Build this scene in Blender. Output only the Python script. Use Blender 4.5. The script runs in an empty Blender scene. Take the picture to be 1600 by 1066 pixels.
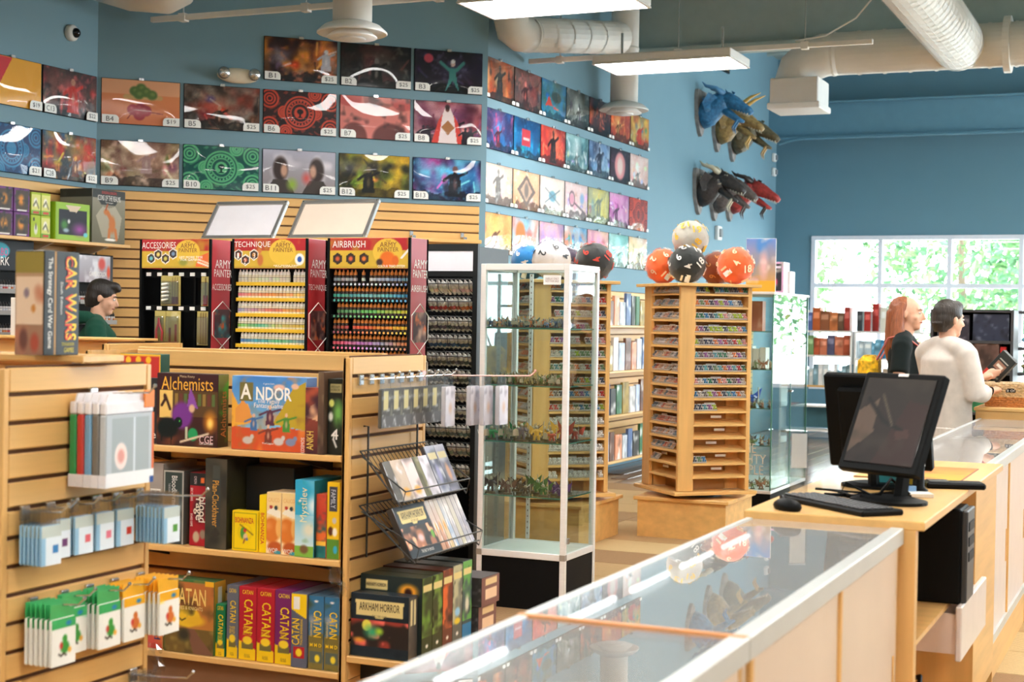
import bpy, math, random
import numpy as np
from math import sin, cos, pi, radians as rad
from mathutils import Matrix, Vector

# ------------------------------------------------------------------ camera, world, exposure
SC = bpy.context.scene
COL = SC.collection
cam_d = bpy.data.cameras.new('camera'); cam = bpy.data.objects.new('camera', cam_d); COL.objects.link(cam)
yaw, pit, rol = .417414, -.013783, .016716
F_ = Vector((-sin(yaw)*cos(pit), cos(yaw)*cos(pit), sin(pit))); R_ = Vector((cos(yaw), sin(yaw), 0)); U_ = R_.cross(F_)
R_ = R_*cos(rol) + U_*sin(rol); U_ = R_.cross(F_)
mw = Matrix((R_, U_, -F_)).transposed().to_4x4(); mw.translation = (0, 0, 1.53)
cam.matrix_world = mw
cam_d.sensor_width = 36; cam_d.lens = 2359.165*36/1600; cam_d.clip_start = .05
cam_d.dof.use_dof = True; cam_d.dof.focus_distance = 8.0; cam_d.dof.aperture_fstop = 4.5
SC.camera = cam
W = bpy.data.worlds.new('sky'); SC.world = W; W.use_nodes = True
wn = W.node_tree.nodes; bg = wn['Background']
bg.inputs['Color'].default_value = (.86, .93, 1, 1); bg.inputs['Strength'].default_value = 8.0
vs = SC.view_settings; vs.view_transform = 'Standard'; vs.look = 'None'; vs.gamma = 1; vs.use_curve_mapping = False
vs.exposure = 1.2
SC.cycles.transparent_max_bounces = 24; SC.cycles.max_bounces = 8; SC.cycles.diffuse_bounces = 5
SC.cycles.sample_clamp_indirect = 6; SC.cycles.caustics_reflective = False; SC.cycles.caustics_refractive = False
PANEL_POWER = 15.0       # radiance of the ceiling light diffusers
def portal(loc, rot, sx, sy):
    l = bpy.data.lights.new('window_portal', 'AREA'); l.shape = 'RECTANGLE'; l.size = sx; l.size_y = sy; l.cycles.is_portal = True
    o = bpy.data.objects.new('window_portal', l); COL.objects.link(o); o.location = loc; o.rotation_euler = rot
portal((-.6, 22.1, 1.75), (-pi/2, 0, 0), 8.8, 2.3)
portal((7.3, 17.2, 2.35), (0, pi/2, 0), 3.8, 7.6)

# ------------------------------------------------------------------ helpers
def lin(c):
    return tuple((x/255/12.92 if x/255 <= .04045 else ((x/255+.055)/1.055)**2.4) for x in c)
_mats = {}
def nodes_of(name):
    m = bpy.data.materials.new(name); m.use_nodes = True
    return m, m.node_tree.nodes, m.node_tree.links, m.node_tree.nodes['Principled BSDF']
def M(name, col=(200, 200, 200), rough=.5, metal=0, noise=.08, scale=9, coat=0, emit=0, src='col', stretch=(1, 1, 1), bump=0, sheen=0, detail=3, spec=.5):
    """noise-mottled surface; src: 'col' fixed colour, 'attr' printed colour attribute, 'obj' per-object colour"""
    if name in _mats: return _mats[name]
    m, n, l, b = nodes_of(name)
    tc = n.new('ShaderNodeTexCoord'); mp = n.new('ShaderNodeMapping'); mp.inputs['Scale'].default_value = stretch
    nz = n.new('ShaderNodeTexNoise'); nz.inputs['Scale'].default_value = scale; nz.inputs['Detail'].default_value = detail
    l.new(tc.outputs['Object'], mp.inputs[0]); l.new(mp.outputs[0], nz.inputs['Vector'])
    mr = n.new('ShaderNodeMapRange'); mr.inputs['To Min'].default_value = 1-noise*1.6; mr.inputs['To Max'].default_value = 1+noise*1.6
    mr.inputs['From Min'].default_value = .2; mr.inputs['From Max'].default_value = .8
    l.new(nz.outputs['Fac'], mr.inputs['Value'])
    mx = n.new('ShaderNodeMix'); mx.data_type = 'RGBA'; mx.blend_type = 'MULTIPLY'; mx.inputs['Factor'].default_value = 1
    if src == 'attr':
        a = n.new('ShaderNodeAttribute'); a.attribute_name = 'Col'; l.new(a.outputs['Color'], mx.inputs['A'])
    elif src == 'obj':
        a = n.new('ShaderNodeObjectInfo'); l.new(a.outputs['Color'], mx.inputs['A'])
    else: mx.inputs['A'].default_value = (*lin(col), 1)
    l.new(mr.outputs[0], mx.inputs['B']); l.new(mx.outputs['Result'], b.inputs['Base Color'])
    b.inputs['Roughness'].default_value = rough; b.inputs['Metallic'].default_value = metal
    b.inputs['Specular IOR Level'].default_value = spec; b.inputs['Coat Weight'].default_value = coat; b.inputs['Coat Roughness'].default_value = .06
    b.inputs['Sheen Weight'].default_value = sheen
    if emit:
        l.new(mx.outputs['Result'], b.inputs['Emission Color']); b.inputs['Emission Strength'].default_value = emit
    if bump:
        bp = n.new('ShaderNodeBump'); bp.inputs['Strength'].default_value = bump; bp.inputs['Distance'].default_value = .01
        l.new(nz.outputs['Fac'], bp.inputs['Height']); l.new(bp.outputs[0], b.inputs['Normal'])
    _mats[name] = m
    return m
def glass_mat(name, tint=(235, 245, 242), ior=1.5, rough=.0, extra=0.0, power=4.2, haze=0):
    """clear sheet: transparent, with a Fresnel mirror on top"""
    m, n, l, b = nodes_of(name); n.remove(b); out = n['Material Output']
    t = n.new('ShaderNodeBsdfTransparent'); t.inputs[0].default_value = (*lin(tint), 1)
    g = n.new('ShaderNodeBsdfGlossy'); g.inputs['Roughness'].default_value = rough
    f = n.new('ShaderNodeLayerWeight'); f.inputs['Blend'].default_value = .5       # facing: 0 head-on, 1 grazing, same from both sides
    pw = n.new('ShaderNodeMath'); pw.operation = 'POWER'; pw.inputs[1].default_value = power; l.new(f.outputs['Facing'], pw.inputs[0])
    ad = n.new('ShaderNodeMath'); ad.operation = 'MULTIPLY_ADD'; f0 = ((ior-1)/(ior+1))**2+extra; ad.inputs[1].default_value = 1-f0; ad.inputs[2].default_value = f0
    tc = n.new('ShaderNodeTexCoord'); nz = n.new('ShaderNodeTexNoise'); nz.inputs['Scale'].default_value = 2.5
    bp = n.new('ShaderNodeBump'); bp.inputs['Strength'].default_value = .02; bp.inputs['Distance'].default_value = .002
    l.new(tc.outputs['Object'], nz.inputs['Vector']); l.new(nz.outputs['Fac'], bp.inputs['Height']); l.new(bp.outputs[0], g.inputs['Normal'])
    mx = n.new('ShaderNodeMixShader'); l.new(pw.outputs[0], ad.inputs[0]); l.new(ad.outputs[0], mx.inputs[0])
    l.new(t.outputs[0], mx.inputs[1]); l.new(g.outputs[0], mx.inputs[2]); last = mx
    if haze:      # even white haze mixed in, standing in for a paler reflection
        df = n.new('ShaderNodeBsdfDiffuse'); df.inputs['Color'].default_value = (.85, .85, .85, 1); last = n.new('ShaderNodeMixShader'); last.inputs[0].default_value = haze; l.new(mx.outputs[0], last.inputs[1]); l.new(df.outputs[0], last.inputs[2])
    l.new(last.outputs[0], out.inputs['Surface'])
    _mats[name] = m
    return m
def wood_mat(name, col, rough=.42, axis=0, amt=.10):
    st = [9, 9, 9]; st[axis] = .7
    return M(name, col, rough, noise=amt, scale=2.2, stretch=tuple(st), detail=5, coat=.12)
def T(col):   # lettering / flat ink colour
    return M('ink_%02x%02x%02x' % tuple(int(c) for c in col), col, .45, noise=.02)

class MB:
    def __init__(s): s.v = []; s.f = []; s.m = []
    def add(s, v, f, mi=0, X=None):
        k = len(s.v)
        s.v += [tuple(X @ Vector(p)) for p in v] if X is not None else [tuple(p) for p in v]
        s.f += [tuple(i+k for i in q) for q in f]; s.m += [mi]*len(f)
        return s
    def box(s, x0, x1, y0, y1, z0, z1, mi=0, X=None, b=0):
        if b <= 0:
            v = [(x, y, z) for z in (z0, z1) for y in (y0, y1) for x in (x0, x1)]
            return s.add(v, [(0, 2, 3, 1), (4, 5, 7, 6), (0, 1, 5, 4), (2, 6, 7, 3), (0, 4, 6, 2), (1, 3, 7, 5)], mi, X)
        v = []; id = {}
        for i, x in enumerate((x0, x1)):
            for j, y in enumerate((y0, y1)):
                for k, z in enumerate((z0, z1)):
                    dx, dy, dz = (b if i == 0 else -b), (b if j == 0 else -b), (b if k == 0 else -b)
                    for a, p in enumerate(((x, y+dy, z+dz), (x+dx, y, z+dz), (x+dx, y+dy, z))):
                        id[i, j, k, a] = len(v); v.append(p)
        f = []
        for i in (0, 1):
            q = [id[i, 0, 0, 0], id[i, 1, 0, 0], id[i, 1, 1, 0], id[i, 0, 1, 0]]; f.append(q if i else q[::-1])
            q = [id[0, i, 0, 1], id[0, i, 1, 1], id[1, i, 1, 1], id[1, i, 0, 1]]; f.append(q if i else q[::-1])
            q = [id[0, 0, i, 2], id[1, 0, i, 2], id[1, 1, i, 2], id[0, 1, i, 2]]; f.append(q if i else q[::-1])
        for a in (0, 1):
            for c in (0, 1):
                s1 = (a == c)
                q = [id[a, c, 0, 0], id[a, c, 1, 0], id[a, c, 1, 1], id[a, c, 0, 1]]; f.append(q if not s1 else q[::-1])
                q = [id[a, 0, c, 0], id[a, 1, c, 0], id[a, 1, c, 2], id[a, 0, c, 2]]; f.append(q if s1 else q[::-1])
                q = [id[0, a, c, 1], id[1, a, c, 1], id[1, a, c, 2], id[0, a, c, 2]]; f.append(q if not s1 else q[::-1])
        for (i, j, k) in [(i, j, k) for i in (0, 1) for j in (0, 1) for k in (0, 1)]:
            q = [id[i, j, k, 0], id[i, j, k, 1], id[i, j, k, 2]]; f.append(q if (i+j+k) % 2 else q[::-1])
        return s.add(v, f, mi, X)
    def tube(s, pts, r, n=8, mi=0, cap=True, X=None, sq=1.0):
        """sweep a circle (radius r, or one per point) along pts; sq squashes the second axis"""
        P = [Vector(p) for p in pts]; rr = r if isinstance(r, (list, tuple)) else [r]*len(P)
        v = []; f = []; prev = None
        for i, p in enumerate(P):
            d = (P[min(i+1, len(P)-1)]-P[max(i-1, 0)]).normalized()
            if prev is None:
                a = Vector((0, 0, 1)) if abs(d.z) < .9 else Vector((1, 0, 0)); e1 = d.cross(a).normalized()
            else: e1 = (prev-d*prev.dot(d)).normalized()
            e2 = d.cross(e1); prev = e1
            for k in range(n):
                t = 2*pi*k/n; v.append(p+e1*cos(t)*rr[i]+e2*sin(t)*rr[i]*sq)
        for i in range(len(P)-1):
            for k in range(n): f.append((i*n+k, i*n+(k+1) % n, (i+1)*n+(k+1) % n, (i+1)*n+k))
        if cap: f.append(tuple(range(n))[::-1]); f.append(tuple((len(P)-1)*n+k for k in range(n)))
        return s.add(v, f, mi, X)
    def lathe(s, prof, n=16, mi=0, c=(0, 0, 0), X=None, sy=1):
        v = []; f = []
        for r, z in prof:
            for k in range(n): t = 2*pi*k/n; v.append((c[0]+r*cos(t), c[1]+r*sin(t)*sy, c[2]+z))
        for i in range(len(prof)-1):
            for k in range(n): f.append((i*n+k, i*n+(k+1) % n, (i+1)*n+(k+1) % n, (i+1)*n+k))
        if prof[0][0] > 1e-5: f.append(tuple(range(n))[::-1])
        if prof[-1][0] > 1e-5: f.append(tuple((len(prof)-1)*n+k for k in range(n)))
        return s.add(v, f, mi, X)
    def prism(s, poly, h0, h1, mi=0, X=None):
        n = len(poly); v = [(x, y, h0) for x, y in poly]+[(x, y, h1) for x, y in poly]
        f = [tuple(range(n))[::-1], tuple(range(n, 2*n))]+[(i, (i+1) % n, n+(i+1) % n, n+i) for i in range(n)]
        return s.add(v, f, mi, X)
    def ball(s, c, r, n=10, mi=0, X=None):
        rx, ry, rz = r if isinstance(r, (tuple, list)) else (r, r, r); v = [(c[0], c[1], c[2]-rz)]; f = []; m = max(4, n//2)
        for i in range(1, m):
            a = -pi/2+pi*i/m
            for k in range(n): t = 2*pi*k/n; v.append((c[0]+rx*cos(a)*cos(t), c[1]+ry*cos(a)*sin(t), c[2]+rz*sin(a)))
        v.append((c[0], c[1], c[2]+rz)); L = len(v)-1
        for k in range(n):
            f.append((0, 1+(k+1) % n, 1+k)); f.append((L, L-n+k, L-n+(k+1) % n))
            for i in range(m-2): f.append((1+i*n+k, 1+i*n+(k+1) % n, 1+(i+1)*n+(k+1) % n, 1+(i+1)*n+k))
        return s.add(v, f, mi, X)
    def mesh(s, name, mats, smooth=False):
        me = bpy.data.meshes.new(name); me.from_pydata(s.v, [], s.f)
        for m in (mats if isinstance(mats, (list, tuple)) else [mats]): me.materials.append(m)
        if any(s.m): me.polygons.foreach_set('material_index', s.m)
        if smooth: me.polygons.foreach_set('use_smooth', [True]*len(s.f))
        me.update(); return me
    def build(s, name, mats, parent=None, loc=None, rz=0, smooth=False, color=None):
        return ob(name, s.mesh(name, mats, smooth), parent, loc, rz, color)
def ob(name, me, parent=None, loc=None, rz=0, color=None, X=None):
    o = bpy.data.objects.new(name, me); COL.objects.link(o)
    if parent is not None: o.parent = parent
    if loc is not None: o.location = loc
    if rz: o.rotation_euler = (0, 0, rz)
    if color is not None: o.color = (*lin(color), 1)
    if X is not None: o.matrix_basis = X
    return o
def tag(o, label, cat, group=None):
    o['label'] = label; o['category'] = cat
    if group: o['group'] = group
    return o
def thing(name, label, cat, loc=(0, 0, 0), rz=0, group=None):
    o = bpy.data.objects.new(name, None); COL.objects.link(o); o.location = loc; o.rotation_euler = (0, 0, rz); o.empty_display_size = .05
    return tag(o, label, cat, group)
def struct(o, label=None):
    o['kind'] = 'structure'
    if label: o['label'] = label
    return o
def dup(root, loc, rz=None, label=None, group=None, color=None, kids=True):
    r = root.copy(); COL.objects.link(r); r.location = loc
    if rz is not None: r.rotation_euler = (0, 0, rz)
    if label: r['label'] = label
    if group: r['group'] = group
    if color is not None: r.color = (*lin(color), 1)
    for ch in (root.children if kids else ()):
        c = ch.copy(); COL.objects.link(c); c.parent = r
        if color is not None: c.color = (*lin(color), 1)
        for g in ch.children:
            d = g.copy(); COL.objects.link(d); d.parent = c
    return r

# ---- printed pictures: drawn in code into a small colour grid, laid on real sheets as a colour attribute
def vnoise(h, w, cells, rng, asp=None):
    cx = max(1, int(cells*(asp or w/h))); cy = max(1, int(cells)); g = rng.random((cy+2, cx+2))
    y = np.linspace(0, cy, h, endpoint=False); x = np.linspace(0, cx, w, endpoint=False)
    yi = y.astype(int); xi = x.astype(int); fy = (y-yi)[:, None]; fx = (x-xi)[None, :]; fy = fy*fy*(3-2*fy); fx = fx*fx*(3-2*fx)
    a = g[np.ix_(yi, xi)]; b = g[np.ix_(yi, xi+1)]; c = g[np.ix_(yi+1, xi)]; d = g[np.ix_(yi+1, xi+1)]
    return (a*(1-fx)+b*fx)*(1-fy)+(c*(1-fx)+d*fx)*fy
class Art:
    """w x h colour grid; u right 0..1, v up 0..1; colours 0..255 sRGB"""
    def __init__(s, W, H, px, seed=0, bg=(255, 255, 255)):
        s.w = max(3, int(W/px)); s.h = max(3, int(H/px)); s.A = W/H
        s.u, s.v = np.meshgrid(np.linspace(0, 1, s.w), np.linspace(0, 1, s.h)); s.rng = np.random.default_rng(seed)
        s.p = np.empty((s.h, s.w, 3)); s.p[:] = bg; s.e = 1.0/max(s.w, s.h)
    def mix(s, a, col): a = np.clip(a, 0, 1)[..., None]; s.p = s.p*(1-a)+np.array(col, float)*a; return s
    def grad(s, top, bot): t = s.v[..., None]; s.p = np.array(bot, float)*(1-t)+np.array(top, float)*t; return s
    def rect(s, u0, v0, u1, v1, col): return s.mix(((s.u >= u0) & (s.u <= u1) & (s.v >= v0) & (s.v <= v1))*1., col)
    def ell(s, cu, cv, ru, rv, col, soft=.15, a=1):
        d = np.sqrt(((s.u-cu)/ru)**2+((s.v-cv)/rv)**2); return s.mix(np.clip((1-d)/soft, 0, 1)*a, col)
    def ring(s, cu, cv, r, t, col, a=1):
        d = np.sqrt(((s.u-cu)*s.A)**2+(s.v-cv)**2); return s.mix(np.clip((t-abs(d-r))/s.e/1.5+.5, 0, 1)*a, col)
    def poly(s, pts, col, a=1):
        ins = np.zeros(s.u.shape, bool); n = len(pts)
        for i in range(n):
            x0, y0 = pts[i]; x1, y1 = pts[(i+1) % n]
            if y0 == y1: continue
            c = (y0 > s.v) != (y1 > s.v); ins ^= c & (s.u < (x1-x0)*(s.v-y0)/(y1-y0)+x0)
        return s.mix(ins*a, col)
    def line(s, pts, t, col, a=1):
        for (x0, y0), (x1, y1) in zip(pts, pts[1:]):
            dx, dy = (x1-x0)*s.A, y1-y0; L = dx*dx+dy*dy+1e-9; px, py = (s.u-x0)*s.A, s.v-y0
            k = np.clip((px*dx+py*dy)/L, 0, 1); d = np.hypot(px-k*dx, py-k*dy); s.mix(np.clip((t-d)/s.e+.5, 0, 1)*a, col)
        return s
    def cloud(s, cells, col, lo=.5, hi=.75, a=.8, asp=None):
        n = vnoise(s.h, s.w, cells, s.rng, asp)*.6+vnoise(s.h, s.w, cells*2.3, s.rng, asp)*.4; return s.mix((n-lo)/(hi-lo)*a, col)
    def grain(s, amt=8): s.p = np.clip(s.p+s.rng.normal(0, amt, s.p.shape[:2])[..., None], 0, 255); return s
def panel(name, parent, o, u, v, W, H, art, mat, bulge=0, seed=0):
    """printed sheet at corner o spanning u*W, v*H, coloured by art"""
    o = np.array(o, float); u = np.array(u, float); v = np.array(v, float); h, w = art.h, art.w
    P = o+art.u[..., None]*u*W+art.v[..., None]*v*H
    if bulge:
        r = np.random.default_rng(seed); n = np.cross(u, v); k = 4*art.u*(1-art.u)*4*art.v*(1-art.v)
        B = (vnoise(h, w, 1.6, r)*1.2+.2)*k*bulge+(art.u*(1-art.u)*2)*bulge*.6; P = P+B[..., None]*n
    idx = np.arange(h*w).reshape(h, w); F = np.stack([idx[:-1, :-1], idx[:-1, 1:], idx[1:, 1:], idx[1:, :-1]], -1).reshape(-1, 4)
    me = bpy.data.meshes.new(name); me.vertices.add(h*w); me.vertices.foreach_set('co', P.reshape(-1))
    me.loops.add(F.size); me.loops.foreach_set('vertex_index', F.reshape(-1)); me.polygons.add(len(F)); me.polygons.foreach_set('loop_start', np.arange(0, F.size, 4))
    a = me.color_attributes.new('Col', 'FLOAT_COLOR', 'POINT'); c = np.clip(art.p, 0, 255)/255
    c = np.where(c <= .04045, c/12.92, ((c+.055)/1.055)**2.4); a.data.foreach_set('color', np.concatenate([c, np.ones((h, w, 1))], -1).reshape(-1))
    if bulge: me.polygons.foreach_set('use_smooth', [True]*len(F))
    me.materials.append(mat); me.update(calc_edges=True)
    return ob(name, me, parent)
ORDN = 'first second third fourth fifth sixth seventh eighth ninth tenth eleventh twelfth thirteenth fourteenth fifteenth sixteenth seventeenth eighteenth nineteenth twentieth'.split()
ORDN += ['twenty-'+s for s in ORDN[:9]]+['thirtieth']+['thirty-'+s for s in ORDN[:9]]+['fortieth']
_txt = {}
def text_mesh(s, col, bold=0.0):
    k = (s, tuple(col), bold)
    if k not in _txt:
        c = bpy.data.curves.new('lettering', 'FONT'); c.body = s; c.resolution_u = 2; c.offset = bold
        c.align_x = 'CENTER'; c.space_line = .8
        t = bpy.data.objects.new('lettering', c); me = bpy.data.meshes.new_from_object(t); bpy.data.objects.remove(t); bpy.data.curves.remove(c)
        n = len(me.vertices); co = np.zeros(n*3); me.vertices.foreach_get('co', co); co = co.reshape(-1, 3)
        lo, hi = co[:, :2].min(0), co[:, :2].max(0); co[:, :2] = (co[:, :2]-(lo+hi)/2)/(hi-lo); co[:, 2] = 0
        me.vertices.foreach_set('co', co.reshape(-1)); me.materials.clear(); me.materials.append(T(col)); me.update(); _txt[k] = me
    return _txt[k]
def letter(parent, s, o, u, v, cx, cy, w, h, col, rot=0, bold=0.0, e=.0008):
    """lettering s, w x h, centred cx, cy along u, v from corner o, standing e proud of the face"""
    u = Vector(u); v = Vector(v); n = u.cross(v); c = Vector(o)+u*cx+v*cy+n*e
    a, b = u*cos(rot)+v*sin(rot), v*cos(rot)-u*sin(rot)
    X = Matrix(((a.x*w, b.x*h, n.x, c.x), (a.y*w, b.y*h, n.y, c.y), (a.z*w, b.z*h, n.z, c.z), (0, 0, 0, 1)))
    q = ob('lettering', text_mesh(s, col, bold), parent, X=X)
    return q

# ------------------------------------------------------------------ materials
wall_m = M('blue_wall_paint', (113, 147, 161), .6, noise=.015, scale=3)
deck_m = M('painted_deck', (168, 184, 182), .7, noise=.03)
white_m = M('white_paint', (232, 231, 228), .45, noise=.02)
duct_m = M('painted_duct', (226, 224, 218), .45, noise=.03, scale=5)
maple = wood_mat('maple', (226, 178, 108))
maple_z = wood_mat('maple_upright', (224, 175, 106), axis=2)
maple_y = wood_mat('maple_crosswise', (226, 178, 108), axis=1)
groove_m = M('slat_groove', (96, 62, 38), .8, noise=.1)
black_m = M('black_metal', (24, 26, 26), .4, noise=.1)
blackp = M('black_plastic', (13, 14, 15), .5, noise=.08, spec=.12)
sleeve_f = glass_mat('sleeve_film', (252, 252, 252), 1.4, rough=.025)
alu = M('aluminium', (232, 230, 227), .35, metal=.1, noise=.03, stretch=(1, 1, 14))
silver_m = M('brushed_silver', (176, 174, 172), .3, metal=.7, noise=.05, stretch=(1, 1, 14))
chrome = M('chrome_wire', (205, 205, 205), .22, metal=.9, noise=.02)
print_m = M('printed_sheet', src='attr', rough=.45, noise=.015, spec=.25, coat=.05)
gloss_m = M('printed_gloss', src='attr', rough=.42, noise=.015, spec=.25, coat=.08)
tint_m = M('tinted_plastic', src='obj', rough=.35, noise=.06, coat=.3)
cloth_m = M('tinted_plush', src='obj', rough=.9, noise=.12, scale=60, sheen=.5, bump=.3)
glass = glass_mat('clear_glass', (244, 250, 248), 1.45)
glass_top = glass_mat('counter_glass', (246, 249, 248), 1.6, extra=.04, power=2.7, haze=.13)
win_glass = glass_mat('window_glass', (246, 250, 250), 1.45)
film = glass_mat('clear_film', (238, 240, 242), 1.5, rough=.12, extra=.08)
glass_edge = M('green_glass_edge', (72, 128, 112), .15, noise=.05)
rng = random.Random(7)
# ================================================================== THE ROOM
XA, XC, YA, YC, YD, CEIL = -7.71, -5.474, 9.39, 11.626, 21.77, 5.4
XR, YF = 7.2, -4.2
def plank_mats():
    r = []
    for i, c in enumerate(((186, 152, 104), (160, 124, 84), (136, 98, 66), (204, 176, 126))):
        m, n, l, b = nodes_of('carpet_tile_%d' % i)
        tc = n.new('ShaderNodeTexCoord'); wv = n.new('ShaderNodeTexWave'); wv.inputs['Scale'].default_value = 14; wv.inputs['Distortion'].default_value = 3.5
        wv.inputs['Detail'].default_value = 3; wv.bands_direction = 'Y'
        nz = n.new('ShaderNodeTexNoise'); nz.inputs['Scale'].default_value = 120
        mx = n.new('ShaderNodeMix'); mx.data_type = 'RGBA'; mx.inputs['A'].default_value = (*lin(c), 1); mx.inputs['B'].default_value = (*lin(tuple(x*.66 for x in c)), 1)
        mt = n.new('ShaderNodeMath'); mt.operation = 'MULTIPLY'; l.new(tc.outputs['Object'], wv.inputs['Vector']); l.new(tc.outputs['Object'], nz.inputs['Vector'])
        l.new(wv.outputs['Fac'], mt.inputs[0]); l.new(nz.outputs['Fac'], mt.inputs[1]); l.new(mt.outputs[0], mx.inputs['Factor'])
        l.new(mx.outputs['Result'], b.inputs['Base Color']); b.inputs['Roughness'].default_value = .95; r.append(m)
    return r
carpet = plank_mats()
floor = struct(MB().box(XA-.2, XR, YF, YD, -.12, -.012).build('floor', M('subfloor', (150, 122, 90), .9, noise=.15)))
tiles = [MB().box(.003, .997, .003, .497, -.012, 0, b=.003).mesh('carpet_tile', m) for m in carpet]
for i in range(9):
    for j in range(40):
        x, y = -5.9+i*1.0, 1.0+j*.5
        if y > 13.2 or (x < -4.5 and y < 8) or x > 2.3: continue
        ob('carpet_tile', tiles[rng.choice((0, 0, 0, 1, 1, 2, 3))], floor, (x, y, 0), rz=0)
vinyl = wood_mat('glossy_floor_plank', (150, 124, 104), rough=.14, axis=1, amt=.2)
pl_me = [MB().box(.002, .178, .002, 1.218, -.012, 0, b=.002).mesh('floor_plank', m) for m in (vinyl, wood_mat('glossy_floor_plank_b', (128, 104, 88), .16, 1, .2))]
for i in range(30):
    for j in range(7):
        ob('floor_plank', pl_me[rng.randrange(2)], floor, (-5.45+i*.18, 13.5+j*1.22-(i % 3)*.4 if j else 13.5, 0)) if (j or i % 3 == 0) else None
ceiling = struct(MB().box(XA-.2, XR+.2, YF-.2, YD+.2, CEIL, CEIL+.15).build('ceiling', deck_m))
for i in range(22): MB().box(XA, XR, -.04, .04, -.05, 0, b=.01).build('deck_rib', deck_m, ceiling, (0, -3+i*1.15, CEIL))
# walls
wl = struct(MB().box(XA-.15, XA, YF, YA, 0, CEIL).build('wall_left', wall_m))
s2 = math.sqrt(2); LB = (XC-XA)*s2
wb = struct(MB().box(-.1, LB+.05, 0, .15, 0, CEIL).build('wall_corner', wall_m, None, (XA, YA, 0), pi/4))
wc = struct(MB().box(XC-.15, XC, YC+.02, YD, 0, CEIL).build('wall_side', wall_m))
WX0, WX1, WZ0, WZ1 = -4.92, 3.72, .62, 2.81
wd = struct(MB().box(XC-.15, WX0, YD, YD+.2, 0, CEIL).box(WX1, XR+.2, YD, YD+.2, 0, CEIL).box(WX0, WX1, YD, YD+.2, 0, WZ0).box(WX0, WX1, YD, YD+.2, WZ1, CEIL)
            .build('wall_back', M('back_wall_paint', (98, 138, 156), .6, noise=.015, scale=3)))
wr = struct(MB().box(XR, XR+.2, YF, 13.5, 0, CEIL).box(XR, XR+.2, 21, YD, 0, CEIL).box(XR, XR+.2, 13.5, 21, 0, .4).box(XR, XR+.2, 13.5, 21, 4.3, CEIL).build('wall_right', wall_m))
struct(MB().box(XA-.2, XR+.2, YF-.2, YF, 0, CEIL).build('wall_front', M('warm_white_wall', (214, 212, 204), .7, noise=.02)))
frame_w = M('white_window_frame', (222, 226, 236), .35, noise=.02)
def window(name, along, x0, x1, z0, z1, off, n, trans):
    """mullioned window; along 'x' or 'y'"""
    e = struct(bpy.data.objects.new(name, None)); COL.objects.link(e)
    def bar(nm, a0, a1, c0, c1, d0, d1, m):
        mb = MB()
        mb.box(a0, a1, off+d0, off+d1, c0, c1) if along == 'x' else mb.box(off+d0, off+d1, a0, a1, c0, c1)
        mb.build(nm, m, e)
    step = (x1-x0)/n; hz = [z0]+list(trans)+[z1]
    for i in range(n+1): bar('mullion', x0+i*step-.03, x0+i*step+.03, z0, z1, -.02, .1, frame_w)
    for i, z in enumerate(hz): bar('window_sill' if i == 0 else 'transom', x0-.03, x1+.03, z-.03, z+.03, -.025, .1, frame_w)
    for i in range(n):
        for a, c in zip(hz, hz[1:]): bar('pane', x0+i*step+.03, x0+(i+1)*step-.03, a+.03, c-.03, .04, .046, win_glass)
window('window_1', 'x', WX0+.02, WX1-.02, WZ0+.02, WZ1-.02, YD, 9, (2.11,))
window('added_window', 'y', 13.52, 20.98, .42, 4.28, XR, 6, (2.2,))  # unseen window, added and sized for the daylight on the side wall
# slat-wall panelling: every slat its own piece
PITCH = .0762
def slats(parent, length, z0, n, M4, depth=.016, mat=maple, back=True, pitch=PITCH, top=None):
    """rows of slats along local x, facing local -y; z0 = underside of the lowest"""
    if back:
        o = MB().box(0, length, -.004, 0, z0, z0+n*pitch).build('slat_backing', groove_m, parent); o.matrix_basis = M4
    me = MB().box(.001, length-.001, -depth, -.003, .006, pitch-.006, b=.003).mesh('slat', mat)
    for i in range(n):
        o = ob('slat', me, parent); o.matrix_basis = M4 @ Matrix.Translation((0, 0, z0+i*pitch))
def frame_xf(origin, rz): return Matrix.Translation(origin) @ Matrix.Rotation(rz, 4, 'Z')
slats(wl, 4.6, 1.12, 18, frame_xf((XA, YA-4.62, 0), pi/2))
slats(wb, LB-.02, 1.12, 18, Matrix.Translation((.01, 0, 0)))
slats(wc, 8.2, .33, 20, frame_xf((XC, 12.4, 0), pi/2))
# wooden ledge closing the right end of the angled panelling
lg = thing('wall_ledge', 'narrow maple ledge on the panelled wall above the dark paint rack', 'shelf', (XA, YA, 0), pi/4)
MB().box(1.95, 3.14, -.12, -.017, 2.17, 2.2, b=.004).build('board', maple, lg)
for x in (2.1, 2.55, 3.0): MB().box(x-.015, x+.015, -.1, -.017, 2.2, 2.222).box(x-.015, x+.015, -.022, -.017, 2.2, 2.26).build('bracket', chrome, lg)
# structural steel under the roof
def ibeam(name, y, z0, z1, mat, x0=XC, x1=XR, fw=.2):
    o = MB().box(x0, x1, y-fw/2, y+fw/2, z0, z0+.025).box(x0, x1, y-fw/2, y+fw/2, z1-.025, z1).box(x0, x1, y-.012, y+.012, z0+.025, z1-.025).build(name, mat)
    return struct(o)
steel = M('blue_painted_steel', (98, 142, 164), .5, noise=.03)
ibeam('trim_1', 21.3, 4.17, 4.68, steel)
MB().tube([(-5.3, 21.22, 4.1), (-5.1, 21.2, 4.15), (-4.9, 21.2, 4.165), (-2, 21.2, 4.165)], .018, 6).build('conduit', steel, bpy.data.objects['trim_1'])
gird = struct(MB().box(XC, XR, 15.25, 15.45, 4.42, CEIL, b=.01).box(XC, XR, 15.15, 15.55, 4.38, 4.42).build('trim_2', deck_m))
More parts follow.
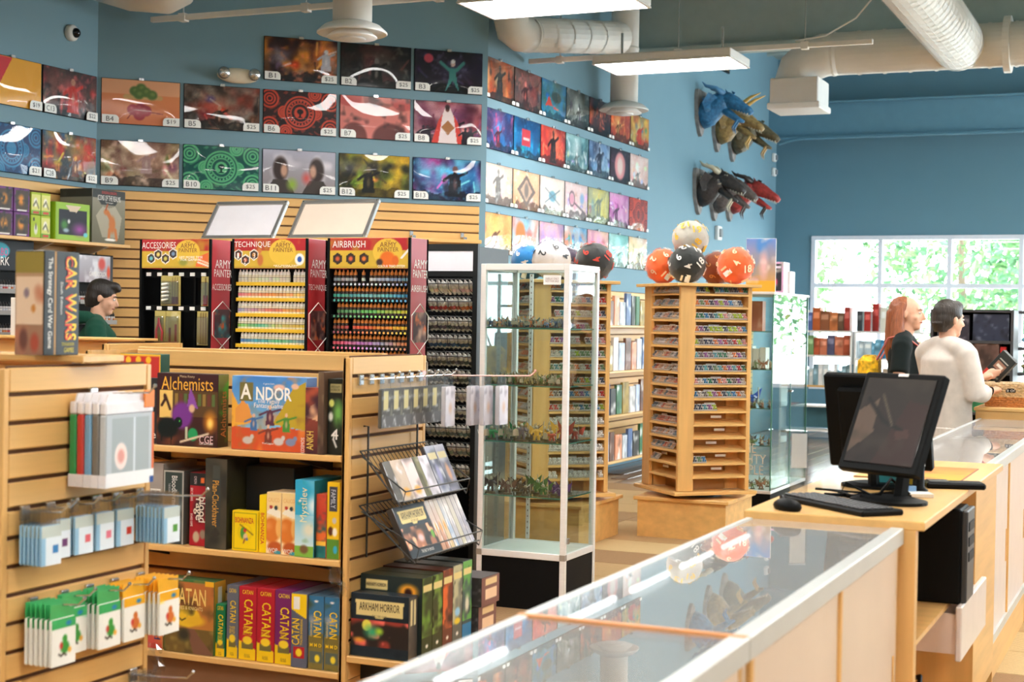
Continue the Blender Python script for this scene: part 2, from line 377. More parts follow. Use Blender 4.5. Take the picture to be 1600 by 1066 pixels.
# diagonal purlins seen overhead
for i, (x, y) in enumerate(((-3.3, 12.0), (-1.0, 13.2), (.8, 12.6))):
    MB().tube([(x, y, 5.35), (x-.35, y+1.4, 4.5 if i == 0 else 4.9)], .04, 4).build('roof_brace', deck_m, ceiling)

# ---- outside: paving and trees in daylight
struct(MB().box(-20, 24, YD+.3, 60, -.3, -.15).build('ground_outside', M('pale_paving', (214, 212, 206), .9)))
leaf = [M('leaf_%d' % i, c, .7, noise=.25, scale=2) for i, c in enumerate(((92, 134, 74), (116, 150, 90), (78, 120, 80)))]
def tree(label, x, y, h, r, mi, seed):
    t = thing('tree', label, 'tree', (x, y, -.15), 0, 'trees beyond the shop windows'); q = random.Random(seed)
    MB().tube([(0, 0, 0), (.1, 0, h*.3), (0, .1, h*.6)], [.14, .1, .05], 7).build('trunk', M('bark', (110, 92, 76), .9), t)
    mb = MB()
    for i in range(4200):
        a = q.uniform(0, 2*pi); ph = q.uniform(-1, 1); rr = r*q.uniform(.5, 1); c = math.sqrt(1-ph*ph)
        p = Vector((rr*c*cos(a), rr*c*sin(a), h*.54+ph*rr*h*.44/r)); s = q.uniform(.06, .15)
        X = Matrix.Translation(p) @ Matrix.Rotation(q.uniform(0, 6), 4, (q.random(), q.random(), q.random()+.1))
        mb.add([(-s, 0, 0), (0, -s*.5, .03), (s, 0, 0), (0, s*.5, .03)], [(0, 1, 2, 3)], q.randrange(2), X)
    k = mb.build('crown', [leaf[mi], leaf[(mi+1) % 3]], t); k['kind'] = 'stuff'
for i, (x, y, h, r, m, lb) in enumerate(((-8.6, 31, 5.6, 2.3, 0, 'round leafy tree behind the leftmost window panes'), (-4.6, 35, 7.0, 2.4, 1, 'tall pale green tree behind the middle window panes'),
        (-1.6, 30, 5.6, 2.2, 2, 'bushy green tree behind the window above the two shoppers'), (3.4, 34, 7.0, 2.7, 0, 'broad tree outside at the window edge'), (-12.6, 37, 7.4, 2.8, 2, 'distant tree at the far side of the window'))):
    tree(lb, x, y, h, r, m, i)
# ================================================================== CEILING FITTINGS
lamp_m, _n, _l, _b = nodes_of('lit_diffuser'); _mats['lit_diffuser'] = lamp_m
_b.inputs['Base Color'].default_value = (.9, .9, .9, 1); _b.inputs['Emission Color'].default_value = (1, .975, .94, 1); _b.inputs['Emission Strength'].default_value = PANEL_POWER
tro_a = MB().box(-.61, .61, -.305, .305, 0, .07, b=.01).mesh('housing', white_m)
tro_d = MB().box(-.585, .585, -.28, .28, -.006, -.001).mesh('diffuser', lamp_m)
tro_c = MB().tube([(-.45, 0, .07), (-.45, 0, .3)], .012, 5).mesh('hanger', chrome)
tro_c2 = MB().tube([(.45, 0, .07), (.45, 0, .3)], .012, 5).mesh('hanger', chrome)
tro_r = MB().box(-.61, .61, -.305, -.29, -.012, 0).box(-.61, .61, .29, .305, -.012, 0).box(-.61, -.59, -.29, .29, -.012, 0).box(.59, .61, -.29, .29, -.012, 0).mesh('rim', white_m)
def troffer(x, y, label):
    t = thing('ceiling_light', label, 'light', (x, y, 3.74), 0, 'ceiling light panels')
    for n, me in (('housing', tro_a), ('diffuser', tro_d), ('hanger', tro_c), ('hanger', tro_c2), ('rim', tro_r)): ob(n, me, t)
troffer(-4.05, 9.76, 'lit ceiling light panel cut by the top of the picture')
troffer(-4.05, 12.40, 'lit ceiling light panel nearest the dragon heads')
for x in (-.6, 2.0, 4.9):
    for y in (-1.5, 2.2, 5.9, 9.6, 13.3, 17): troffer(x+(.5 if y > 12 and x < 0 else 0), y, 'lit ceiling light panel over the sales floor out of the picture')
for x, y in ((-4.05, 6.6), (-4.05, 3.4), (-6.4, 5.2), (-6.4, 1.5), (-4.05, 0)): troffer(x, y, 'lit ceiling light panel over the shelves out of the picture')
def strut(label, x0, x1, y, z):
    t = thing('ceiling_strut', label, 'strut', (x0, y, z)); L = x1-x0
    MB().box(0, L, -.02, .02, 0, .042, b=.004).build('channel', white_m, t)
    for k in range(int(L/1.1)+1):
        MB().tube([(.3+k*1.1, 0, .04), (.3+k*1.1, 0, CEIL-z)], .006, 5).build('hanger_rod', chrome, t)
        MB().box(.27+k*1.1, .33+k*1.1, -.03, .03, -.012, .05).build('clamp', white_m, t)
strut('cream ceiling strut running above the dark framed mats to the wall', -7.38, -2.2, 9.62, 3.80)
strut('cream ceiling strut carrying the light panel by the dragon heads', -5.42, -2.36, 12.5, 3.84)
# spiral ducts
def ribbed(mb, p0, p1, r, step=.3, n=28):
    """straight spiral duct with raised seams"""
    p0, p1 = Vector(p0), Vector(p1); L = (p1-p0).length; d = (p1-p0)/L; pts = []; rs = []
    k = 0; mb.tube([p0, p1], r, n)
    while k*step < L:
        c = p0+d*(k*step); mb.tube([c-d*.012, c+d*.012], r+.008, n, cap=False); k += 1
    return mb
t = thing('main_duct', 'long pale spiral duct running across above the window wall', 'duct', (-3.42, 14.6, 4.15))
ribbed(MB(), (.3, 0, 0), (2.25, 0, 0), .205, .24).build('duct_run', duct_m, t)
MB().tube([(2.25, 0, 0), (2.45, 0, -.02), (2.5, 0, -.02)], [.205, .25, .25], 28).build('reducer', duct_m, t)
ribbed(MB(), (2.5, 0, -.02), (10.8, 0, -.02), .25, .3).build('duct_run', duct_m, t)
MB().tube([(.34, 0, 0), (.2, 0, -.005), (.06, 0, -.05), (-.04, 0, -.13), (-.07, 0, -.24), (-.07, 0, -.3)], [.205, .207, .207, .207, .205, .2], 28).build('elbow', duct_m, t, smooth=True)
MB().box(-.27, .2, -.24, .24, -.5, -.24, b=.01).box(-.29, .22, -.26, .26, -.54, -.48, b=.008).build('outlet_box', white_m, t)
for x in (1.9, 3.9): MB().tube([(x-.03, 0, 0), (x+.03, 0, 0)], .262, 28).build('collar', duct_m, t)
t = thing('branch_duct', 'pale spiral duct coming overhead into the main duct', 'duct', (-1.95, 14.5, 4.16))
ribbed(MB(), (0, .0, 0), (0, -9.5, .0), .24, .16).build('duct_run', duct_m, t)
MB().ball((0, 0, 0), (.24, .18, .24), 24).build('end_cap', duct_m, t, smooth=True)
t = thing('short_duct', 'short pale spiral duct with a bent end above the bright blue wall', 'duct', (-5.2, 11.95, 3.99))
ribbed(MB(), (0, 0, 0), (.32, 1.4, .2), .15, .26, 22).build('duct_run', duct_m, t)
MB().tube([(.01, .04, .005), (-.03, -.1, -.01), (-.06, -.18, .02), (-.07, -.2, .1), (-.07, -.2, .3), (-.07, -.2, 1.4)], .151, 22).build('elbow', duct_m, t, smooth=True)
t = thing('corner_duct', 'pale duct end in the dark top corner beside the strut', 'duct', (-7.0, 9.25, 3.9))
MB().tube([(-.62, .0, .22), (-.3, .03, .12), (0, .06, .08), (.14, .08, .1)], [.2, .2, .195, .15], 22).build('duct_run', duct_m, t, smooth=True)
def diffuser(label, x, y, z):
    t = thing('air_diffuser', label, 'vent', (x, y, z), 0, 'round drop diffusers')
    MB().lathe([(.14, .1), (.14, CEIL-z)], 24).build('drop_duct', duct_m, t, smooth=True)
    MB().lathe([(.141, .62), (.147, .635), (.141, .65)], 24).build('seam', duct_m, t)
    MB().lathe([(.13, .1), (.2, .075), (.25, .03), (.252, .02), (.245, .015), (.19, .05), (.13, .075)], 28).build('flange', white_m, t, smooth=True)
    MB().lathe([(.175, -.012), (.18, -.004), (.12, .045), (.1, .05), (.11, .035)], 28).build('ring', white_m, t, smooth=True)
    MB().lathe([(.0, -.028), (.09, -.026), (.1, -.018), (.04, .03), (0, .035)], 24).build('cone', white_m, t, smooth=True)
diffuser('round white air diffuser hanging before the three top dark mats', -5.44, 9.37, 3.53)
diffuser('round white air diffuser hanging before the bright blue wall', -5.18, 14.36, 3.64)
# loose cable and small ceiling wires
t = thing('ceiling_cable', 'thin white cable looping down to the strut', 'cable', (-3.0, 12.5, 3.9))
MB().tube([(-.0, 0, 0), (.25, 0, .03), (.5, 0, .16), (.68, .02, .38), (.8, .04, .7), (.86, .04, 1.3)], .008, 5).build('wire', white_m, t)
# wall fittings
t = thing('dome_camera', 'white dome security camera high on the left wall', 'camera', (XA, 9.07, 3.64))
X = Matrix.Rotation(pi/2, 4, 'Y')
MB().lathe([(.062, 0), (.062, .03), (.05, .045), (0, .046)], 20, X=X).build('housing', white_m, t, smooth=True)
MB().ball((.045, .01, 0), .038, 14).build('lens_dome', M('black_glass', (12, 12, 14), .05, noise=.05), t, smooth=True)
t = thing('emergency_light', 'cream emergency light with two lamp heads above the mats', 'light', (-6.945, 10.155, 3.44), pi/4)
MB().ball((0, -.046, 0), (.17, .045, .062), 20).build('housing', M('cream_plastic', (226, 214, 190), .4), t, smooth=True)
for s in (-1, 1):
    MB().lathe([(.045, 0), (.05, .02), (.04, .045), (0, .05)], 16, X=Matrix.Translation((s*.12, -.07, .012)) @ Matrix.Rotation(pi/2, 4, 'X')).build('lamp_head', chrome, t, smooth=True)
def small_alarm(label, y, z, x=XC, r=.06):
    t = thing('wall_sensor', label, 'sensor', (x, y, z), 0, 'white wall sensors')
    MB().box(0, .05, -r, r, -r, r, b=.01).build('housing', white_m, t); MB().box(.05, .075, -r*.5, r*.5, -r*.6, r*.6, b=.006).build('lens', M('grey_plastic', (120, 124, 128), .3), t)
small_alarm('upper of two white sensors at the far blue corner', 21.55, 3.95); small_alarm('lower of two white sensors at the far blue corner', 21.55, 3.74)
small_alarm('white rounded alarm on the blue wall under the dragon heads', 18.75, 2.69, r=.09)
t = thing('framed_poster', 'colourful narrow framed poster high above the dragon heads', 'poster', (XC, 18.5, 4.78))
MB().box(0, .03, 0, .62, 0, .5, b=.004).build('frame', black_m, t)
a = Art(.56, .44, .012, 3).grad((220, 200, 90), (120, 170, 90)).cloud(3, (200, 70, 60)).cloud(4, (60, 120, 160)).cloud(5, (240, 220, 120))
panel('picture', t, (.031, .03, .03), (0, 1, 0), (0, 0, 1), .56, .44, a, print_m)

# ================================================================== PLAYMATS ON THE WALLS
MW, MH = .605, .352
board_me = MB().box(0, MW, -.012, -.002, 0, MH, b=.003).mesh('backing_board', blackp)
clip_me = MB().box(-.02, .02, -.022, 0, -.008, .014, b=.002).mesh('hanger_clip', chrome)
tag_poly = [(0, 0), (.1, 0), (.1, .03), (.093, .043), (.08, .05), (0, .05)]
tag_me = MB().prism([(x, y) for x, y in tag_poly], 0, .001, X=Matrix.Rotation(pi/2, 4, 'X')).mesh('price_tag', M('white_card', (240, 240, 236), .4, noise=.02))
tag2_me = MB().prism([(-x, y) for x, y in tag_poly][::-1], 0, .001, X=Matrix.Rotation(pi/2, 4, 'X')).mesh('price_tag', _mats['white_card'])
INK = (52, 56, 62)
def figure(a, u, v, h, col, col2, arms=.6):
    """a small standing silhouette"""
    w = h*.5/a.A
    a.poly([(u-w*.5, v), (u+w*.5, v), (u+w*.35, v+h*.62), (u, v+h*.86), (u-w*.35, v+h*.62)], col)
    a.line([(u-w*arms*1.3, v+h*.5), (u-w*.3, v+h*.68), (u+w*.3, v+h*.68), (u+w*arms*1.3, v+h*.8)], h*.05, col)
    a.ell(u, v+h*.88, h*.1/a.A, h*.12, col2); a.ell(u, v+h*.4, w*.18, h*.25, col2, .6, .7); return a
def abstract(W, H, seed, pal, fig=None, px=.0085):
    """loose painterly scene in the given palette, with a lit focus and a standing figure or spire"""
    a = Art(W, H, px, seed).grad(pal[0], pal[1]); q = a.rng
    for i, c in enumerate(pal[2:]): a.cloud(1.3+i*.8, c, .38, .8, .9)
    fu, fv = (fig[0], fig[1]+fig[2]*.5) if fig else (q.uniform(.35, .65), q.uniform(.4, .65))
    lt = tuple(min(255, x*1.25+40) for x in pal[2]); a.ell(fu, fv+.1, .3, .42, lt, 1, .55)
    for k in range(9):
        u, v, c = q.uniform(0, 1), q.uniform(0, .7), pal[2+k % (len(pal)-2)]; th = q.uniform(0, 6.3)
        a.ell(u, v, q.uniform(.04, .12), q.uniform(.05, .2), tuple(x*q.uniform(.6, 1.2) for x in c), .7, .8); a.line([(u, v), (u+.16*math.cos(th), v+.3*math.sin(th))], q.uniform(.01, .03), tuple(min(255, x*1.2+15) for x in c), .7)
    dk = tuple(x*.35 for x in pal[1])
    a.poly([(0, 0)]+[(i/12, .1+.16*q.random()) for i in range(13)]+[(1, 0)], dk, .65)
    if fig: figure(a, *fig)
    else: figure(a, fu, .08, q.uniform(.45, .7), tuple(x*.5 for x in pal[2]), lt)
    e = np.maximum(abs(a.u-.5)*2, abs(a.v-.5)*2); a.mix((e-.8)*.8, dk); a.p = np.clip((a.p-128)*1.15+122, 0, 255)
    a.cloud(7, lt, .62, .85, .5); return a.grain(5)
def mandala(W, H, seed, bg, fg, cx=.5, mark=None):
    a = Art(W, H, .005, seed, bg); A = a.A; dk = tuple(x*.7 for x in bg); d = np.hypot((a.u-cx)*A, a.v-.5); th = np.arctan2(a.v-.5, (a.u-cx)*A)
    a.mix((np.sin(a.u*34+np.sin(a.v*16)*2)*np.sin(a.v*26+np.sin(a.u*18)*2) > .35)*.45, fg)
    for (u, v, r) in ((.08, .8, .2), (.92, .8, .2), (.08, .16, .2), (.92, .16, .2), (.28, .5, .13), (.72, .5, .13), (.3, .05, .14), (.7, .95, .14)):
        a.ell(u, v, (r+.03)/A, r+.03, bg, .05); a.ring(u, v, r, .022, fg); a.ring(u, v, r*.62, .02, fg); a.ring(u, v, r*.3, .018, fg)
    a.ell(cx, .5, .4/A, .4, bg, .03)
    for r in (.38, .31, .22): a.ring(cx, .5, r, .02 if r > .3 else .014, fg)
    a.mix(((abs(d-.265) < .022) & (np.sin(th*22) > 0))*1., fg); a.ell(cx, .5, .15/A, .15, fg, .08)
    if mark: a.ell(cx, .53, .085/A, .07, dk, .2).rect(cx-.012, .39, cx+.012, .53, dk).poly([(cx-.04, .39), (cx+.04, .39), (cx, .44)], dk)
    return a
def mat_thing(origin, rz, label, art, left=None, right=None, k=0, shade=gloss_m, cat='playmat', small=False):
    t = thing('playmat', label, cat, origin, rz, 'playmats shown on the walls')
    ob('backing_board', board_me, t); panel('print', t, (.004, -.0135, .004), (1, 0, 0), (0, 0, 1), MW-.008, MH-.008, art, shade, bulge=-0.0, seed=k)
    panel('clear_sleeve', t, (.004, -.016, .004), (1, 0, 0), (0, 0, 1), MW-.008, MH-.008, Art(MW, MH, .03), sleeve_f, bulge=.012, seed=k*7+1)
    for x in (MW*.5,): ob('hanger_clip', clip_me, t, (x, -.004, MH))
    sc = .62 if small else 1.28
    if left is not None:
        g = ob('price_tag', tag_me, t, (.006, -.0285, .004)); g.scale = (sc, 1, sc)
        if left: letter(g, left, (0, -.001, 0), (1, 0, 0), (0, 0, 1), .047, .025, .022*len(left), .03, INK, e=.0012)
    if right is not None:
        g = ob('price_tag', tag2_me, t, (MW-.006, -.0285, .004)); g.scale = (sc, 1, sc)
        if right: letter(g, right, (0, -.001, 0), (1, 0, 0), (0, 0, 1), -.05, .025, .019*len(right), .028, INK, e=.0012)
    return t
def A_(seed, pal, fig=None): return abstract(MW, MH, seed, pal, fig)
beet = Art(MW, MH, .006, 4).grad((232, 150, 96), (222, 128, 84)); beet.rect(0, .68, 1, 1, (236, 172, 130))
beet.line([(.33, .12), (.4, .3)], .012, (150, 60, 50)).line([(.6, .3), (.78, .26)], .012, (150, 60, 50)).line([(.3, .62), (.75, .62)], .05, (210, 170, 110))
for q in ((.4, .33), (.5, .36), (.56, .32), (.48, .22)): beet.ell(q[0], q[1], .085, .14, (168, 40, 56), .2).ell(q[0]-.02, q[1]+.04, .03, .04, (205, 80, 90), .8, .6)
for q in ((.42, .75), (.5, .82), (.56, .74), (.64, .68), (.47, .68)): beet.ell(q[0], q[1], .08, .13, (86, 116, 60), .3).ell(q[0]+.01, q[1]+.02, .04, .06, (128, 150, 80), .6, .7)
robe = abstract(MW, MH, 8, ((200, 110, 110), (150, 70, 90), (90, 50, 90), (230, 200, 200), (80, 30, 50)), None, .006)
robe.poly([(.34, 0), (.66, 0), (.6, .6), (.52, .9), (.46, .9), (.4, .6)], (244, 226, 226)); robe.poly([(.26, .0), (.36, 0), (.42, .7), (.36, .55)], (220, 70, 60)).poly([(.64, 0), (.74, 0), (.64, .55), (.58, .7)], (220, 70, 60))
robe.poly([(.5, .2), (.6, .38), (.5, .56), (.4, .38)], (176, 116, 70)).ell(.49, .84, .035, .08, (120, 70, 60)).ell(.49, .88, .045, .08, (40, 26, 30), .4, .8)
for q in (.14, .2, .76, .84): figure(robe, q, 0, .42, (36, 26, 40), (60, 40, 56))
faces = Art(MW, MH, .006, 11).grad((186, 186, 204), (150, 140, 140)).cloud(3, (226, 220, 228))
for q in (.24, .74):
    faces.ell(q, .55, .12, .34, (60, 46, 44), .3).ell(q+(.05 if q < .5 else -.05), .52, .06, .2, (206, 160, 136), .5).poly([(q-.2, 0), (q+.2, 0), (q+.1, .3), (q-.1, .3)], (70, 60, 56))
faces.ell(.4, .2, .1, .2, (150, 186, 60), .9).ell(.6, .36, .09, .2, (220, 96, 90), .9)
redwhite = Art(MW, MH, .006, 12, (226, 130, 120)); redwhite.ell(.12, .95, .2, .22, (206, 92, 88)).ell(.9, .95, .2, .26, (206, 92, 88)).ell(.2, 0, .2, .4, (120, 60, 56)).ell(.72, 0, .28, .42, (110, 56, 54)).cloud(5, (60, 40, 40), .6, .8, .5)
yelred = Art(MW, MH, .006, 13, (236, 168, 40)); yelred.poly([(0, 1), (.5, 1), (.25, .3), (0, .2)], (206, 44, 54)).poly([(0, .3), (.22, .3), (.12, 0), (0, 0)], (60, 40, 30))
Bmats = [
 (0, 2, 'dark fiery playmat tagged B1, first of the top three', A_(20, ((70, 40, 44), (50, 44, 52), (190, 84, 50), (200, 196, 206), (40, 20, 24), (224, 150, 70)), (.85, .3, .5, (190, 190, 200), (220, 220, 225))), 'B1', '$25'),
 (0, 3, 'near-black forest playmat tagged B2 behind the round diffuser', A_(21, ((34, 36, 44), (56, 60, 62), (60, 56, 52), (90, 50, 50), (24, 26, 30))), 'B2', '$25'),
 (0, 4, 'dark playmat tagged B3 with a teal-robed dancing figure and red moon', A_(22, ((48, 44, 66), (40, 36, 52), (56, 50, 76), (30, 26, 40))).ell(.2, .8, .075, .12, (190, 70, 90), .2), 'B3', '$25'),
 (1, 0, 'orange playmat tagged B4 showing a bunch of beets', beet, 'B4', '$19'),
 (1, 1, 'murky brown playmat tagged B5 with a red creature', A_(24, ((66, 58, 54), (80, 74, 70), (120, 84, 66), (190, 70, 60), (44, 38, 36), (150, 140, 130))), 'B5', '$25'),
 (1, 2, 'black and red patterned playmat tagged B6', mandala(MW, MH, 25, (44, 24, 26), (206, 70, 48), mark=1), 'B6', '$25'),
 (1, 3, 'pale glare-washed red playmat tagged B7', redwhite, 'B7', '$25'),
 (1, 4, 'playmat tagged B8 with a white-robed figure between red drapes', robe, 'B8', '$25'),
 (2, 0, 'dusty pink castle landscape playmat tagged B9', A_(28, ((196, 170, 178), (150, 116, 100), (190, 140, 120), (130, 110, 70), (120, 86, 76), (220, 200, 170)), (.58, .3, .5, (170, 140, 136), (200, 180, 170))), 'B9', '$25'),
 (2, 1, 'green tree-emblem patterned playmat tagged B10', mandala(MW, MH, 29, (14, 84, 78), (92, 186, 130), mark=1), 'B10', '$25'),
 (2, 2, 'playmat tagged B11 with two facing heads', faces, 'B11', '$25'),
 (2, 3, 'yellow and black swirling playmat tagged B12', A_(31, ((214, 170, 50), (190, 160, 60), (60, 50, 24), (230, 200, 60), (120, 140, 50), (30, 30, 20))), 'B12', '$25'),
 (2, 4, 'electric blue playmat tagged B13 with a leaping dark figure', A_(32, ((40, 70, 120), (30, 40, 80), (60, 150, 210), (200, 90, 170), (24, 30, 60), (120, 200, 230)), (.62, .1, .75, (26, 28, 44), (120, 90, 90))), 'B13', '$25')]
dance = Bmats[2][3]
dance.poly([(.45, .02), (.56, .3), (.66, .02), (.62, .3), (.6, .6), (.52, .6), (.5, .3)], (60, 130, 128)).line([(.38, .72), (.5, .56), (.62, .56), (.72, .74)], .04, (60, 130, 128)).ell(.56, .7, .035, .07, (200, 170, 160)).ell(.56, .76, .035, .05, (220, 220, 220))
Rz = (3.432, 3.005, 2.527)
for r, c, lb, art, l, p in Bmats:
    s = .028+c*.632; mat_thing((XA+s/s2+.0, YA+s/s2, Rz[r]), pi/4, lb, art, l, p, k=r*5+c)
Amats = [(1, 1, 'red and yellow geometric playmat high on the left wall', yelred, '', '$19'), (1, 0, 'playmat tagged C13 with a red-dressed figure in a crowd', A_(41, ((70, 50, 52), (50, 36, 40), (170, 60, 60), (120, 90, 80), (40, 30, 32)), (.55, .1, .75, (190, 60, 50), (180, 130, 110))), 'C13', '$22'),
         (2, 1, 'deep blue drop-emblem playmat on the left wall', mandala(MW, MH, 42, (16, 60, 108), (50, 130, 180)), '', '$21'), (2, 0, 'playmat tagged C28 with a bursting orange and blue explosion', A_(43, ((60, 110, 150), (60, 50, 56), (220, 120, 50), (240, 190, 70), (40, 50, 60), (190, 60, 50))), 'C28', '$22')]
for r, c, lb, art, l, p in Amats:
    mat_thing((XA, YA-.625-c*.62, Rz[r]), pi/2, lb, art, l, p, k=30+r*3+c)
Cp = [
 ('flame-lit warrior', ((232, 130, 70), (70, 50, 44), (60, 44, 40), (240, 190, 130), (200, 90, 40)), (.5, .1, .8, (50, 40, 38), (90, 70, 60))), ('dull grey and red', ((120, 96, 92), (110, 90, 86), (150, 70, 64), (90, 78, 76)), None),
 ('clear blue with red bird', ((40, 150, 200), (60, 160, 200), (70, 100, 90), (30, 130, 190)), 'bird'), ('misty grey forest', ((100, 110, 112), (90, 92, 84), (160, 166, 160), (64, 70, 66)), None),
 ('dark ember', ((80, 44, 44), (60, 40, 46), (200, 90, 60), (50, 36, 40)), None), ('burnt orange', ((200, 90, 60), (190, 80, 50), (230, 140, 80), (150, 60, 50)), None), ('golden multicolour', ((226, 160, 60), (200, 120, 60), (120, 150, 140), (200, 60, 50), (240, 200, 90)), (.5, .1, .7, (200, 60, 40), (220, 150, 90))),
 ('blue and magenta', ((50, 90, 150), (40, 110, 170), (190, 50, 90), (60, 140, 190), (60, 40, 90)), None), ('deep teal with red lantern', ((20, 80, 130), (20, 110, 160), (30, 140, 190), (16, 50, 90)), 'lantern'), ('scarlet with black dragon', ((220, 80, 60), (190, 50, 44), (230, 110, 80), (150, 40, 40)), (.5, .05, .9, (50, 30, 34), (60, 36, 36))),
 ('pale teal mist', ((140, 190, 196), (110, 150, 156), (190, 214, 210), (80, 120, 124)), None), ('icy blue phantom', ((130, 160, 200), (100, 150, 190), (220, 230, 240), (50, 60, 90)), (.5, .1, .8, (40, 44, 70), (60, 66, 90))), ('pink oval on dark', ((70, 50, 66), (60, 46, 60), (90, 60, 80), (40, 30, 40)), 'oval'), ('washed pale pink', ((238, 214, 208), (236, 206, 196), (246, 232, 224), (226, 180, 170)), None),
 ('cream with grey wisp', ((232, 208, 190), (226, 196, 180), (238, 222, 208), (214, 184, 170)), (.5, .15, .75, (130, 124, 120), (150, 144, 138))), ('peach with ornate diamond', ((232, 178, 142), (222, 160, 126), (238, 196, 164)), 'diamond'), ('cream with blue crab', ((236, 216, 204), (232, 208, 194), (244, 230, 220)), 'crab'), ('pale pink with ringed charm', ((232, 206, 204), (224, 196, 192), (240, 222, 218)), 'charm'),
 ('yellow and grey', ((206, 196, 150), (190, 190, 150), (226, 206, 90), (150, 160, 150)), (.5, .1, .8, (130, 140, 130), (220, 200, 120))), ('pink and plum', ((226, 170, 206), (210, 150, 190), (150, 60, 130), (240, 206, 226)), None), ('red spiral', None, None),
 ('orange and gold', ((240, 180, 120), (236, 170, 110), (230, 140, 60), (244, 206, 130)), None), ('white with orange flower', ((240, 232, 226), (230, 210, 200), (120, 170, 200), (210, 90, 70)), 'sun'), ('violet and pink', ((226, 180, 196), (200, 150, 190), (110, 90, 160), (240, 200, 170)), None), ('white and blue splashed', ((226, 232, 238), (206, 216, 226), (70, 140, 190), (230, 130, 90)), None),
 ('pink sunset', ((236, 170, 180), (230, 180, 160), (190, 110, 170), (244, 206, 170)), None), ('soft teal', ((150, 206, 200), (170, 214, 206), (120, 186, 180), (210, 230, 224)), None), ('cream and coral', ((240, 226, 212), (230, 200, 180), (224, 150, 120), (240, 210, 160)), None)]
for i, (nm, pal, fx) in enumerate(Cp):
    r, c = divmod(i, 7); z = (3.432, 3.0, 2.53, 2.105)[r]
    if pal is None: art = mandala(MW, MH, 60+i, (214, 74, 50), (120, 30, 34))
    else:
        art = abstract(MW, MH, 60+i, pal, fx if isinstance(fx, tuple) else (None if fx is None else (.5, .0, .05, pal[0], pal[0])), .0105)
        if fx == 'bird': art.poly([(.15, .3), (.45, .35), (.7, .28), (.5, .25), (.3, .6)], (214, 70, 50)).ell(.6, .6, .22, .16, (50, 66, 62))
        if fx == 'lantern': art.rect(.3, .3, .62, .72, (190, 50, 60)).rect(.34, .45, .58, .52, (230, 190, 190))
        if fx == 'oval': art.ell(.5, .5, .3, .46, (232, 150, 150), .2).ell(.5, .5, .18, .34, (240, 214, 206), .4)
        if fx == 'diamond': art.poly([(.5, .08), (.85, .5), (.5, .92), (.15, .5)], (120, 104, 96)).poly([(.5, .2), (.72, .5), (.5, .8), (.28, .5)], (206, 170, 146)).ell(.5, .5, .1, .25, (130, 116, 108), .4)
        if fx == 'crab': art.ell(.5, .5, .18, .18, (120, 170, 190), .3).line([(.2, .7), (.5, .5), (.8, .7)], .02, (110, 130, 140)).line([(.2, .3), (.5, .5), (.8, .3)], .02, (110, 130, 140))
        if fx == 'charm': art.ring(.3, .55, .2, .03, (130, 100, 110)).ell(.3, .55, .1, .16, (230, 160, 180)).line([(.4, .45), (.9, .2)], .03, (120, 96, 100)).ell(.75, .6, .12, .2, (150, 180, 220), .5)
        if fx == 'sun': art.ell(.3, .6, .2, .34, (236, 120, 40), .3)
    rn = ('top', 'second', 'third', 'lowest')[r]
    mat_thing((XC, 11.66+c*.618, z), pi/2, '%s playmat, %s row of the receding blue wall' % (nm, rn), art, '', '', k=60+i, small=True)
# ================================================================== GONDOLAS
def gondola(label, x, ymid, shelves, length=1.23, H=1.38, left=True, front_slats=True, group='maple slatted gondolas'):
    t = thing('gondola_shelf', label, 'shelf unit', (x, ymid, 0), 0, group)
    def endcap(x0, face):
        e = MB().box(x0-.028, x0-.018, -.31, .31, 0, H).build('end_panel', maple_z, t)
        for s in (-1, 1): MB().box(x0-.03, x0, s*.31-(.02 if s > 0 else 0), s*.31+(.02 if s < 0 else 0), 0, H, b=.002).build('edge_strip', maple_z, e)
        if face: slats(e, .578, .168, 16, frame_xf((x0-.016, -.289, 0), pi/2), depth=.016)
    endcap(0, True)
    if left: endcap(-length+.03, False)
    c = MB().box(-length+.03, -.03, -.002, .03, .1, H).build('centre_panel', maple, t)
    if front_slats: slats(c, length-.06, .168, 16, Matrix.Translation((-length+.03, -.002, 0)))
    MB().box(-length+.03, -.03, -.012, .032, H-.004, H+.012, b=.002).build('top_rail', maple, t)
    for z in shelves:
        s = MB().box(-length+.032, -.032, -.31, -.02, z-.024, z, b=.003).build('shelf', maple, t)
        if z > .3:
            for q in (-length+.2, -.25): MB().prism([(-.3, z-.024), (-.02, z-.024), (-.02, z-.09)], q-.012, q+.012, X=Matrix(((0, 0, 1, 0), (1, 0, 0, 0), (0, 1, 0, 0), (0, 0, 0, 1)))).build('shelf_bracket', black_m, s)
    MB().box(-length+.04, -.04, -.27, .27, 0, .17).build('kick_plate', M('brown_kick', (150, 108, 74), .6), t)
    return t
G2 = gondola('maple slatted gondola stocked with board games on three shelves', -2.82, 5.19, (1.013, .62, .2))
G1 = gondola('maple slatted gondola whose end panel holds hanging card sleeves', -2.82, 3.388, (1.013, .62, .2))
G3 = gondola('low maple gondola behind, in front of the person in the green hoodie', -4.84, 6.3, (1.0, .6, .2), length=1.8)
MB().box(-1.2, .05, -.06, .12, 1.392, 1.412, b=.003).build('top_board', maple, G1)
MB().box(-1.8, .0, -.1, .1, 1.392, 1.405, b=.003).build('top_board', maple, G3)
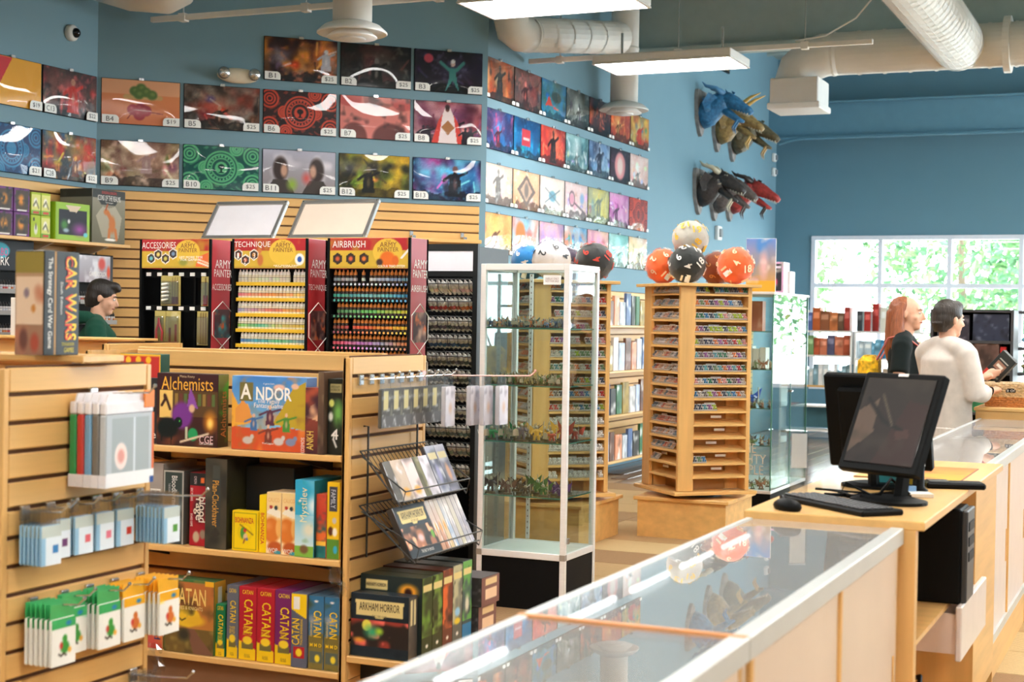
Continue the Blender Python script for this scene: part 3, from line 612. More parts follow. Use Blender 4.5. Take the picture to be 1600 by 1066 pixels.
# ================================================================== BOXED GAMES
FR = ((0, -.0012, 0), (1, 0, 0), (0, 0, 1))
def gamebox(label, x, y, z, w, d, h, base, front=None, side=None, ftxt=(), stxt=(), rz=0, name='board_game', cat='board game', group='boxed games', px=.0042, topc=None):
    """carton: local x right (w), y back (d), z up (h); front art faces -y, side art faces +x"""
    t = thing(name, label, cat, (x, y, z), rz, group)
    bm = M('card_%d_%d_%d' % tuple(base), base, .45, noise=.04, spec=.3, coat=.12)
    MB().box(0, w, 0, d, 0, h, b=.002).build('carton', bm, t)
    if front is not None: panel('front_print', t, (.001, -.0008, .001), (1, 0, 0), (0, 0, 1), w-.002, h-.002, front, gloss_m)
    if side is not None: panel('side_print', t, (w+.0008, .001, .001), (0, 1, 0), (0, 0, 1), d-.002, h-.002, side, gloss_m)
    for q in ftxt:
        s, cx, cy, tw, th, c = q[:6]; letter(t, s, (0, -.0012, 0), (1, 0, 0), (0, 0, 1), cx*w, cy*h, tw, th, c, *(q[6:]))
    for q in stxt:
        s, cx, cy, tw, th, c = q[:6]; letter(t, s, (w+.0012, 0, 0), (0, 1, 0), (0, 0, 1), cx*d, cy*h, tw, th, c, *(q[6:]))
    return t
DN = -pi/2
GOLD, WHT, YEL, RED = (236, 200, 96), (238, 234, 226), (248, 214, 60), (196, 40, 40)
Yb = 4.925
# --- top shelf
W_, H_ = .29, .285
a = Art(W_, H_, .0036, 1).grad((70, 36, 34), (60, 34, 30)).cloud(4, (110, 60, 40)); a.rect(0, .78, 1, 1, (64, 34, 36)).rect(.2, .4, 1, .76, (92, 66, 40))
for i in range(9): a.rect(.3+i*.075, .56, .35+i*.075, .72, ((150, 120, 60), (110, 60, 50), (90, 110, 60))[i % 3])
a.rect(.04, .38, .26, .76, (236, 196, 110)); a.line([(.08, .55), (.15, .66), (.22, .5)], .02, (60, 30, 26)).ell(.13, .68, .03, .04, (70, 36, 30))
a.ell(.42, .42, .2, .22, (120, 56, 140), .3).poly([(.5, .55), (.68, .52), (.6, .72), (.55, .82)], (140, 80, 166)).ell(.58, .52, .06, .07, (216, 176, 140), .4)
a.ell(.18, .24, .2, .16, (24, 28, 26), .25).ell(.36, .32, .07, .08, (24, 30, 28)).ell(.38, .34, .012, .012, (90, 220, 90)).poly([(.08, .0), (.12, .2), (.06, .2)], (24, 28, 26)).poly([(.24, .0), (.28, .2), (.22, .2)], (24, 28, 26))
a.ell(.88, .34, .14, .2, (240, 150, 40), .9).ell(.88, .32, .07, .1, (255, 220, 120), .8).ell(.6, .16, .09, .1, (40, 150, 90), .2).rect(.47, .1, .51, .26, (190, 190, 160)).line([(.4, .05), (.85, .18)], .015, (220, 200, 170))
sd = Art(.07, H_, .0042, 2).grad((120, 120, 60), (60, 44, 30)).cloud(6, (80, 160, 50))
gamebox('square dark board game with a purple-hatted wizard on the top shelf', -3.712, Yb-.02, 1.014, W_, .07, H_, (60, 40, 36), a, sd, [('Alchemists', .5, .86, .245, .052, (240, 176, 60)), ('Matús Kotry', .5, .955, .07, .012, (220, 190, 150)), ('CGE', .82, .1, .065, .03, (230, 190, 190)), ('Czech Games Edition', .82, .045, .065, .008, WHT)], [('Alchemists', .5, .45, .18, .035, (200, 110, 50), pi/2)], rz=.0)
gamebox('thin dark spine at the shadowed end of the top shelf', -3.762, Yb, 1.014, .045, .2, .262, (46, 44, 46), None, None, [('e', .5, .12, .02, .02, WHT)])
a = Art(.336, H_, .0036, 3).grad((70, 130, 200), (150, 210, 230)).cloud(3, (110, 170, 220))
a.poly([(0, .0), (1, 0), (1, .28), (.7, .34), (.4, .28), (0, .32)], (208, 84, 46)).cloud(5, (232, 140, 60), .55, .75, .5).poly([(0, .3), (.3, .38), (.22, .62), (.1, .58), (0, .78)], (236, 170, 60)).poly([(.05, .55), (.15, .68), (.25, .55), (.28, .36), (.05, .36)], (226, 150, 70))
a.poly([(.55, .36), (1, .3), (1, .95), (.82, .85), (.7, .62)], (190, 160, 50)).cloud(7, (160, 120, 60), .6, .8, .4).ell(.64, .86, .09, .05, (236, 190, 170), .3).ell(.85, .88, .06, .045, (236, 190, 160), .3)
a.rect(.1, .66, .29, .92, (120, 110, 60))
for u, v, s, c in ((.3, .26, .24, (70, 110, 160)), (.52, .34, .28, (90, 50, 70)), (.74, .26, .26, (80, 140, 60)), (.5, .1, .26, (120, 60, 50))): figure(a, u, v, s, c, (226, 180, 150), .9)
for u, c in ((.22, (200, 190, 180)), (.8, (130, 140, 170)), (.64, (206, 196, 190))): a.ell(u, .13, .08, .06, c, .3).ell(u+.06, .18, .03, .04, c, .3)
gamebox('large bright orange and blue family fantasy game on the top shelf', -3.351, Yb-.03, 1.014, .336, .075, H_, (120, 160, 210), a, None, [('A', .195, .79, .05, .06, (246, 240, 226), 0, .02), ('NDOR', .57, .77, .16, .052, (250, 246, 238), 0, .02), ('The Family', .5, .66, .1, .022, (250, 236, 220)), ('Fantasy Game', .5, .60, .13, .024, (250, 236, 220)), ('A game from', .5, .9, .05, .009, WHT), ('Fred Liggles', .5, .1, .05, .009, WHT), ('KOSMOS', .96, .1, .06, .016, WHT, pi/2)])
a = Art(.06, .25, .004, 5).grad((180, 84, 60), (90, 44, 44)).poly([(.0, .55), (1, .5), (1, .8), (.4, .72)], (224, 170, 130)).cloud(5, (70, 40, 50))
gamebox('slim red-brown spine leaning beside the bright family game', -3.014, Yb-.04, 1.014, .058, .2, .25, (140, 70, 60), a, None, [('ANKH', .4, .2, .07, .03, GOLD, pi/2)])
a = Art(.062, .315, .004, 6).grad((96, 74, 60), (70, 56, 52)).cloud(5, (120, 96, 76)).rect(.15, .3, .55, .72, (70, 74, 66))
gamebox('tall shrink-wrapped brown spine at the end of the top shelf', -2.956, Yb-.045, 1.014, .026, .225, .31, (92, 72, 60), Art(.026, .31, .004, 6).grad((110, 86, 66), (74, 56, 50)).cloud(6, (126, 104, 80)))
a = Art(.072, .285, .004, 7).grad((40, 46, 40), (30, 34, 30)).ell(.7, .55, .5, .25, (110, 170, 80), .8).ell(.25, .68, .2, .06, (214, 220, 120), .3).cloud(6, (24, 28, 24), .5, .7).rect(.12, .82, .9, .93, (170, 160, 110)).ell(.2, .5, .2, .08, (230, 230, 220), .5)
a.line([(.3, .25), (.5, .3), (.4, .2), (.6, .1)], .012, WHT)
gamebox('black-green horror spine beside the shelf end on top', -2.928, Yb-.02, 1.014, .066, .225, .285, (34, 38, 34), a, None, [('ARKHAM\nHORROR', .5, .875, .04, .022, (60, 56, 40)), ('4', .5, .27, .03, .04, WHT)])
# --- middle shelf
def spine(W, H, seed, top, bot, *cl, px=.004):
    a = Art(W, H, px, seed).grad(top, bot)
    for i, c in enumerate(cl): a.cloud(3+i*1.5, c)
    return a
gamebox('pale grey-brown spine half hidden by hanging sleeves, middle shelf', -3.757, Yb, .621, .066, .225, .315, (170, 160, 152), spine(.066, .315, 10, (180, 170, 162), (120, 110, 104), (150, 140, 132)), None, [('Bla', .45, .55, .08, .05, WHT, DN)])
a = spine(.097, .292, 11, (56, 66, 62), (60, 66, 68), (44, 52, 52), (110, 118, 118)); a.rect(0, 0, .05, 1, (170, 166, 156)).rect(.95, 0, 1, 1, (170, 166, 156)).rect(0, .98, 1, 1, (176, 172, 160)).ell(.5, .25, .32, .2, (120, 130, 134), .8)
gamebox('dark grey-green silver-edged spine, middle shelf', -3.685, Yb-.005, .621, .097, .225, .292, (90, 92, 88), a, None, [('Bloodborne', .55, .72, .12, .026, WHT, DN), ('THE BOARD GAME', .3, .72, .06, .01, (190, 190, 190), DN)])
a = Art(.092, .288, .004, 12, (160, 30, 40)).cloud(4, (190, 44, 50)).rect(0, .82, 1, 1, (40, 40, 40)).ell(.5, .5, .4, .22, (50, 36, 38), .6).ell(.35, .12, .2, .09, (190, 170, 140), .3).ell(.7, .16, .2, .08, (150, 130, 110), .4).rect(.55, .87, .75, .94, (226, 110, 50))
gamebox('red and black viking spine, middle shelf', -3.563, Yb, .621, .092, .225, .288, (150, 34, 42), a, None, [('blood', .68, .5, .1, .036, (240, 226, 206), DN, .01), ('rage', .4, .5, .085, .034, (240, 226, 206), DN, .01), ('CMON', .3, .9, .03, .012, (220, 190, 190), DN), ('ERIC M. LANG', .12, .7, .05, .01, WHT, DN), ('BOARD GAME', .12, .35, .05, .01, WHT, DN)])
a = spine(.1, .352, 13, (84, 76, 62), (66, 62, 52), (100, 92, 74), (52, 50, 44)); a.rect(.3, .25, .72, .78, (60, 62, 60)).poly([(.5, .1), (.72, .17), (.5, .24), (.28, .17)], (56, 52, 46)).rect(.35, .78, .68, .92, (70, 72, 66))
gamebox('tallest box on the middle shelf, stony brown with gold vertical title', -3.469, Yb-.03, .621, .1, .225, .352, (72, 66, 56), a, Art(.29, .352, .006, 14).grad((46, 44, 40), (70, 70, 30)).cloud(4, (30, 32, 30)), [('Plan-Clockhaver', .5, .5, .18, .03, (220, 160, 60), DN)])
gamebox('big black box lying deep in the middle shelf', -3.36, Yb+.09, .621, .22, .14, .32, (30, 32, 34))
BY = (240, 206, 20)
a = Art(.118, .155, .0034, 15, BY).ring(.5, .47, .2, .012, (220, 190, 30)); a.line([(.06, .05), (.94, .05), (.94, .95), (.06, .95), (.06, .05)], .008, (120, 110, 30)); a.ell(.42, .45, .12, .17, (80, 150, 60), .3).ell(.52, .36, .1, .1, (226, 190, 150), .3).ell(.5, .52, .07, .06, (206, 60, 50), .3).line([(.3, .66), (.55, .55), (.82, .42)], .012, (90, 60, 40)).line([(.5, .3), (.45, .2)], .02, (150, 90, 50)).ell(.58, .3, .06, .05, (90, 110, 150), .4)
gamebox('small square yellow bean-card game facing out on the middle shelf', -3.348, Yb-.02, .621, .118, .04, .155, BY, a, None, [('BOHNANZA', .48, .77, .084, .022, RED, 0, .01)])
gamebox('narrow yellow upright spine of the bean-card game', -3.226, Yb-.018, .621, .032, .12, .222, BY, Art(.032, .222, .004, 16, BY), None, [('BOHNANZA', .5, .42, .12, .017, RED, DN, .01)])
for i, lb in enumerate(('first of two matching orange cat-quilt spines, beside the yellow one', 'second of two matching orange cat-quilt spines, beside the blue one')):
    a = Art(.067, .236, .0034, 17+i).grad((240, 206, 140), (250, 226, 180)); a.poly([(0, .66), (1, .58), (1, .7), (.3, .76)], (246, 236, 214)).ell(.35, .38, .7, .24, (216, 122, 48), .25).ell(.1, .45, .4, .1, (236, 160, 90), .8, .6).ell(.9, .42, .3, .18, (236, 176, 96), .3).ell(.6, .1, .6, .12, (190, 90, 40), .3).ell(.8, .02, .3, .04, (60, 150, 170), .3).ell(.3, .76, .12, .035, (190, 60, 50), .2).ell(.65, .75, .14, .04, (50, 60, 66), .2)
    gamebox(lb, -3.192+i*.0685, Yb-.02, .621, .066, .17, .236, (236, 200, 150), a, None, [('CALICO', .5, .875, .05, .016, (226, 170, 100)), ('WOP', .45, .06, .045, .016, WHT)], group='boxed games')
a = Art(.084, .292, .0036, 20).grad((40, 160, 200), (230, 236, 232)); a.rect(0, .55, 1, 1, (48, 166, 204)).cloud(3, (220, 236, 240), .55, .8, .7).ell(.75, .36, .5, .14, (250, 226, 190), .7, .7).rect(0, 0, 1, .14, (130, 180, 70)).cloud(9, (90, 140, 50), .6, .8, .3).ell(.5, .1, .28, .07, (120, 90, 60), .4).ell(.25, .73, .08, .02, WHT, .3)
gamebox('sky-blue and white tall spine, middle shelf', -3.056, Yb-.035, .621, .084, .225, .292, (70, 170, 200), a, Art(.28, .292, .008, 21).grad((40, 130, 140), (30, 60, 60)), [('Mystilev', .52, .68, .13, .04, (236, 226, 180), pi/2)])
a = Art(.045, .245, .004, 22).grad((214, 84, 56), (230, 120, 50)).cloud(3, (190, 60, 50)).rect(0, 0, 1, .2, (40, 120, 116)).cloud(9, (30, 90, 96), .55, .7, .4).rect(0, .2, 1, .25, (240, 190, 70))
gamebox('orange-red spine with teal grass foot, middle shelf', -2.971, Yb-.02, .621, .044, .22, .242, (206, 90, 60), a)
a = Art(.06, .292, .0036, 23, (236, 190, 30)).rect(0, 0, 1, .26, (90, 140, 50)).poly([(.15, .62), (.85, .62), (.8, .95), (.2, .95)], (64, 66, 78)).ell(.3, .36, .25, .07, (90, 50, 36), .3).ell(.65, .35, .25, .07, (246, 236, 220), .4).ell(.6, .5, .2, .05, (200, 190, 180), .3).ell(.7, .12, .2, .06, (60, 170, 200), .3)
gamebox('yellow and green cartoon spine at the end of the middle shelf', -2.924, Yb-.02, .621, .054, .225, .29, (226, 186, 50), a, None, [('FAMILY', .5, .78, .07, .02, (200, 206, 220), DN)])
# --- bottom shelf
YD_ = (246, 206, 30)
a = spine(.072, .285, 30, (240, 200, 150), (206, 70, 60), (236, 150, 60))
gamebox('orange and pink puzzle spine behind the hanging packs, bottom shelf', -3.742, Yb-.02, .201, .072, .2, .28, (230, 170, 110), a, None, [('puzzle', .6, .35, .12, .04, (40, 60, 120), pi/2)])
a = Art(.235, .29, .0036, 31).grad((190, 112, 60), (206, 140, 60)); a.rect(0, .97, 1, 1, (60, 110, 60)).ell(.45, .5, .3, .16, (246, 200, 50), .15).ell(.62, .45, .26, .09, (240, 190, 50), .5).rect(0, 0, 1, .34, (120, 96, 50)).cloud(5, (80, 66, 40), .5, .7, .6).cloud(7, (160, 140, 70), .6, .8, .5).poly([(.45, .34), (.6, .34), (1, 0), (.6, 0)], (130, 90, 70)).ell(.4, .25, .16, .12, (60, 56, 44), .6)
a.line([(.3, .47), (.36, .44), (.43, .47)], .008, (70, 50, 30)); a.rect(0, 0, .012, 1, (60, 110, 60)); a.rect(.82, .93, 1, 1, (240, 180, 40))
gamebox('large orange sunset game facing out on the bottom shelf', -3.655, Yb-.03, .201, .235, .075, .29, (70, 110, 66), a, Art(.075, .29, .004, 32).grad((224, 160, 50), (60, 110, 60)).rect(.3, .6, .7, .92, (236, 232, 220)), [('CATAN', .5, .77, .16, .066, (250, 214, 120), 0, .01), ('EXPANSION', .5, .665, .07, .012, (90, 40, 30), 0, .01), ('CITIES & KNIGHTS', .5, .615, .13, .014, (250, 220, 150))])
def island(x, W, H, base, label, seed, ty=.6, tl=.13, sub='TRADE\nBUILD\nSETTLE', sub_c=YD_, foot=YD_):
    a = Art(W, H, .0036, seed, base); a.poly([(0, 0), (1, 0), (1, .14), (.7, .2), (0, .26)], foot); a.rect(.16, .16, .84, .33, tuple(min(255, c*1.1) for c in base)).rect(.16, .15, .84, .24, (120, 110, 60)).ell(.5, .27, .3, .06, (250, 214, 50), .15)
    gamebox(label, x, Yb-.02, .201, W, .225, H, base, a, None, [('CATAN', .5, .925, W*.6, .016, YD_, 0, .01), ('CATAN', .55, ty, tl, W*.5, YD_, DN, .01), (sub, .5, .39, W*.5, .028, sub_c), ('KLAUS\nTEUBER', .5, .06, W*.35, .014, (120, 80, 40))])
island(-3.419, .045, .205, (20, 120, 76), 'small green island-game spine, bottom shelf', 33, .62, .075)
island(-3.367, .053, .284, (104, 108, 120), 'slim slate-grey island-game spine between green and red, bottom shelf', 34, .64, .085)
island(-3.311, .08, .284, (184, 34, 50), 'first of two red island-game spines, beside the slim grey one', 35, .6, .13)
island(-3.229, .08, .284, (184, 34, 50), 'second of two red island-game spines, beside the purple one', 36, .58, .13)
island(-3.147, .08, .284, (120, 40, 100), 'purple island-game spine, bottom shelf', 37, .56, .12, 'TRANSPORT\nMARKET\nCAMPAIGN')
a = Art(.07, .282, .0036, 38, (96, 100, 116)).poly([(0, 1), (1, 1), (1, .66), (0, .78)], YD_).rect(.12, .78, .52, .95, WHT).rect(.15, .12, .85, .28, (180, 36, 44)).ell(.5, .2, .22, .06, (250, 214, 50), .2)
gamebox('slate spine with a yellow corner and white sticker, bottom shelf', -3.065, Yb-.035, .201, .07, .225, .282, (96, 100, 116), a, None, [('CATAN', .3, .48, .1, .034, YD_, pi/2, .01), ('TRADERS BARBARIANS', .66, .48, .1, .01, YD_, pi/2)])
for i, lb in enumerate(('first of two matching blue-sky mountain spines, bottom shelf', 'second of two matching blue-sky mountain spines, at the bottom shelf end')):
    a = Art(.067, .28, .0036, 39+i).grad((50, 110, 150), (110, 130, 150)); a.ell(.4, .68, .6, .08, (200, 190, 190), .8, .7).poly([(0, .45), (1, .5), (1, 0), (0, 0)], (130, 116, 60)).cloud(7, (70, 80, 50), .55, .75, .6).rect(.1, .08, .9, .24, (90, 100, 90)).ell(.6, .15, .2, .06, (246, 220, 60), .3).ell(.5, .93, .18, .02, WHT, .5)
    gamebox(lb, -2.992+i*.069, Yb-.03, .201, .067, .225, .278, (70, 100, 120), a, None, [('CATAN', .6, .62, .1, .034, YD_, DN, .01), ('STARFARERS', .2, .55, .06, .009, (240, 210, 120), DN), ('M M D', .5, .33, .05, .014, YD_, 0, .02)])
# --- loose shrink-wrap scraps hanging from shelf edges
for lb, x, z in (('crinkled clear shrink-wrap scrap hanging below the middle shelf', -2.9, .5), ('clear plastic scrap under the shelf by the hanging packs', -3.72, .13)):
    o = MB(); q = random.Random(3)
    P = [[(x+i*.012+q.uniform(-.006, .006)+j*.006, 4.875+q.uniform(-.012, .012), z+.1-j*.022) for i in range(6)] for j in range(6)]
    o.add([p for r in P for p in r], [(j*6+i, j*6+i+1, j*6+i+7, j*6+i+6) for i in range(5) for j in range(5)]); tag(o.build('plastic_scrap', film), lb, 'plastic wrap')
# --- boxes on top of the near gondola
a = Art(.1, .29, .005, 50).grad((190, 150, 110), (150, 110, 90)); a.rect(.05, .3, .95, .75, (226, 196, 166)).cloud(5, (190, 120, 90), .6, .8, .6).rect(0, .8, 1, 1, (150, 130, 60)).ell(.3, .15, .2, .14, (110, 70, 60), .5).ell(.7, .12, .2, .12, (170, 80, 60), .5).ell(.4, .6, .12, .06, (140, 120, 130), .4).ell(.65, .45, .1, .05, (200, 130, 60), .4)
b = gamebox('black box with white spine lettering standing on the near gondola top', -2.84, 3.25, 1.412, .05, .1, .288, (30, 32, 30), Art(.05, .288, .005, 51, (34, 36, 34)).rect(.78, 0, .95, 1, (200, 140, 50)), None, [('The Strategy Card War Game', .4, .5, .25, .022, WHT, DN, .01)], rz=pi/2)
panel('side_print', b, (-.001, .1, .001), (0, -1, 0), (0, 0, 1), .098, .283, a, gloss_m)
gamebox('black box with yellow and red vertical title on the near gondola top', -2.842, 3.302, 1.412, .092, .1, .288, (34, 36, 34), Art(.09, .29, .004, 52, (36, 38, 36)), None, [('CAR WARS', .62, .55, .235, .046, (250, 206, 40), DN, .02), ('CAR WARS', .52, .55, .235, .03, (220, 60, 30), DN, .01, .0014), ('STEVE JACKSON', .5, .1, .05, .012, (220, 200, 50)), ('GAMES', .55, .05, .04, .014, (220, 200, 50)), ('Sixth Edition', .2, .55, .09, .01, WHT, DN)], rz=pi/2)
a = Art(.17, .1, .004, 53, (200, 56, 50))
for i in range(4): a.ell(.15+i*.24, .72, .08, .2, (246, 190, 50), .3)
a.line([(0, .95), (1, .95)], .04, (240, 190, 60))
gamebox('red and gold box peeking over the near end panel', -3.93, 4.95, 1.2, .2, .06, .17, (40, 90, 80), Art(.2, .17, .004, 53, (200, 56, 50)).ell(.2, .85, .08, .1, (246, 190, 50), .3).ell(.45, .86, .08, .1, (246, 190, 50), .3).ell(.7, .86, .08, .1, (246, 190, 50), .3).line([(0, .98), (1, .98), (1, 0)], .03, (240, 190, 60)))
for i, (x, h) in enumerate(((-5.66, .2), (-5.6, .2), (-5.54, .17))):
    gamebox(('first', 'second', 'third and lowest')[i]+' of three pale upright books beside the green hoodie', x, 6.22, 1.406, .055, .16, h, (224, 214, 202), None, None, group='pale books on the rear gondola')
# ================================================================== HANGING PACKS ON THE END PANELS
def peg(x, y, z, L, label, col=chrome, grp='peg hooks'):
    t = thing('peg_hook', label, 'hook', (x, y, z), 0, grp)
    MB().tube([(0, 0, 0), (L, 0, .012), (L+.02, 0, .03)], .003, 6).build('wire', col, t)
    MB().box(-.002, .012, -.016, .016, -.02, .02, b=.003).build('bracket', col, t); MB().ball((L+.02, 0, .032), .006, 8).build('tip', col, t)
def pack_proto(name, W, H, T, art, label, cat, group, hdr=None, mat=gloss_m, edge=(200, 215, 225)):
    """hanging pack, hung by its top middle from local origin, facing +x"""
    t = thing(name, label, cat, (0, 0, -9), 0, group)
    MB().box(-T, -.0005, -W/2, W/2, -H, -.018, b=min(T*.4, .004)).build('pouch', M('pouch_%d_%d_%d' % edge, edge, .3, noise=.05, coat=.6), t)
    panel('front_print', t, (.0005, -W/2+.001, -H+.001), (0, 1, 0), (0, 0, 1), W-.002, H-.02, art, mat)
    MB().box(-T*.5-.001, -T*.5+.001, -W/2, W/2, -.02, .022, b=.0006).build('header', hdr or film, t)
    return t
XE = -2.82
def hang(proto, y, z, xs, label, first):
    for i, x in enumerate(xs):
        lb = label if len(xs) == 1 else label+', %s on its hook' % ORDN[i]
        if first and i == 0: proto.location = (x, y, z); proto['label'] = lb; first = False
        else: dup(proto, (x, y, z), None, lb)
# binders / portfolios, upper hook
def binder(col, i, lb, last=False):
    T_ = .024
    t = thing('card_portfolio', lb, 'portfolio', (XE+.035+i*.026, 3.425, 1.285), 0, 'coloured card portfolios')
    MB().box(-T_, 0, -.105, .105, -.235, -.035, b=.004).build('cover', M('cover_%d_%d_%d' % col, col, .35, noise=.05, coat=.4), t)
    MB().box(-T_, -.001, -.105, .105, -.035, .0, b=.004).prism([(-.105, -.03), (.105, -.03), (.085, .022), (-.085, .022)], -T_*.6, -T_*.4, X=Matrix(((0, 0, 1, 0), (1, 0, 0, 0), (0, 1, 0, 0), (0, 0, 0, 1)))).build('header', M('white_card2', (238, 234, 236), .4), t)
    MB().box(-T_-.0005, .0005, -.106, -.09, -.235, -.2).build('corner_label', _mats['white_card2'], t)
    if last:
        a = Art(.21, .2, .004, 5, (190, 198, 204)); a.rect(.1, .1, .9, .95, (168, 178, 182)).rect(0, 0, 1, .2, (242, 242, 244)).ell(.3, .42, .14, .2, (246, 226, 220), .15).ell(.3, .42, .09, .12, (226, 160, 150), .4).rect(.55, .2, .6, .95, (214, 222, 228)).rect(.92, .0, 1, .1, (40, 80, 150)).rect(.95, .2, 1, 1, (226, 110, 60))
        panel('front_print', t, (.0012, -.104, -.234), (0, 1, 0), (0, 0, 1), .208, .2, a, gloss_m)
        MB().box(-.004, .002, .06, .105, -.02, .03, b=.002).build('orange_tab', M('orange_card', (240, 130, 40), .4), t)
for i, (c, n) in enumerate((((52, 150, 84), 'green'), ((206, 66, 60), 'red'), ((120, 170, 206), 'blue'), ((120, 116, 110), 'grey'), ((196, 202, 206), 'clear white-labelled'))):
    binder(c, i, n+' hanging card portfolio on the top hook of the near end panel', i == 4)
peg(XE+.001, 3.425, 1.30, .2, 'chrome hook holding the card portfolios', chrome)
# blue-white sleeve packs
def sleeve_art(c, seed): return Art(.075, .12, .004, seed, (226, 236, 244)).rect(0, .72, 1, 1, (196, 206, 200)).rect(0, 0, .2, .72, (150, 194, 222)).rect(.55, .3, .85, .5, c)
row2 = [(3.155, (60, 130, 190), 6, 'blue-labelled'), (3.255, (110, 60, 110), 2, 'plum-labelled'), (3.35, (220, 100, 110), 2, 'rose-labelled'), (3.44, (226, 120, 140), 2, 'pink-labelled'), (3.53, (216, 70, 50), 2, 'red-labelled'), (3.64, (80, 150, 60), 8, 'green-labelled')]
for k, (y, c, n, nm) in enumerate(row2):
    p = pack_proto('sleeve_pack', .078, .125, .01, sleeve_art(c, k), nm+' clear pack of card sleeves', 'card sleeves', 'clear packs of card sleeves', edge=(150, 190, 214))
    z = .985; hang(p, y, z, [XE+.03+i*.0135 for i in range(n)], nm+' pale blue card sleeve pack on the near end panel', True)
    peg(XE+.001, y, z+.008, .05+n*.0135+(.07 if k == 5 else 0), 'chrome hook holding the %s sleeve packs' % nm)
# green and orange art packs
def critter(c, hdr, seed):
    a = Art(.1, .15, .004, seed, (240, 238, 230)); a.rect(0, .78, 1, 1, hdr).cloud(4, tuple(min(255, x+40) for x in hdr), .5, .7, .3).ell(.7, .88, .16, .07, (40, 130, 190), .6)
    a.rect(0, 0, 1, .74, (240, 238, 230)); a.ell(.55, .38, .22, .16, c, .3).ell(.55, .56, .12, .1, c, .3).ell(.4, .42, .09, .1, (200, 60, 50), .5).ell(.75, .3, .1, .08, (230, 170, 60), .5).line([(.3, .25), (.4, .2), (.5, .25), (.6, .2)], .02, (60, 50, 40)); return a
row3 = [(3.19, 6, (60, 150, 60), (60, 170, 96), 'green'), (3.315, 2, (60, 150, 60), (60, 170, 96), 'green'), (3.42, 4, (60, 150, 60), (60, 170, 96), 'green'), (3.53, 4, (206, 110, 50), (240, 176, 40), 'orange'), (3.65, 6, (206, 110, 50), (240, 176, 40), 'orange')]
wh = {'green': ('nearest the panel edge', 'in the middle', 'beside the orange packs'), 'orange': ('beside the green packs', 'at the far panel edge')}
cnt = {'green': 0, 'orange': 0}
for k, (y, n, c, h, nm) in enumerate(row3):
    w = wh[nm][cnt[nm]]; cnt[nm] += 1
    hm = M('header_'+nm, h, .4, noise=.12, coat=.5)
    p = pack_proto('sleeve_pack', .096, .145, .012, critter(c, h, 20+k), nm, 'card sleeves', 'white creature sleeve packs', hdr=hm, edge=(232, 230, 220))
    z = .735; hang(p, y, z, [XE+.03+i*.0165 for i in range(n)], 'white sleeve pack with %s creature %s' % (nm, w), True)
    peg(XE+.001, y, z+.008, .06+n*.0165, 'chrome hook holding %s creature packs %s' % (nm, w))
p = pack_proto('sleeve_pack', .08, .11, .012, Art(.08, .09, .004, 61, (214, 210, 226)).cloud(3, (120, 110, 170)).cloud(5, (200, 90, 120)), 'x', 'card sleeves', 'purple and white packs')
hang(p, 3.62, .455, [XE+.03+i*.018 for i in range(4)], 'purple and white pack at the foot of the near end panel', True); peg(XE+.001, 3.62, .463, .2, 'chrome hook holding the purple and white packs')
# things on the hidden side of the near gondola that show at the picture edge
for i, (z, c) in enumerate(((1.12, (150, 170, 190)), (1.02, (240, 150, 60)), (.93, (60, 60, 70)), (.85, (150, 50, 70)), (.72, (70, 74, 80)), (.55, (200, 196, 190)), (.4, (120, 130, 150)))):
    gamebox(('pale blue', 'orange', 'charcoal', 'dark red', 'grey', 'cream', 'slate blue')[i]+' packet on the near gondola shelf at the picture edge', -2.99, 3.12, z-.06, .1, .1, .09, c, None, name='card_packet', cat='packet', group='packets on the near gondola')
# ---- blisters on the far end panel
def dark_art(seed): return Art(.07, .12, .0045, seed, (74, 72, 66)).cloud(4, (120, 116, 100)).rect(.15, .45, .6, .92, (196, 184, 130)).rect(0, 0, 1, .3, (86, 84, 84)).cloud(7, (180, 180, 180), .62, .8, .7)
p = pack_proto('card_blister', .085, .165, .016, dark_art(1), 'x', 'card pack', 'dark hanging card blisters', edge=(92, 90, 84))
for i, y in enumerate((4.95, 5.03, 5.11, 5.19, 5.27, 5.35, 5.43)):
    lb = 'dark cream-labelled card blister, %s on the far end panel' % ('first', 'second', 'third', 'fourth', 'fifth', 'sixth', 'seventh')[i]
    if i == 0: p.location = (XE+.12, y, 1.285); p['label'] = lb
    else: dup(p, (XE+.12, y, 1.285), None, lb)
    peg(XE+.001, y, 1.296, .15, 'hook of the %s blister on the far end panel' % ('first', 'second', 'third', 'fourth', 'fifth', 'sixth', 'seventh')[i])
def silver(seed): return Art(.075, .15, .0045, seed).grad((214, 212, 220), (190, 188, 198)).cloud(3, (240, 240, 246)).cloud(5, (150, 146, 160), .6, .8, .7).ell(.5, .45, .25, .2, (200, 150, 110), .9, .6)
p = pack_proto('card_blister', .085, .175, .02, silver(2), 'x', 'card pack', 'shiny silver card blisters', edge=(206, 204, 212))
for i, (x, y) in enumerate(((XE+.21, 5.3), (XE+.26, 5.42), (XE+.3, 5.46), (XE+.34, 5.52))):
    lb = 'shiny silver foil blister, %s towards the pink hook' % ('first', 'second', 'third', 'last')[i]
    if i == 0: p.location = (x, y, 1.285); p['label'] = lb
    else: dup(p, (x, y, 1.285), None, lb)
peg(XE+.001, 5.46, 1.30, .48, 'long pinkish hook reaching out past the far end panel', M('copper_wire', (214, 160, 150), .3, metal=.6))
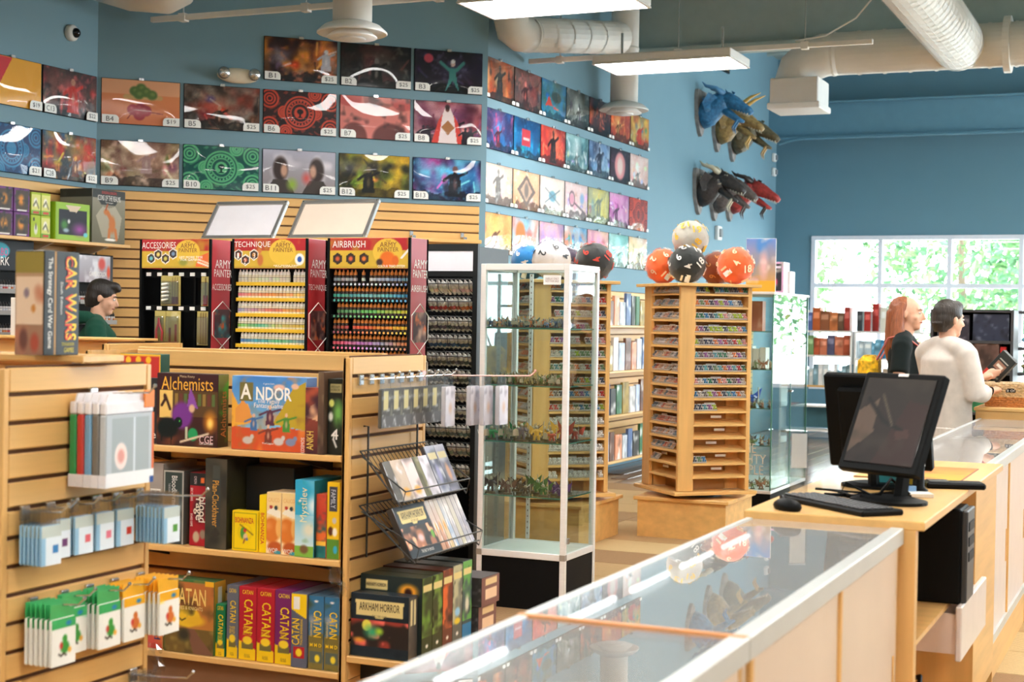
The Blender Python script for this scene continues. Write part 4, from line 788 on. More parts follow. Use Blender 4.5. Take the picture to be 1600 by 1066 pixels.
# ---- wire display basket, two tiers
wire = M('black_wire', (40, 40, 38), .4, noise=.1)
t = thing('wire_basket', 'black two-tier wire basket holding card packs on the far end panel', 'basket', (XE, 4.93, 0), 0)
def tier(z, d, L, h):
    o = MB().tube([(.02, 0, z+h), (.02, L, z+h)], .003, 6).tube([(d, 0, z+.02), (d, L, z+.02)], .003, 6).tube([(d+.014, 0, z+h*.3), (d+.014, L, z+h*.3)], .003, 6).tube([(.02, 0, z+h), (d, 0, z), (d+.014, 0, z+h*.3), (.03, 0, z+h*.9)], .003, 6).tube([(.02, L, z+h), (d, L, z), (d+.014, L, z+h*.3), (.03, L, z+h*.9)], .003, 6)
    for i in range(1, int(L/.03)): o.tube([(.02, i*.03, z+h), (d-.03, i*.03, z), (d, i*.03, z+.02)], .0016, 4, cap=False)
    o.build('wire_tier', wire, t)['kind'] = 'stuff'
tier(.83, .2, .55, .2); tier(.625, .26, .55, .2)
for y in (.06, .46): MB().tube([(-.002, y, 1.12), (.02, y, 1.12), (.02, y, .625)], .004, 6).build('hook_bar', wire, t)
LEAN = Matrix.Rotation(-.42, 4, 'Y')
def lean_pack(label, y, z, x, W, H, T, art, edge, cat='card pack', name='card_pack', grp='packs in the wire basket', tx=()):
    t = thing(name, label, cat, (x, y, z), 0, grp); t.rotation_euler = (0, -.45, 0)
    MB().box(-T, 0, 0, W, 0, H, b=.003).build('pouch', M('pouch_%d_%d_%d' % edge, edge, .3, noise=.05, coat=.6), t)
    panel('front_print', t, (.0008, .001, .001), (0, 1, 0), (0, 0, 1), W-.002, H-.002, art, gloss_m)
    for q in tx: letter(t, q[0], (.0012, 0, 0), (0, 1, 0), (0, 0, 1), q[1]*W, q[2]*H, q[3], q[4], q[5])
for i, (y, w, c, e, lb) in enumerate(((4.95, .05, (90, 86, 80), (70, 66, 62), 'narrow dark card pack at the near end of the upper basket'), (5.0, .09, (190, 170, 150), (160, 140, 120), 'clear tan card pack in the upper basket'), (5.09, .09, (226, 200, 196), (200, 176, 170), 'glossy pinkish card pack in the upper basket'),
        (5.18, .05, (110, 106, 70), (90, 86, 60), 'olive card pack in the middle of the upper basket'), (5.23, .075, (214, 208, 218), (190, 186, 196), 'pale silver card pack in the upper basket'), (5.31, .085, (110, 116, 140), (90, 92, 104), 'tall violet-grey monster card pack in the upper basket'), (5.395, .085, (140, 140, 160), (100, 100, 112), 'tall card pack with a peach ghost at the basket end'))):
    H = .2 if i > 4 else .165
    a = Art(w, H, .0045, 70+i).grad(tuple(min(255, x+20) for x in c), c).cloud(3, tuple(x*.6 for x in c)).cloud(4, (226, 222, 226), .6, .8, .7)
    if i > 4: a.rect(.1, .72, .9, .84, (214, 200, 150)).ell(.5, .4, .26, .24, (210, 160, 130) if i == 6 else (150, 150, 190), .5)
    elif i in (1, 2): a.ell(.5, .2, .4, .14, (226, 160, 60), .6)
    lean_pack(lb, y, .845, XE+.175, w, H, .02, a, e)
ARKC = (226, 206, 140)
def horror_art(W, H, seed, mid, moon=True):
    a = Art(W, H, .004, seed, (30, 44, 54)).cloud(5, (20, 32, 40), .5, .7, .5); a.poly([(.1, .66), (.9, .66), (.92, .9), (.08, .9)], ARKC).poly([(.45, .62), (.55, .62), (.6, .67), (.4, .67)], ARKC); a.rect(0, .16, 1, .58, (44, 38, 36)).mix(((a.v > .16) & (a.v < .58))*np.clip((vnoise(a.h, a.w, 5, a.rng)-.45)*4, 0, 1), mid)
    a.mix(((a.v > .16) & (a.v < .58))*np.clip((vnoise(a.h, a.w, 9, a.rng)-.6)*5, 0, 1), tuple(min(255, x*1.4+30) for x in mid)); return a
a = horror_art(.25, .2, 80, (170, 110, 80)).ell(.9, .36, .06, .1, (110, 170, 60), .3).ell(.5, .34, .12, .1, (226, 190, 190), .6)
lean_pack('dark mystery card game with a crowd scene in the lower wire tier', 4.945, .64, XE+.24, .25, .205, .03, a, (40, 44, 48), 'board game', 'board_game', 'boxes in the lower wire tier', [('ARKHAM HORROR', .5, .8, .18, .03, (60, 44, 36)), ('THE CARD GAME', .5, .685, .06, .01, (120, 90, 60)), ('THE FEAST OF HEMLOCK', .55, .09, .1, .012, WHT)])
for i, (c, lb) in enumerate((((200, 150, 120), 'peach'), ((190, 130, 100), 'copper'), ((206, 180, 130), 'sand'), ((150, 176, 206), 'ice-blue'), ((170, 170, 180), 'silver-grey'), ((190, 186, 160), 'dull gold'), ((160, 160, 176), 'steel'), ((150, 150, 170), 'lilac-grey'))):
    a = Art(.034, .2, .004, 90+i).grad((206, 200, 196), c).cloud(4, (236, 230, 226), .55, .75, .8).ell(.5, .45, .3, .14, (226, 150, 70) if i < 3 else c, .7)
    lean_pack('slim %s shrink-wrapped pack in the lower wire tier' % lb, 5.2+i*.036, .64, XE+.24, .034, .205, .09, a, tuple(int(x*.8) for x in c), grp='slim packs in the lower wire tier')
# ---- end-cap shelf with boxed card games
t = thing('end_shelf', 'maple shelf at the foot of the far end panel', 'shelf', (XE, 4.88, 0)); MB().box(.001, .3, 0, .78, .245, .27, b=.003).build('board', maple, t)
for y in (.12, .62): MB().prism([(.0, .245), (.26, .245), (0, .16)], y-.008, y+.008, X=Matrix(((1, 0, 0, 0), (0, 0, 1, 0), (0, 1, 0, 0), (0, 0, 0, 1)))).build('bracket', black_m, t)
a = horror_art(.243, .235, 100, (150, 60, 50)).ell(.28, .5, .09, .1, (230, 220, 90), .2).ell(.38, .4, .2, .15, (60, 170, 120), .9).ell(.5, .42, .1, .08, (170, 210, 60), .8).ell(.15, .26, .14, .06, (230, 160, 60), .8)
tx = [('ARKHAM HORROR', .5, .8, .17, .03, (60, 44, 36)), ('THE CARD GAME', .5, .655, .06, .009, (110, 90, 60))]
gamebox('front dark teal mystery box with a green moon on the end shelf', XE+.008, 4.9, .271, .243, .07, .235, (30, 42, 50), a, Art(.07, .235, .005, 101, (70, 66, 62)).cloud(4, (110, 96, 84)).rect(.2, .55, .4, .95, (214, 200, 150)).rect(.6, .55, .8, .95, (214, 200, 150)), tx, group='mystery card boxes on the end shelf')
for i, (c, top, h, lb) in enumerate((((60, 70, 40), (110, 150, 60), .295, 'green-edged dark box with a fiery ring'), ((66, 72, 44), (120, 150, 70), .295, 'second green-edged dark box'), ((120, 66, 50), (220, 110, 60), .3, 'rust-red box'), ((110, 112, 104), (190, 186, 150), .305, 'grey illustrated box'), ((80, 96, 96), (110, 170, 90), .31, 'pale green-topped box'))):
    W = .262; y = 4.975+i*.086
    fr = Art(W, h, .005, 110+i, (34, 46, 46)).rect(.08, .82, .45, .93, ARKC).ell(.78, .82, .2, .12, (236, 160, 50), .5).ell(.78, .8, .08, .08, (60, 30, 24), .4) if i == 0 else None
    sd = Art(.084, h, .0042, 120+i, c).cloud(5, top, .42, .6, .95).cloud(8, tuple(x*.5 for x in c), .6, .75, .7).rect(.1, .82, .9, .91, ARKC).rect(0, 0, 1, .24, tuple(int(x*.9) for x in c)).ell(.5, .12, .16, .03, WHT, .4)
    if i == 3: sd.ell(.5, .4, .35, .07, (150, 200, 230), .4).ell(.5, .28, .4, .05, (230, 200, 60), .4)
    if i == 4: sd.rect(0, 0, 1, .2, (60, 130, 180)).ell(.5, .45, .3, .15, (226, 220, 200), .6)
    gamebox(lb+' standing in the row on the end shelf', XE+.005, y, .271, W, .084, h, tuple(int(x*.7) for x in c), fr, sd, [('ARKHAM HORROR', .26, .875, .085, .014, (60, 44, 36))] if i == 0 else (), group='mystery card boxes on the end shelf')
for i in range(2):
    sd = Art(.16, .115, .005, 130+i, (128, 90, 84)).rect(.2, .72, .85, .92, (226, 200, 150)).rect(.2, .2, .85, .58, (240, 206, 170))
    gamebox(('lower', 'upper')[i]+' of two small brown stacked boxes at the end shelf corner', XE+.1, 5.42, .271+i*.117, .19+i*.012, .17, .115, (70, 60, 60), Art(.19, .115, .006, 140, (60, 58, 60)).cloud(4, (120, 116, 116)), sd, group='stacked brown boxes')
# ================================================================== PAINT STANDS
RED_P, MUST = (176, 42, 48), (206, 170, 60)
red_m = M('red_print_board', RED_P, .35, noise=.06, scale=3, coat=.08)
def bottle_mesh(name, cap, body, kind=0):
    mb = MB()
    mb.lathe([(.0112, 0), (.0115, .003), (.0115, .016)], 8, 1).lathe([(.0117, .014), (.0117, .031)], 8, 0).lathe([(.0115, .033), (.0115, .043), (.0075, .049)], 8, 1)
    mb.lathe([(.0092, .046), (.0098, .049), (.0092, .062), (.0055, .067), (.003, .077), (0, .078)], 8, 2)
    return mb.mesh(name, [tint_m, body, cap])
bw = bottle_mesh('paint_bottle', M('white_cap', (240, 238, 234), .35), M('clear_bottle', (228, 220, 196), .25, noise=.05, coat=.5))
bo = bottle_mesh('paint_bottle', M('orange_cap', (206, 126, 54), .35), M('dark_bottle', (56, 44, 44), .25, noise=.05, coat=.5))
bk = bottle_mesh('paint_bottle', M('black_cap', (34, 34, 36), .35), M('pale_bottle', (200, 196, 196), .3, coat=.4))
YS = 7.0
def hexa(cx, cy, r): return [(cx+r*cos(pi/6+k*pi/3), cy+r*sin(pi/6+k*pi/3)) for k in range(6)]
def stand(label, x0, x1, title, sidetitle, hexes, seed, depth=.2, blob=(230, 130, 60), sub='', top=1.953):
    t = thing('paint_stand', label, 'display stand', (x0, YS, 0), 0, 'red paint display stands'); w = x1-x0
    MB().box(0, w, depth-.02, depth, 0, top).build('back_panel', blackp, t)
    for s, nm in ((0, 'side_panel'), (w-.012, 'side_panel')):
        p = MB().box(s, s+.012, 0, depth, 0, top, b=.002).build(nm, red_m, t)
        MB().box(s-.001, s+.013, -.008, .004, 0, top, b=.001).build('edge_trim', blackp, p)
        MB().box(s+.0122 if s == 0 else s-.0012, s+.0132 if s == 0 else s-.0002, .004, depth-.02, 0, 1.79).build('black_liner', blackp, p)
        if s:
            o, u, v = (s+.0125, 0, 0), (0, 1, 0), (0, 0, 1)
            letter(p, 'ARMY', o, u, v, depth*.55, top-.135, .15, .046, WHT); letter(p, 'PAINTER', o, u, v, depth*.55, top-.187, .17, .042, WHT); letter(p, sidetitle, o, u, v, depth*.5, top-.265, depth*.92, .036, WHT)
            for k, zz in enumerate((top-.47, top-.72)):
                P = hexa(0, 0, .125); mb = MB()
                for (a, b), (c, d) in zip(P, P[1:]+P[:1]):
                    if abs(a) < .105 and abs(c) < .105 or True: mb.tube([(0, max(-.095, min(.095, a)), b), (0, max(-.095, min(.095, c)), d)], .003, 4)
                mb.build('hexagon_line', T(WHT), p, (s+.0135, depth*.55, zz))
                a2 = Art(.15, .16, .006, seed+40+k).grad((90, 60, 60), (60, 40, 44)).cloud(3, ((70, 170, 170), (200, 190, 180))[k] if seed == 0 else (190, 150, 130)).cloud(5, (220, 110, 60), .6, .8)
                panel('side_picture', p, (s+.013, depth*.55-.075, zz-.08), u, v, .15, .16, a2, print_m)
    h = MB().box(.012, w-.012, -.004, .01, 1.79, top, b=.002).build('header', red_m, t)
    W, H = w-.028, top-1.79-.004
    a = Art(W, H, .0042, seed, RED_P); a.rect(0, 0, 1, .6, MUST).cloud(3, (190, 160, 50), .5, .75, .4).ell(.68 if seed < 2 else .74, .55, .19, .45, (224, 186, 70), .04).rect(0, 0, 1, .08, (190, 160, 60))
    for k, (u_, v_, c) in enumerate(hexes):
        a.poly([(u_+(p[0])/a.A*1, v_+p[1]) for p in hexa(0, 0, .2)], WHT if seed < 2 else (40, 36, 36)).poly([(u_+p[0]/a.A, v_+p[1]) for p in hexa(0, 0, .165)], (60, 44, 40)).ell(u_, v_, .035, .1, c, .5)
    if seed == 0: a.ell(.72, .22, .09, .2, (200, 170, 90), .4).poly([(.8, .05), (1, .02), (1, .55), (.85, .4)], (226, 110, 60)).line([(.85, .3), (1, .15)], .03, (240, 200, 170)).line([(.84, .2), (1, .06)], .03, (240, 220, 200)).ell(.62, .2, .08, .16, (150, 150, 70), .5)
    if seed == 1: a.ell(.37, .28, .05, .25, (190, 110, 60), .4).ell(.36, .6, .035, .12, (200, 120, 70), .4).ell(.92, .3, .07, .22, (236, 236, 230), .15).ell(.92, .3, .035, .11, (50, 90, 170), .2)
    if seed == 2: a.ell(.74, .3, .11, .3, (222, 112, 40), .25).ell(.64, .2, .05, .14, (70, 50, 44), .4).ell(.84, .25, .05, .2, (214, 104, 40), .3).line([(.92, .35), (1, .6)], .04, (230, 226, 220))
    panel('header_print', h, (.014, -.0052, 1.792), (1, 0, 0), (0, 0, 1), W, H, a, print_m)
    o, u, v = (0, -.0058, 0), (1, 0, 0), (0, 0, 1); ec = w*(.68 if seed < 2 else .735)
    letter(h, title, o, u, v, w*(.27 if seed < 2 else .26), top-.033, w*(.48 if seed < 2 else .4), .036, WHT)
    for s, dz, ww, hh in (('THE', .018, .03, .01), ('ARMY', .036, .1, .026), ('PAINTER', .062, .125, .022)): letter(h, s, o, u, v, ec, top-dz, ww, hh, (130, 74, 36))
    letter(h, sub, o, u, v, ec+.02, 1.803 if seed else 1.845, .16, .014 if seed else .026, (250, 246, 236))
    MB().box(.012, w-.012, .0, depth, 0, .06).build('foot', blackp, t)
    return t
st1 = stand('red paint stand with brush and tool blisters, first of three', -5.425, -4.94, 'ACCESSORIES', 'ACCESSORIES', [(.14, .34, (110, 190, 200)), (.245, .48, (230, 210, 120)), (.355, .33, (200, 190, 90)), (.47, .5, (120, 150, 190))], 0, sub='GET MORE TIME\nFOR GAMING')
st2 = stand('red paint stand of white-capped bottles in yellow trays, middle of three', -4.80, -4.315, 'TECHNIQUE', 'TECHNIQUE', [(.06, .46, (206, 90, 60)), (.16, .28, (206, 110, 80)), (.28, .46, (206, 140, 70))], 1, sub='GET MORE TIME\nFOR GAMING')
st3 = stand('red paint stand of orange-capped bottles in black trays, last of three', -4.19, -3.69, 'AIRBRUSH', 'AIRBRUSH', [(.1, .32, (200, 90, 50)), (.27, .32, (214, 100, 60)), (.44, .32, (226, 120, 50))], 2, sub='COLOUR TRIAD SYSTEM')
for k, s in enumerate('123'): letter(st2, s, (0, -.0062, 0), (1, 0, 0), (0, 0, 1), .04+(.0, .045, .105)[k], 1.86-(.0, .03, .0)[k], .012, .03, WHT)
tray_y = M('yellow_tray', (222, 180, 40), .4, noise=.05)
rowz = [1.716, 1.63, 1.545, 1.46, 1.376, 1.29]
spec = [[(214, 206, 190)]*20, [(214, 120, 130), (226, 150, 90), (230, 190, 110)], [(170, 160, 196), (214, 130, 110), (228, 170, 80)], [(150, 190, 90), (110, 190, 160), (206, 196, 110), (220, 190, 80)], [(90, 130, 190), (90, 180, 190), (120, 200, 140), (120, 150, 190)], [(230, 226, 220), (206, 40, 50)]]
spec3 = [[(150, 150, 160), (200, 206, 210), (110, 140, 180)], [(60, 150, 120), (110, 190, 190), (70, 140, 190)], [(60, 120, 80), (110, 190, 110), (214, 206, 70)], [(130, 60, 60), (214, 90, 60), (226, 150, 60), (236, 200, 70)], [(206, 80, 90), (200, 120, 190), (170, 170, 200), (214, 130, 80)], [(190, 110, 90), (170, 120, 90)]]
def grad_col(pal, f, r):
    k = f*(len(pal)-1); i = min(int(k), len(pal)-2) if len(pal) > 1 else 0; g = k-i
    return tuple(max(0, min(255, pal[i][j]*(1-g)+pal[min(i+1, len(pal)-1)][j]*g+r.uniform(-12, 12))) for j in range(3))
ORD = ('top', 'second', 'third', 'fourth', 'fifth', 'lowest visible')
for st, x0, w, me, pal, tm, n, nm in ((st2, -4.80, .485, bw, spec, tray_y, 20, 'white-capped'), (st3, -4.19, .5, bo, spec3, blackp, 19, 'orange-capped')):
    first = None
    for r, z in enumerate(rowz):
        tr = MB().box(.016, w-.016, .005, .1, -.006, 0).box(.016, w-.016, .0, .006, -.016, .004, b=.001).build('tray', tm, st, (0, .012, z-.004))
        if st is st3:
            for i in range(18): MB().lathe([(.0065, 0), (.0065, .002)], 10, X=Matrix.Translation((.036+i*.0253, .0118, z-.009)) @ Matrix.Rotation(pi/2, 4, 'X')).build('colour_dot', tint_m, st, color=grad_col([tuple(min(255, c+30) for c in q) for q in pal[r]], i/17, rng))
        for i in range(n):
            if (r, i) in ((0, 15), (4, 0)) and st is st2 or (r, i) in ((0, 6), (0, 8), (2, 0), (3, 4)) and st is st3 or (r == 5 and st is st2 and i in (11, 12, 13)): continue
            c = grad_col(pal[r], i/(n-1), rng) if not (r == 5 and st is st2) else ((232, 228, 224) if i < 8 else (204, 36, 46))
            o = ob('paint_bottle', me, None, (x0+.03+i*((w-.06)/(n-1)), YS+.032+rng.uniform(-.002, .002), z-.003), color=c)
            o.scale = (1, 1, .93)
            tag(o, '%s paint bottle, %s along the %s tray of the %s-tray red stand' % (nm, ORDN[i], ORD[r], 'yellow' if st is st2 else 'black'), 'paint bottle', nm+' paint bottles')
MB().box(.014, .471, .1, .18, .06, 1.79).build('inner_block', blackp, st2); MB().box(.014, .486, .1, .18, .06, 1.79).build('inner_block', blackp, st3)
# accessories stand: tag rails and blister packs
for z in (1.757, 1.565):
    MB().box(.014, .471, .02, .03, z-.018, z+.018).build('tag_rail', blackp, st1)
    for i in range(6): MB().box(.03+i*.075, .062+i*.075, .015, .02, z-.01, z+.01, b=.001).build('price_label', _mats['white_card'], st1)
for x in (.25, .34): MB().box(x, x+.012, .04, .06, .1, 1.75).build('upright', blackp, st1)
def blister(label, x, z, w, h, fn):
    t = thing('tool_blister', label, 'blister pack', (-5.425+x, YS+.01, z), 0, 'tool blisters on the red stand')
    a = Art(w, h, .005, int(x*1000)).grad((200, 184, 110), (170, 150, 90)); fn(a)
    MB().box(0, w, .008, .012, 0, h, b=.001).build('card', M('mustard_card', (196, 176, 90), .5), t)
    panel('card_print', t, (.002, .0075, .002), (1, 0, 0), (0, 0, 1), w-.004, h-.004, a, print_m)
    MB().box(.006, w-.006, -.012, .006, .006, h-.03, b=.006).build('clear_bubble', film, t)
    return t
def b1(a):
    for i in range(6): a.ell(.28, .25+i*.1, .22, .045, (236, 226, 206), .4)
    a.rect(.55, .05, .9, .3, (110, 30, 40))
    for i in range(3): a.line([(.6+i*.13, .1), (.6+i*.13, .95)], .012, (120, 90, 60))
t = blister('clear blister of white-handled brushes on the red stand', .1+.03, 1.58, .135, .17, b1)
for i in range(5): MB().tube([(.02, -.006, .03+i*.022), (.06, -.006, .035+i*.022)], [.009, .006], 8).build('handle', M('white_card3', (236, 230, 214), .35), t)
blister('clear blister of red-handled brushes on the red stand', .405, 1.58, .06, .165, lambda a: a.rect(.2, .0, .8, .35, (176, 50, 50)).line([(.5, .3), (.5, .95)], .03, (130, 100, 50)))
t = blister('clear blister with red-handled pliers on the red stand', .09, 1.36, .075, .19, lambda a: a.ell(.5, .3, .3, .25, (190, 176, 80), .4))
MB().tube([(.025, -.004, .02), (.018, -.004, .07), (.036, -.004, .12), (.034, -.004, .15)], [.007, .007, .006, .003], 8).tube([(.058, -.004, .02), (.062, -.004, .07), (.04, -.004, .12), (.038, -.004, .15)], [.007, .007, .006, .003], 8).build('pliers', M('red_grip', (190, 36, 40), .35), t)
blister('clear blister of knives beside the pliers on the red stand', .168, 1.36, .1, .19, lambda a: a.rect(.2, 0, .35, .5, (130, 30, 36)).rect(.6, 0, .75, .6, (150, 40, 44)).cloud(5, (220, 210, 160), .6, .8, .6))
blister('clear blister of fine brushes low on the red stand', .38, 1.36, .085, .19, lambda a: [a.line([(.3+i*.2, .05), (.3+i*.2, .95)], .02, (120, 90, 50)) for i in range(3)])
# ---- two framed sign boards on a dark back rack
t = thing('back_rack', 'dark open rack behind the red stands carrying two sign frames', 'rack', (-5.95, 8.1, 0))
for x in (0, 1.4):
    for y in (0, .36): MB().box(x-.02, x+.02, y-.02, y+.02, 0, 2.0).build('post', black_m, t)
for z in (2.0, 1.2, .4): MB().box(-.02, 1.42, -.02, .38, z, z+.022, b=.003).build('board', maple if z > 1.9 else black_m, t)
for i, (x0, x1, c, lb) in enumerate(((-5.86, -5.31, (236, 232, 238), 'silver-framed blank white sign board, first of two above the red stands'), (-5.2, -4.635, (232, 214, 196), 'silver-framed blank cream sign board, second of two above the red stands'))):
    t = thing('sign_board', lb, 'sign', (x0, 8.18, 2.024), 0, 'silver sign frames'); t.rotation_euler = (-.62, 0, .0); w = x1-x0; h = .315
    MB().box(.01, w-.01, .004, .016, .01, h-.01).build('sign_sheet', M('sign_sheet_%d' % i, c, .4, noise=.02), t)
    for q in ((0, w, 0, .03), (0, w, h-.03, h)): MB().box(q[0], q[1], -.006, .022, q[2], q[3], b=.003).build('frame_rail', silver_m, t)
    for q in ((0, .026), (w-.026, w)): MB().box(q[0], q[1], -.006, .022, .03, h-.03, b=.003).build('frame_rail', silver_m, t)
    for q in ((.013, .015), (w-.013, .015), (.013, h-.015), (w-.013, h-.015)): MB().lathe([(.006, 0), (.005, .003)], 8, X=Matrix.Translation((q[0], -.006, q[1])) @ Matrix.Rotation(pi/2, 4, 'X')).build('screw', chrome, t)
# ---- dark wire rack of tilted bottles
RX0, RX1, RY = -4.22, -3.61, 7.65
t = thing('paint_rack', 'tall black wire rack of tilted paint bottles beside the glass case', 'rack', (RX0, RY, 0)); w = RX1-RX0
for x in (0, w-.03): MB().box(x, x+.03, 0, .025, .02, 1.955).build('post', black_m, t)
MB().box(w-.012, w, .025, .42, .1, 1.94).build('side_panel', M('charcoal_panel', (56, 58, 58), .4, noise=.05), t); MB().box(0, .012, .025, .42, .1, 1.94).build('side_panel', _mats['charcoal_panel'], t)
MB().box(.012, w-.012, .4, .42, .1, 1.94).build('back_panel', blackp, t)
for z0, z1 in ((1.925, 1.955), (1.78, 1.80)): MB().box(.03, w-.03, .0, .02, z0-.008, z1).build('cross_bar', black_m, t)
MB().box(.03, w-.03, .004, .014, 1.802, 1.915).build('blank_header', M('sign_sheet_0'), t)
for x in (.01, w-.03): MB().box(x, x+.02, -.08, .45, 0, .03, b=.005).build('foot', black_m, t)
for k in range(14): MB().box(w-.0305, w-.0295+.001, -.001, .0, .3+k*.03, .312+k*.03).build('slot', groove_m, t)
sp = [q for q in t.children if q.name.startswith('side_panel')][0]
o, u, v = (w+.0006, 0, 0), (0, 1, 0), (0, 0, 1)
letter(sp, 'AV', o, u, v, .1, 1.0, .12, .11, WHT); letter(sp, 'vallejo', o, u, v, .1, .9, .14, .05, WHT); letter(sp, 'HOBBY COLORS', o, u, v, .1, .42, .62, .05, WHT, pi/2); letter(sp, 'acrylic colors for models and miniatures', o, u, v, .17, .45, .6, .022, (200, 200, 196), pi/2)
vrow = [(1.70, ((236, 206, 60), (246, 230, 170), (236, 200, 190))), (1.60, ((226, 190, 180), (190, 60, 60), (230, 130, 70))), (1.49, ((90, 90, 90), (110, 100, 96), (120, 110, 110))), (1.39, ((110, 120, 130), (70, 100, 130), (60, 90, 100))), (1.29, ((120, 124, 100), (100, 104, 90))), (1.19, ((110, 100, 80), (80, 84, 80))), (1.09, ((206, 200, 196), (170, 160, 150))), (.99, ((200, 200, 196), (60, 60, 60))), (.885, ((190, 190, 190), (120, 130, 120))), (.78, ((150, 170, 130), (170, 170, 160))), (.66, ((150, 150, 70), (200, 200, 190)))]
VN = ('yellow', 'red and pink', 'dark grey', 'blue-grey', 'olive', 'brown-grey', 'off-white', 'pale and black', 'light grey', 'sage', 'mixed olive')
TILT = Matrix.Rotation(.85, 4, 'X')
for r, (z, pal) in enumerate(vrow):
    s = MB()
    for y, dz in ((-.01, .055), (-.012, .03), (.05, -.025), (.12, -.055)): s.tube([(.03, y, z+dz), (w-.03, y, z+dz)], .0028, 5)
    for k in range(9): s.tube([(.04+k*.065, -.012, z+.06), (.04+k*.065, .0, z), (.04+k*.065, .13, z-.06)], .002, 4)
    s.build('wire_shelf', wire, t)
    for i in range(19):
        if r in (7, 9, 10) and 11 < i < 14 or r > 8 and i < 9 and i % 2: continue
        for row in range(2):
            o = ob('paint_bottle', bw, None, color=grad_col(list(pal), i/18, rng)); o.matrix_basis = Matrix.Translation((RX0+.05+i*.0282, RY+.06+row*.045, z-.022-row*.022+rng.uniform(0, .004))) @ Matrix.Rotation(.75, 4, 'X') @ Matrix.Rotation(rng.uniform(-.06, .06), 4, 'Y') @ Matrix.Scale(1.3, 4)
            if row == 0 and i > 8: tag(o, 'tilted %s paint bottle, %s along its shelf of the black wire rack' % (VN[r], ORDN[i-9]), 'paint bottle', 'tilted bottles in the wire rack')
            elif row == 0 : bpy.data.objects.remove(o)
            else: bpy.data.objects.remove(o)
# ---- left wall shelf with collectible boxes and the two racks under it
t = thing('wall_shelf', 'maple wall shelf of green and purple collectible boxes on the left wall', 'shelf', (XA+.02, 7.0, 2.03))
MB().box(0, .34, 0, 2.36, 0, .024, b=.003).build('board', maple_y, t)
for y in (.55, 1.55, 2.15):
    MB().prism([(0, 0), (.3, 0), (0, -.1)], y-.008, y+.008, X=Matrix(((1, 0, 0, 0), (0, 0, 1, 0), (0, 1, 0, 0), (0, 0, 0, 1)))).build('bracket', alu, t)
ZS = 2.055
def wbox(label, y, z, wy, h, d, c, art, tx=(), x=XA+.345, name='figure_box', extra=None):
    """box on the left wall shelf facing +x"""
    t = thing(name, label, 'toy box', (x, y, z), pi/2, 'collectible boxes on the wall shelf')
    MB().box(0, wy, 0, d, 0, h, b=.002).build('carton', M('card_%d_%d_%d' % c, c, .4, noise=.04, coat=.5), t)
    panel('front_print', t, (.003, -.001, .003), (1, 0, 0), (0, 0, 1), wy-.006, h-.006, art, gloss_m)
    for q in tx: letter(t, q[0], (0, -.0014, 0), (1, 0, 0), (0, 0, 1), q[1]*wy, q[2]*h, q[3], q[4], q[5])
    if extra is not None: panel('side_print', t, (-.001, d, .003), (0, -1, 0), (0, 0, 1), d-.004, h-.006, extra, gloss_m)
PUR, LIM = (110, 50, 120), (166, 190, 40)
def pur(s): return Art(.16, .16, .008, s, PUR).rect(.08, .06, .92, .9, (70, 56, 44)).ell(.45, .5, .28, .3, (220, 140, 50), .6).cloud(5, (40, 44, 40), .5, .7, .6).rect(.2, .02, .8, .1, WHT)
def lim(s): return Art(.13, .16, .008, s, (214, 214, 120)).ell(.45, .55, .25, .25, (240, 236, 220), .3).line([(.2, .4), (.5, .6), (.8, .3)], .05, (120, 120, 90)).rect(0, 0, 1, .2, (110, 170, 60)).rect(.15, .03, .85, .14, (200, 70, 60)).rect(0, .9, 1, 1, LIM)
for i, (y, zz, k) in enumerate(((7.95, 0, 0), (8.115, 0, 1), (7.95, 1, 2), (8.115, 1, 3))):
    wbox('%s purple windowed figure box %s the wall shelf' % (('further', 'nearer')[i % 2], ('low on', 'stacked high above')[zz]), y, ZS+zz*.168, .155, .165, .14, PUR, pur(k))
for i, (y, zz) in enumerate(((8.285, 0), (8.385, 0), (8.285, 1), (8.385, 1))):
    wbox('%s lime creature box %s the wall shelf' % (('first', 'second')[i % 2], ('low on', 'stacked high above')[zz]), y, ZS+zz*.16, .096, .157, .12, LIM, lim(10+i) if i else Art(.1, .16, .006, 9, LIM).ell(.5, .35, .25, .3, (220, 220, 200), .4).ell(.5, .5, .1, .2, (90, 90, 80), .5).rect(.2, .75, .35, .9, (60, 70, 30)))
a = Art(.33, .26, .006, 20, (150, 190, 70)); a.rect(.08, .12, .92, .82, (28, 30, 40)).ell(.7, .3, .3, .25, (150, 70, 150), .9).ell(.25, .4, .15, .2, (70, 130, 60), .7).ell(.38, .5, .05, .08, (226, 226, 220), .5).ell(.3, .25, .12, .08, (160, 180, 190), .6).ell(.88, .16, .08, .08, (110, 200, 210), .4).poly([(.28, .95), (.75, .95), (.6, .76), (.4, .78)], (216, 196, 170))
wbox('large lime window box with a dark purple monster on the wall shelf', 8.535, ZS, .37, .27, .22, (150, 188, 40), a, name='figure_box')
a = Art(.4, .4, .006, 21).grad((150, 146, 130), (96, 92, 70)); a.rect(0, .84, 1, 1, (44, 48, 46)).poly([(.15, .84), (.25, .72), (.7, .72), (.8, .84)], (44, 48, 46)).poly([(.1, .5), (.3, .68), (.5, .66), (.7, .7), (.9, .5), (.8, .1), (.3, .1)], (196, 186, 166), .6).ell(.6, .35, .12, .2, (190, 110, 50), .4).ell(.42, .58, .1, .07, (196, 116, 56), .4).line([(.4, .62), (.45, .72)], .02, (170, 80, 40)).line([(.52, .25), (.5, .08)], .04, (190, 110, 50)).line([(.7, .25), (.74, .08)], .04, (190, 110, 50)).line([(.48, .55), (.56, .45)], .05, (190, 110, 50)).ell(.55, .06, .2, .03, WHT, .3)
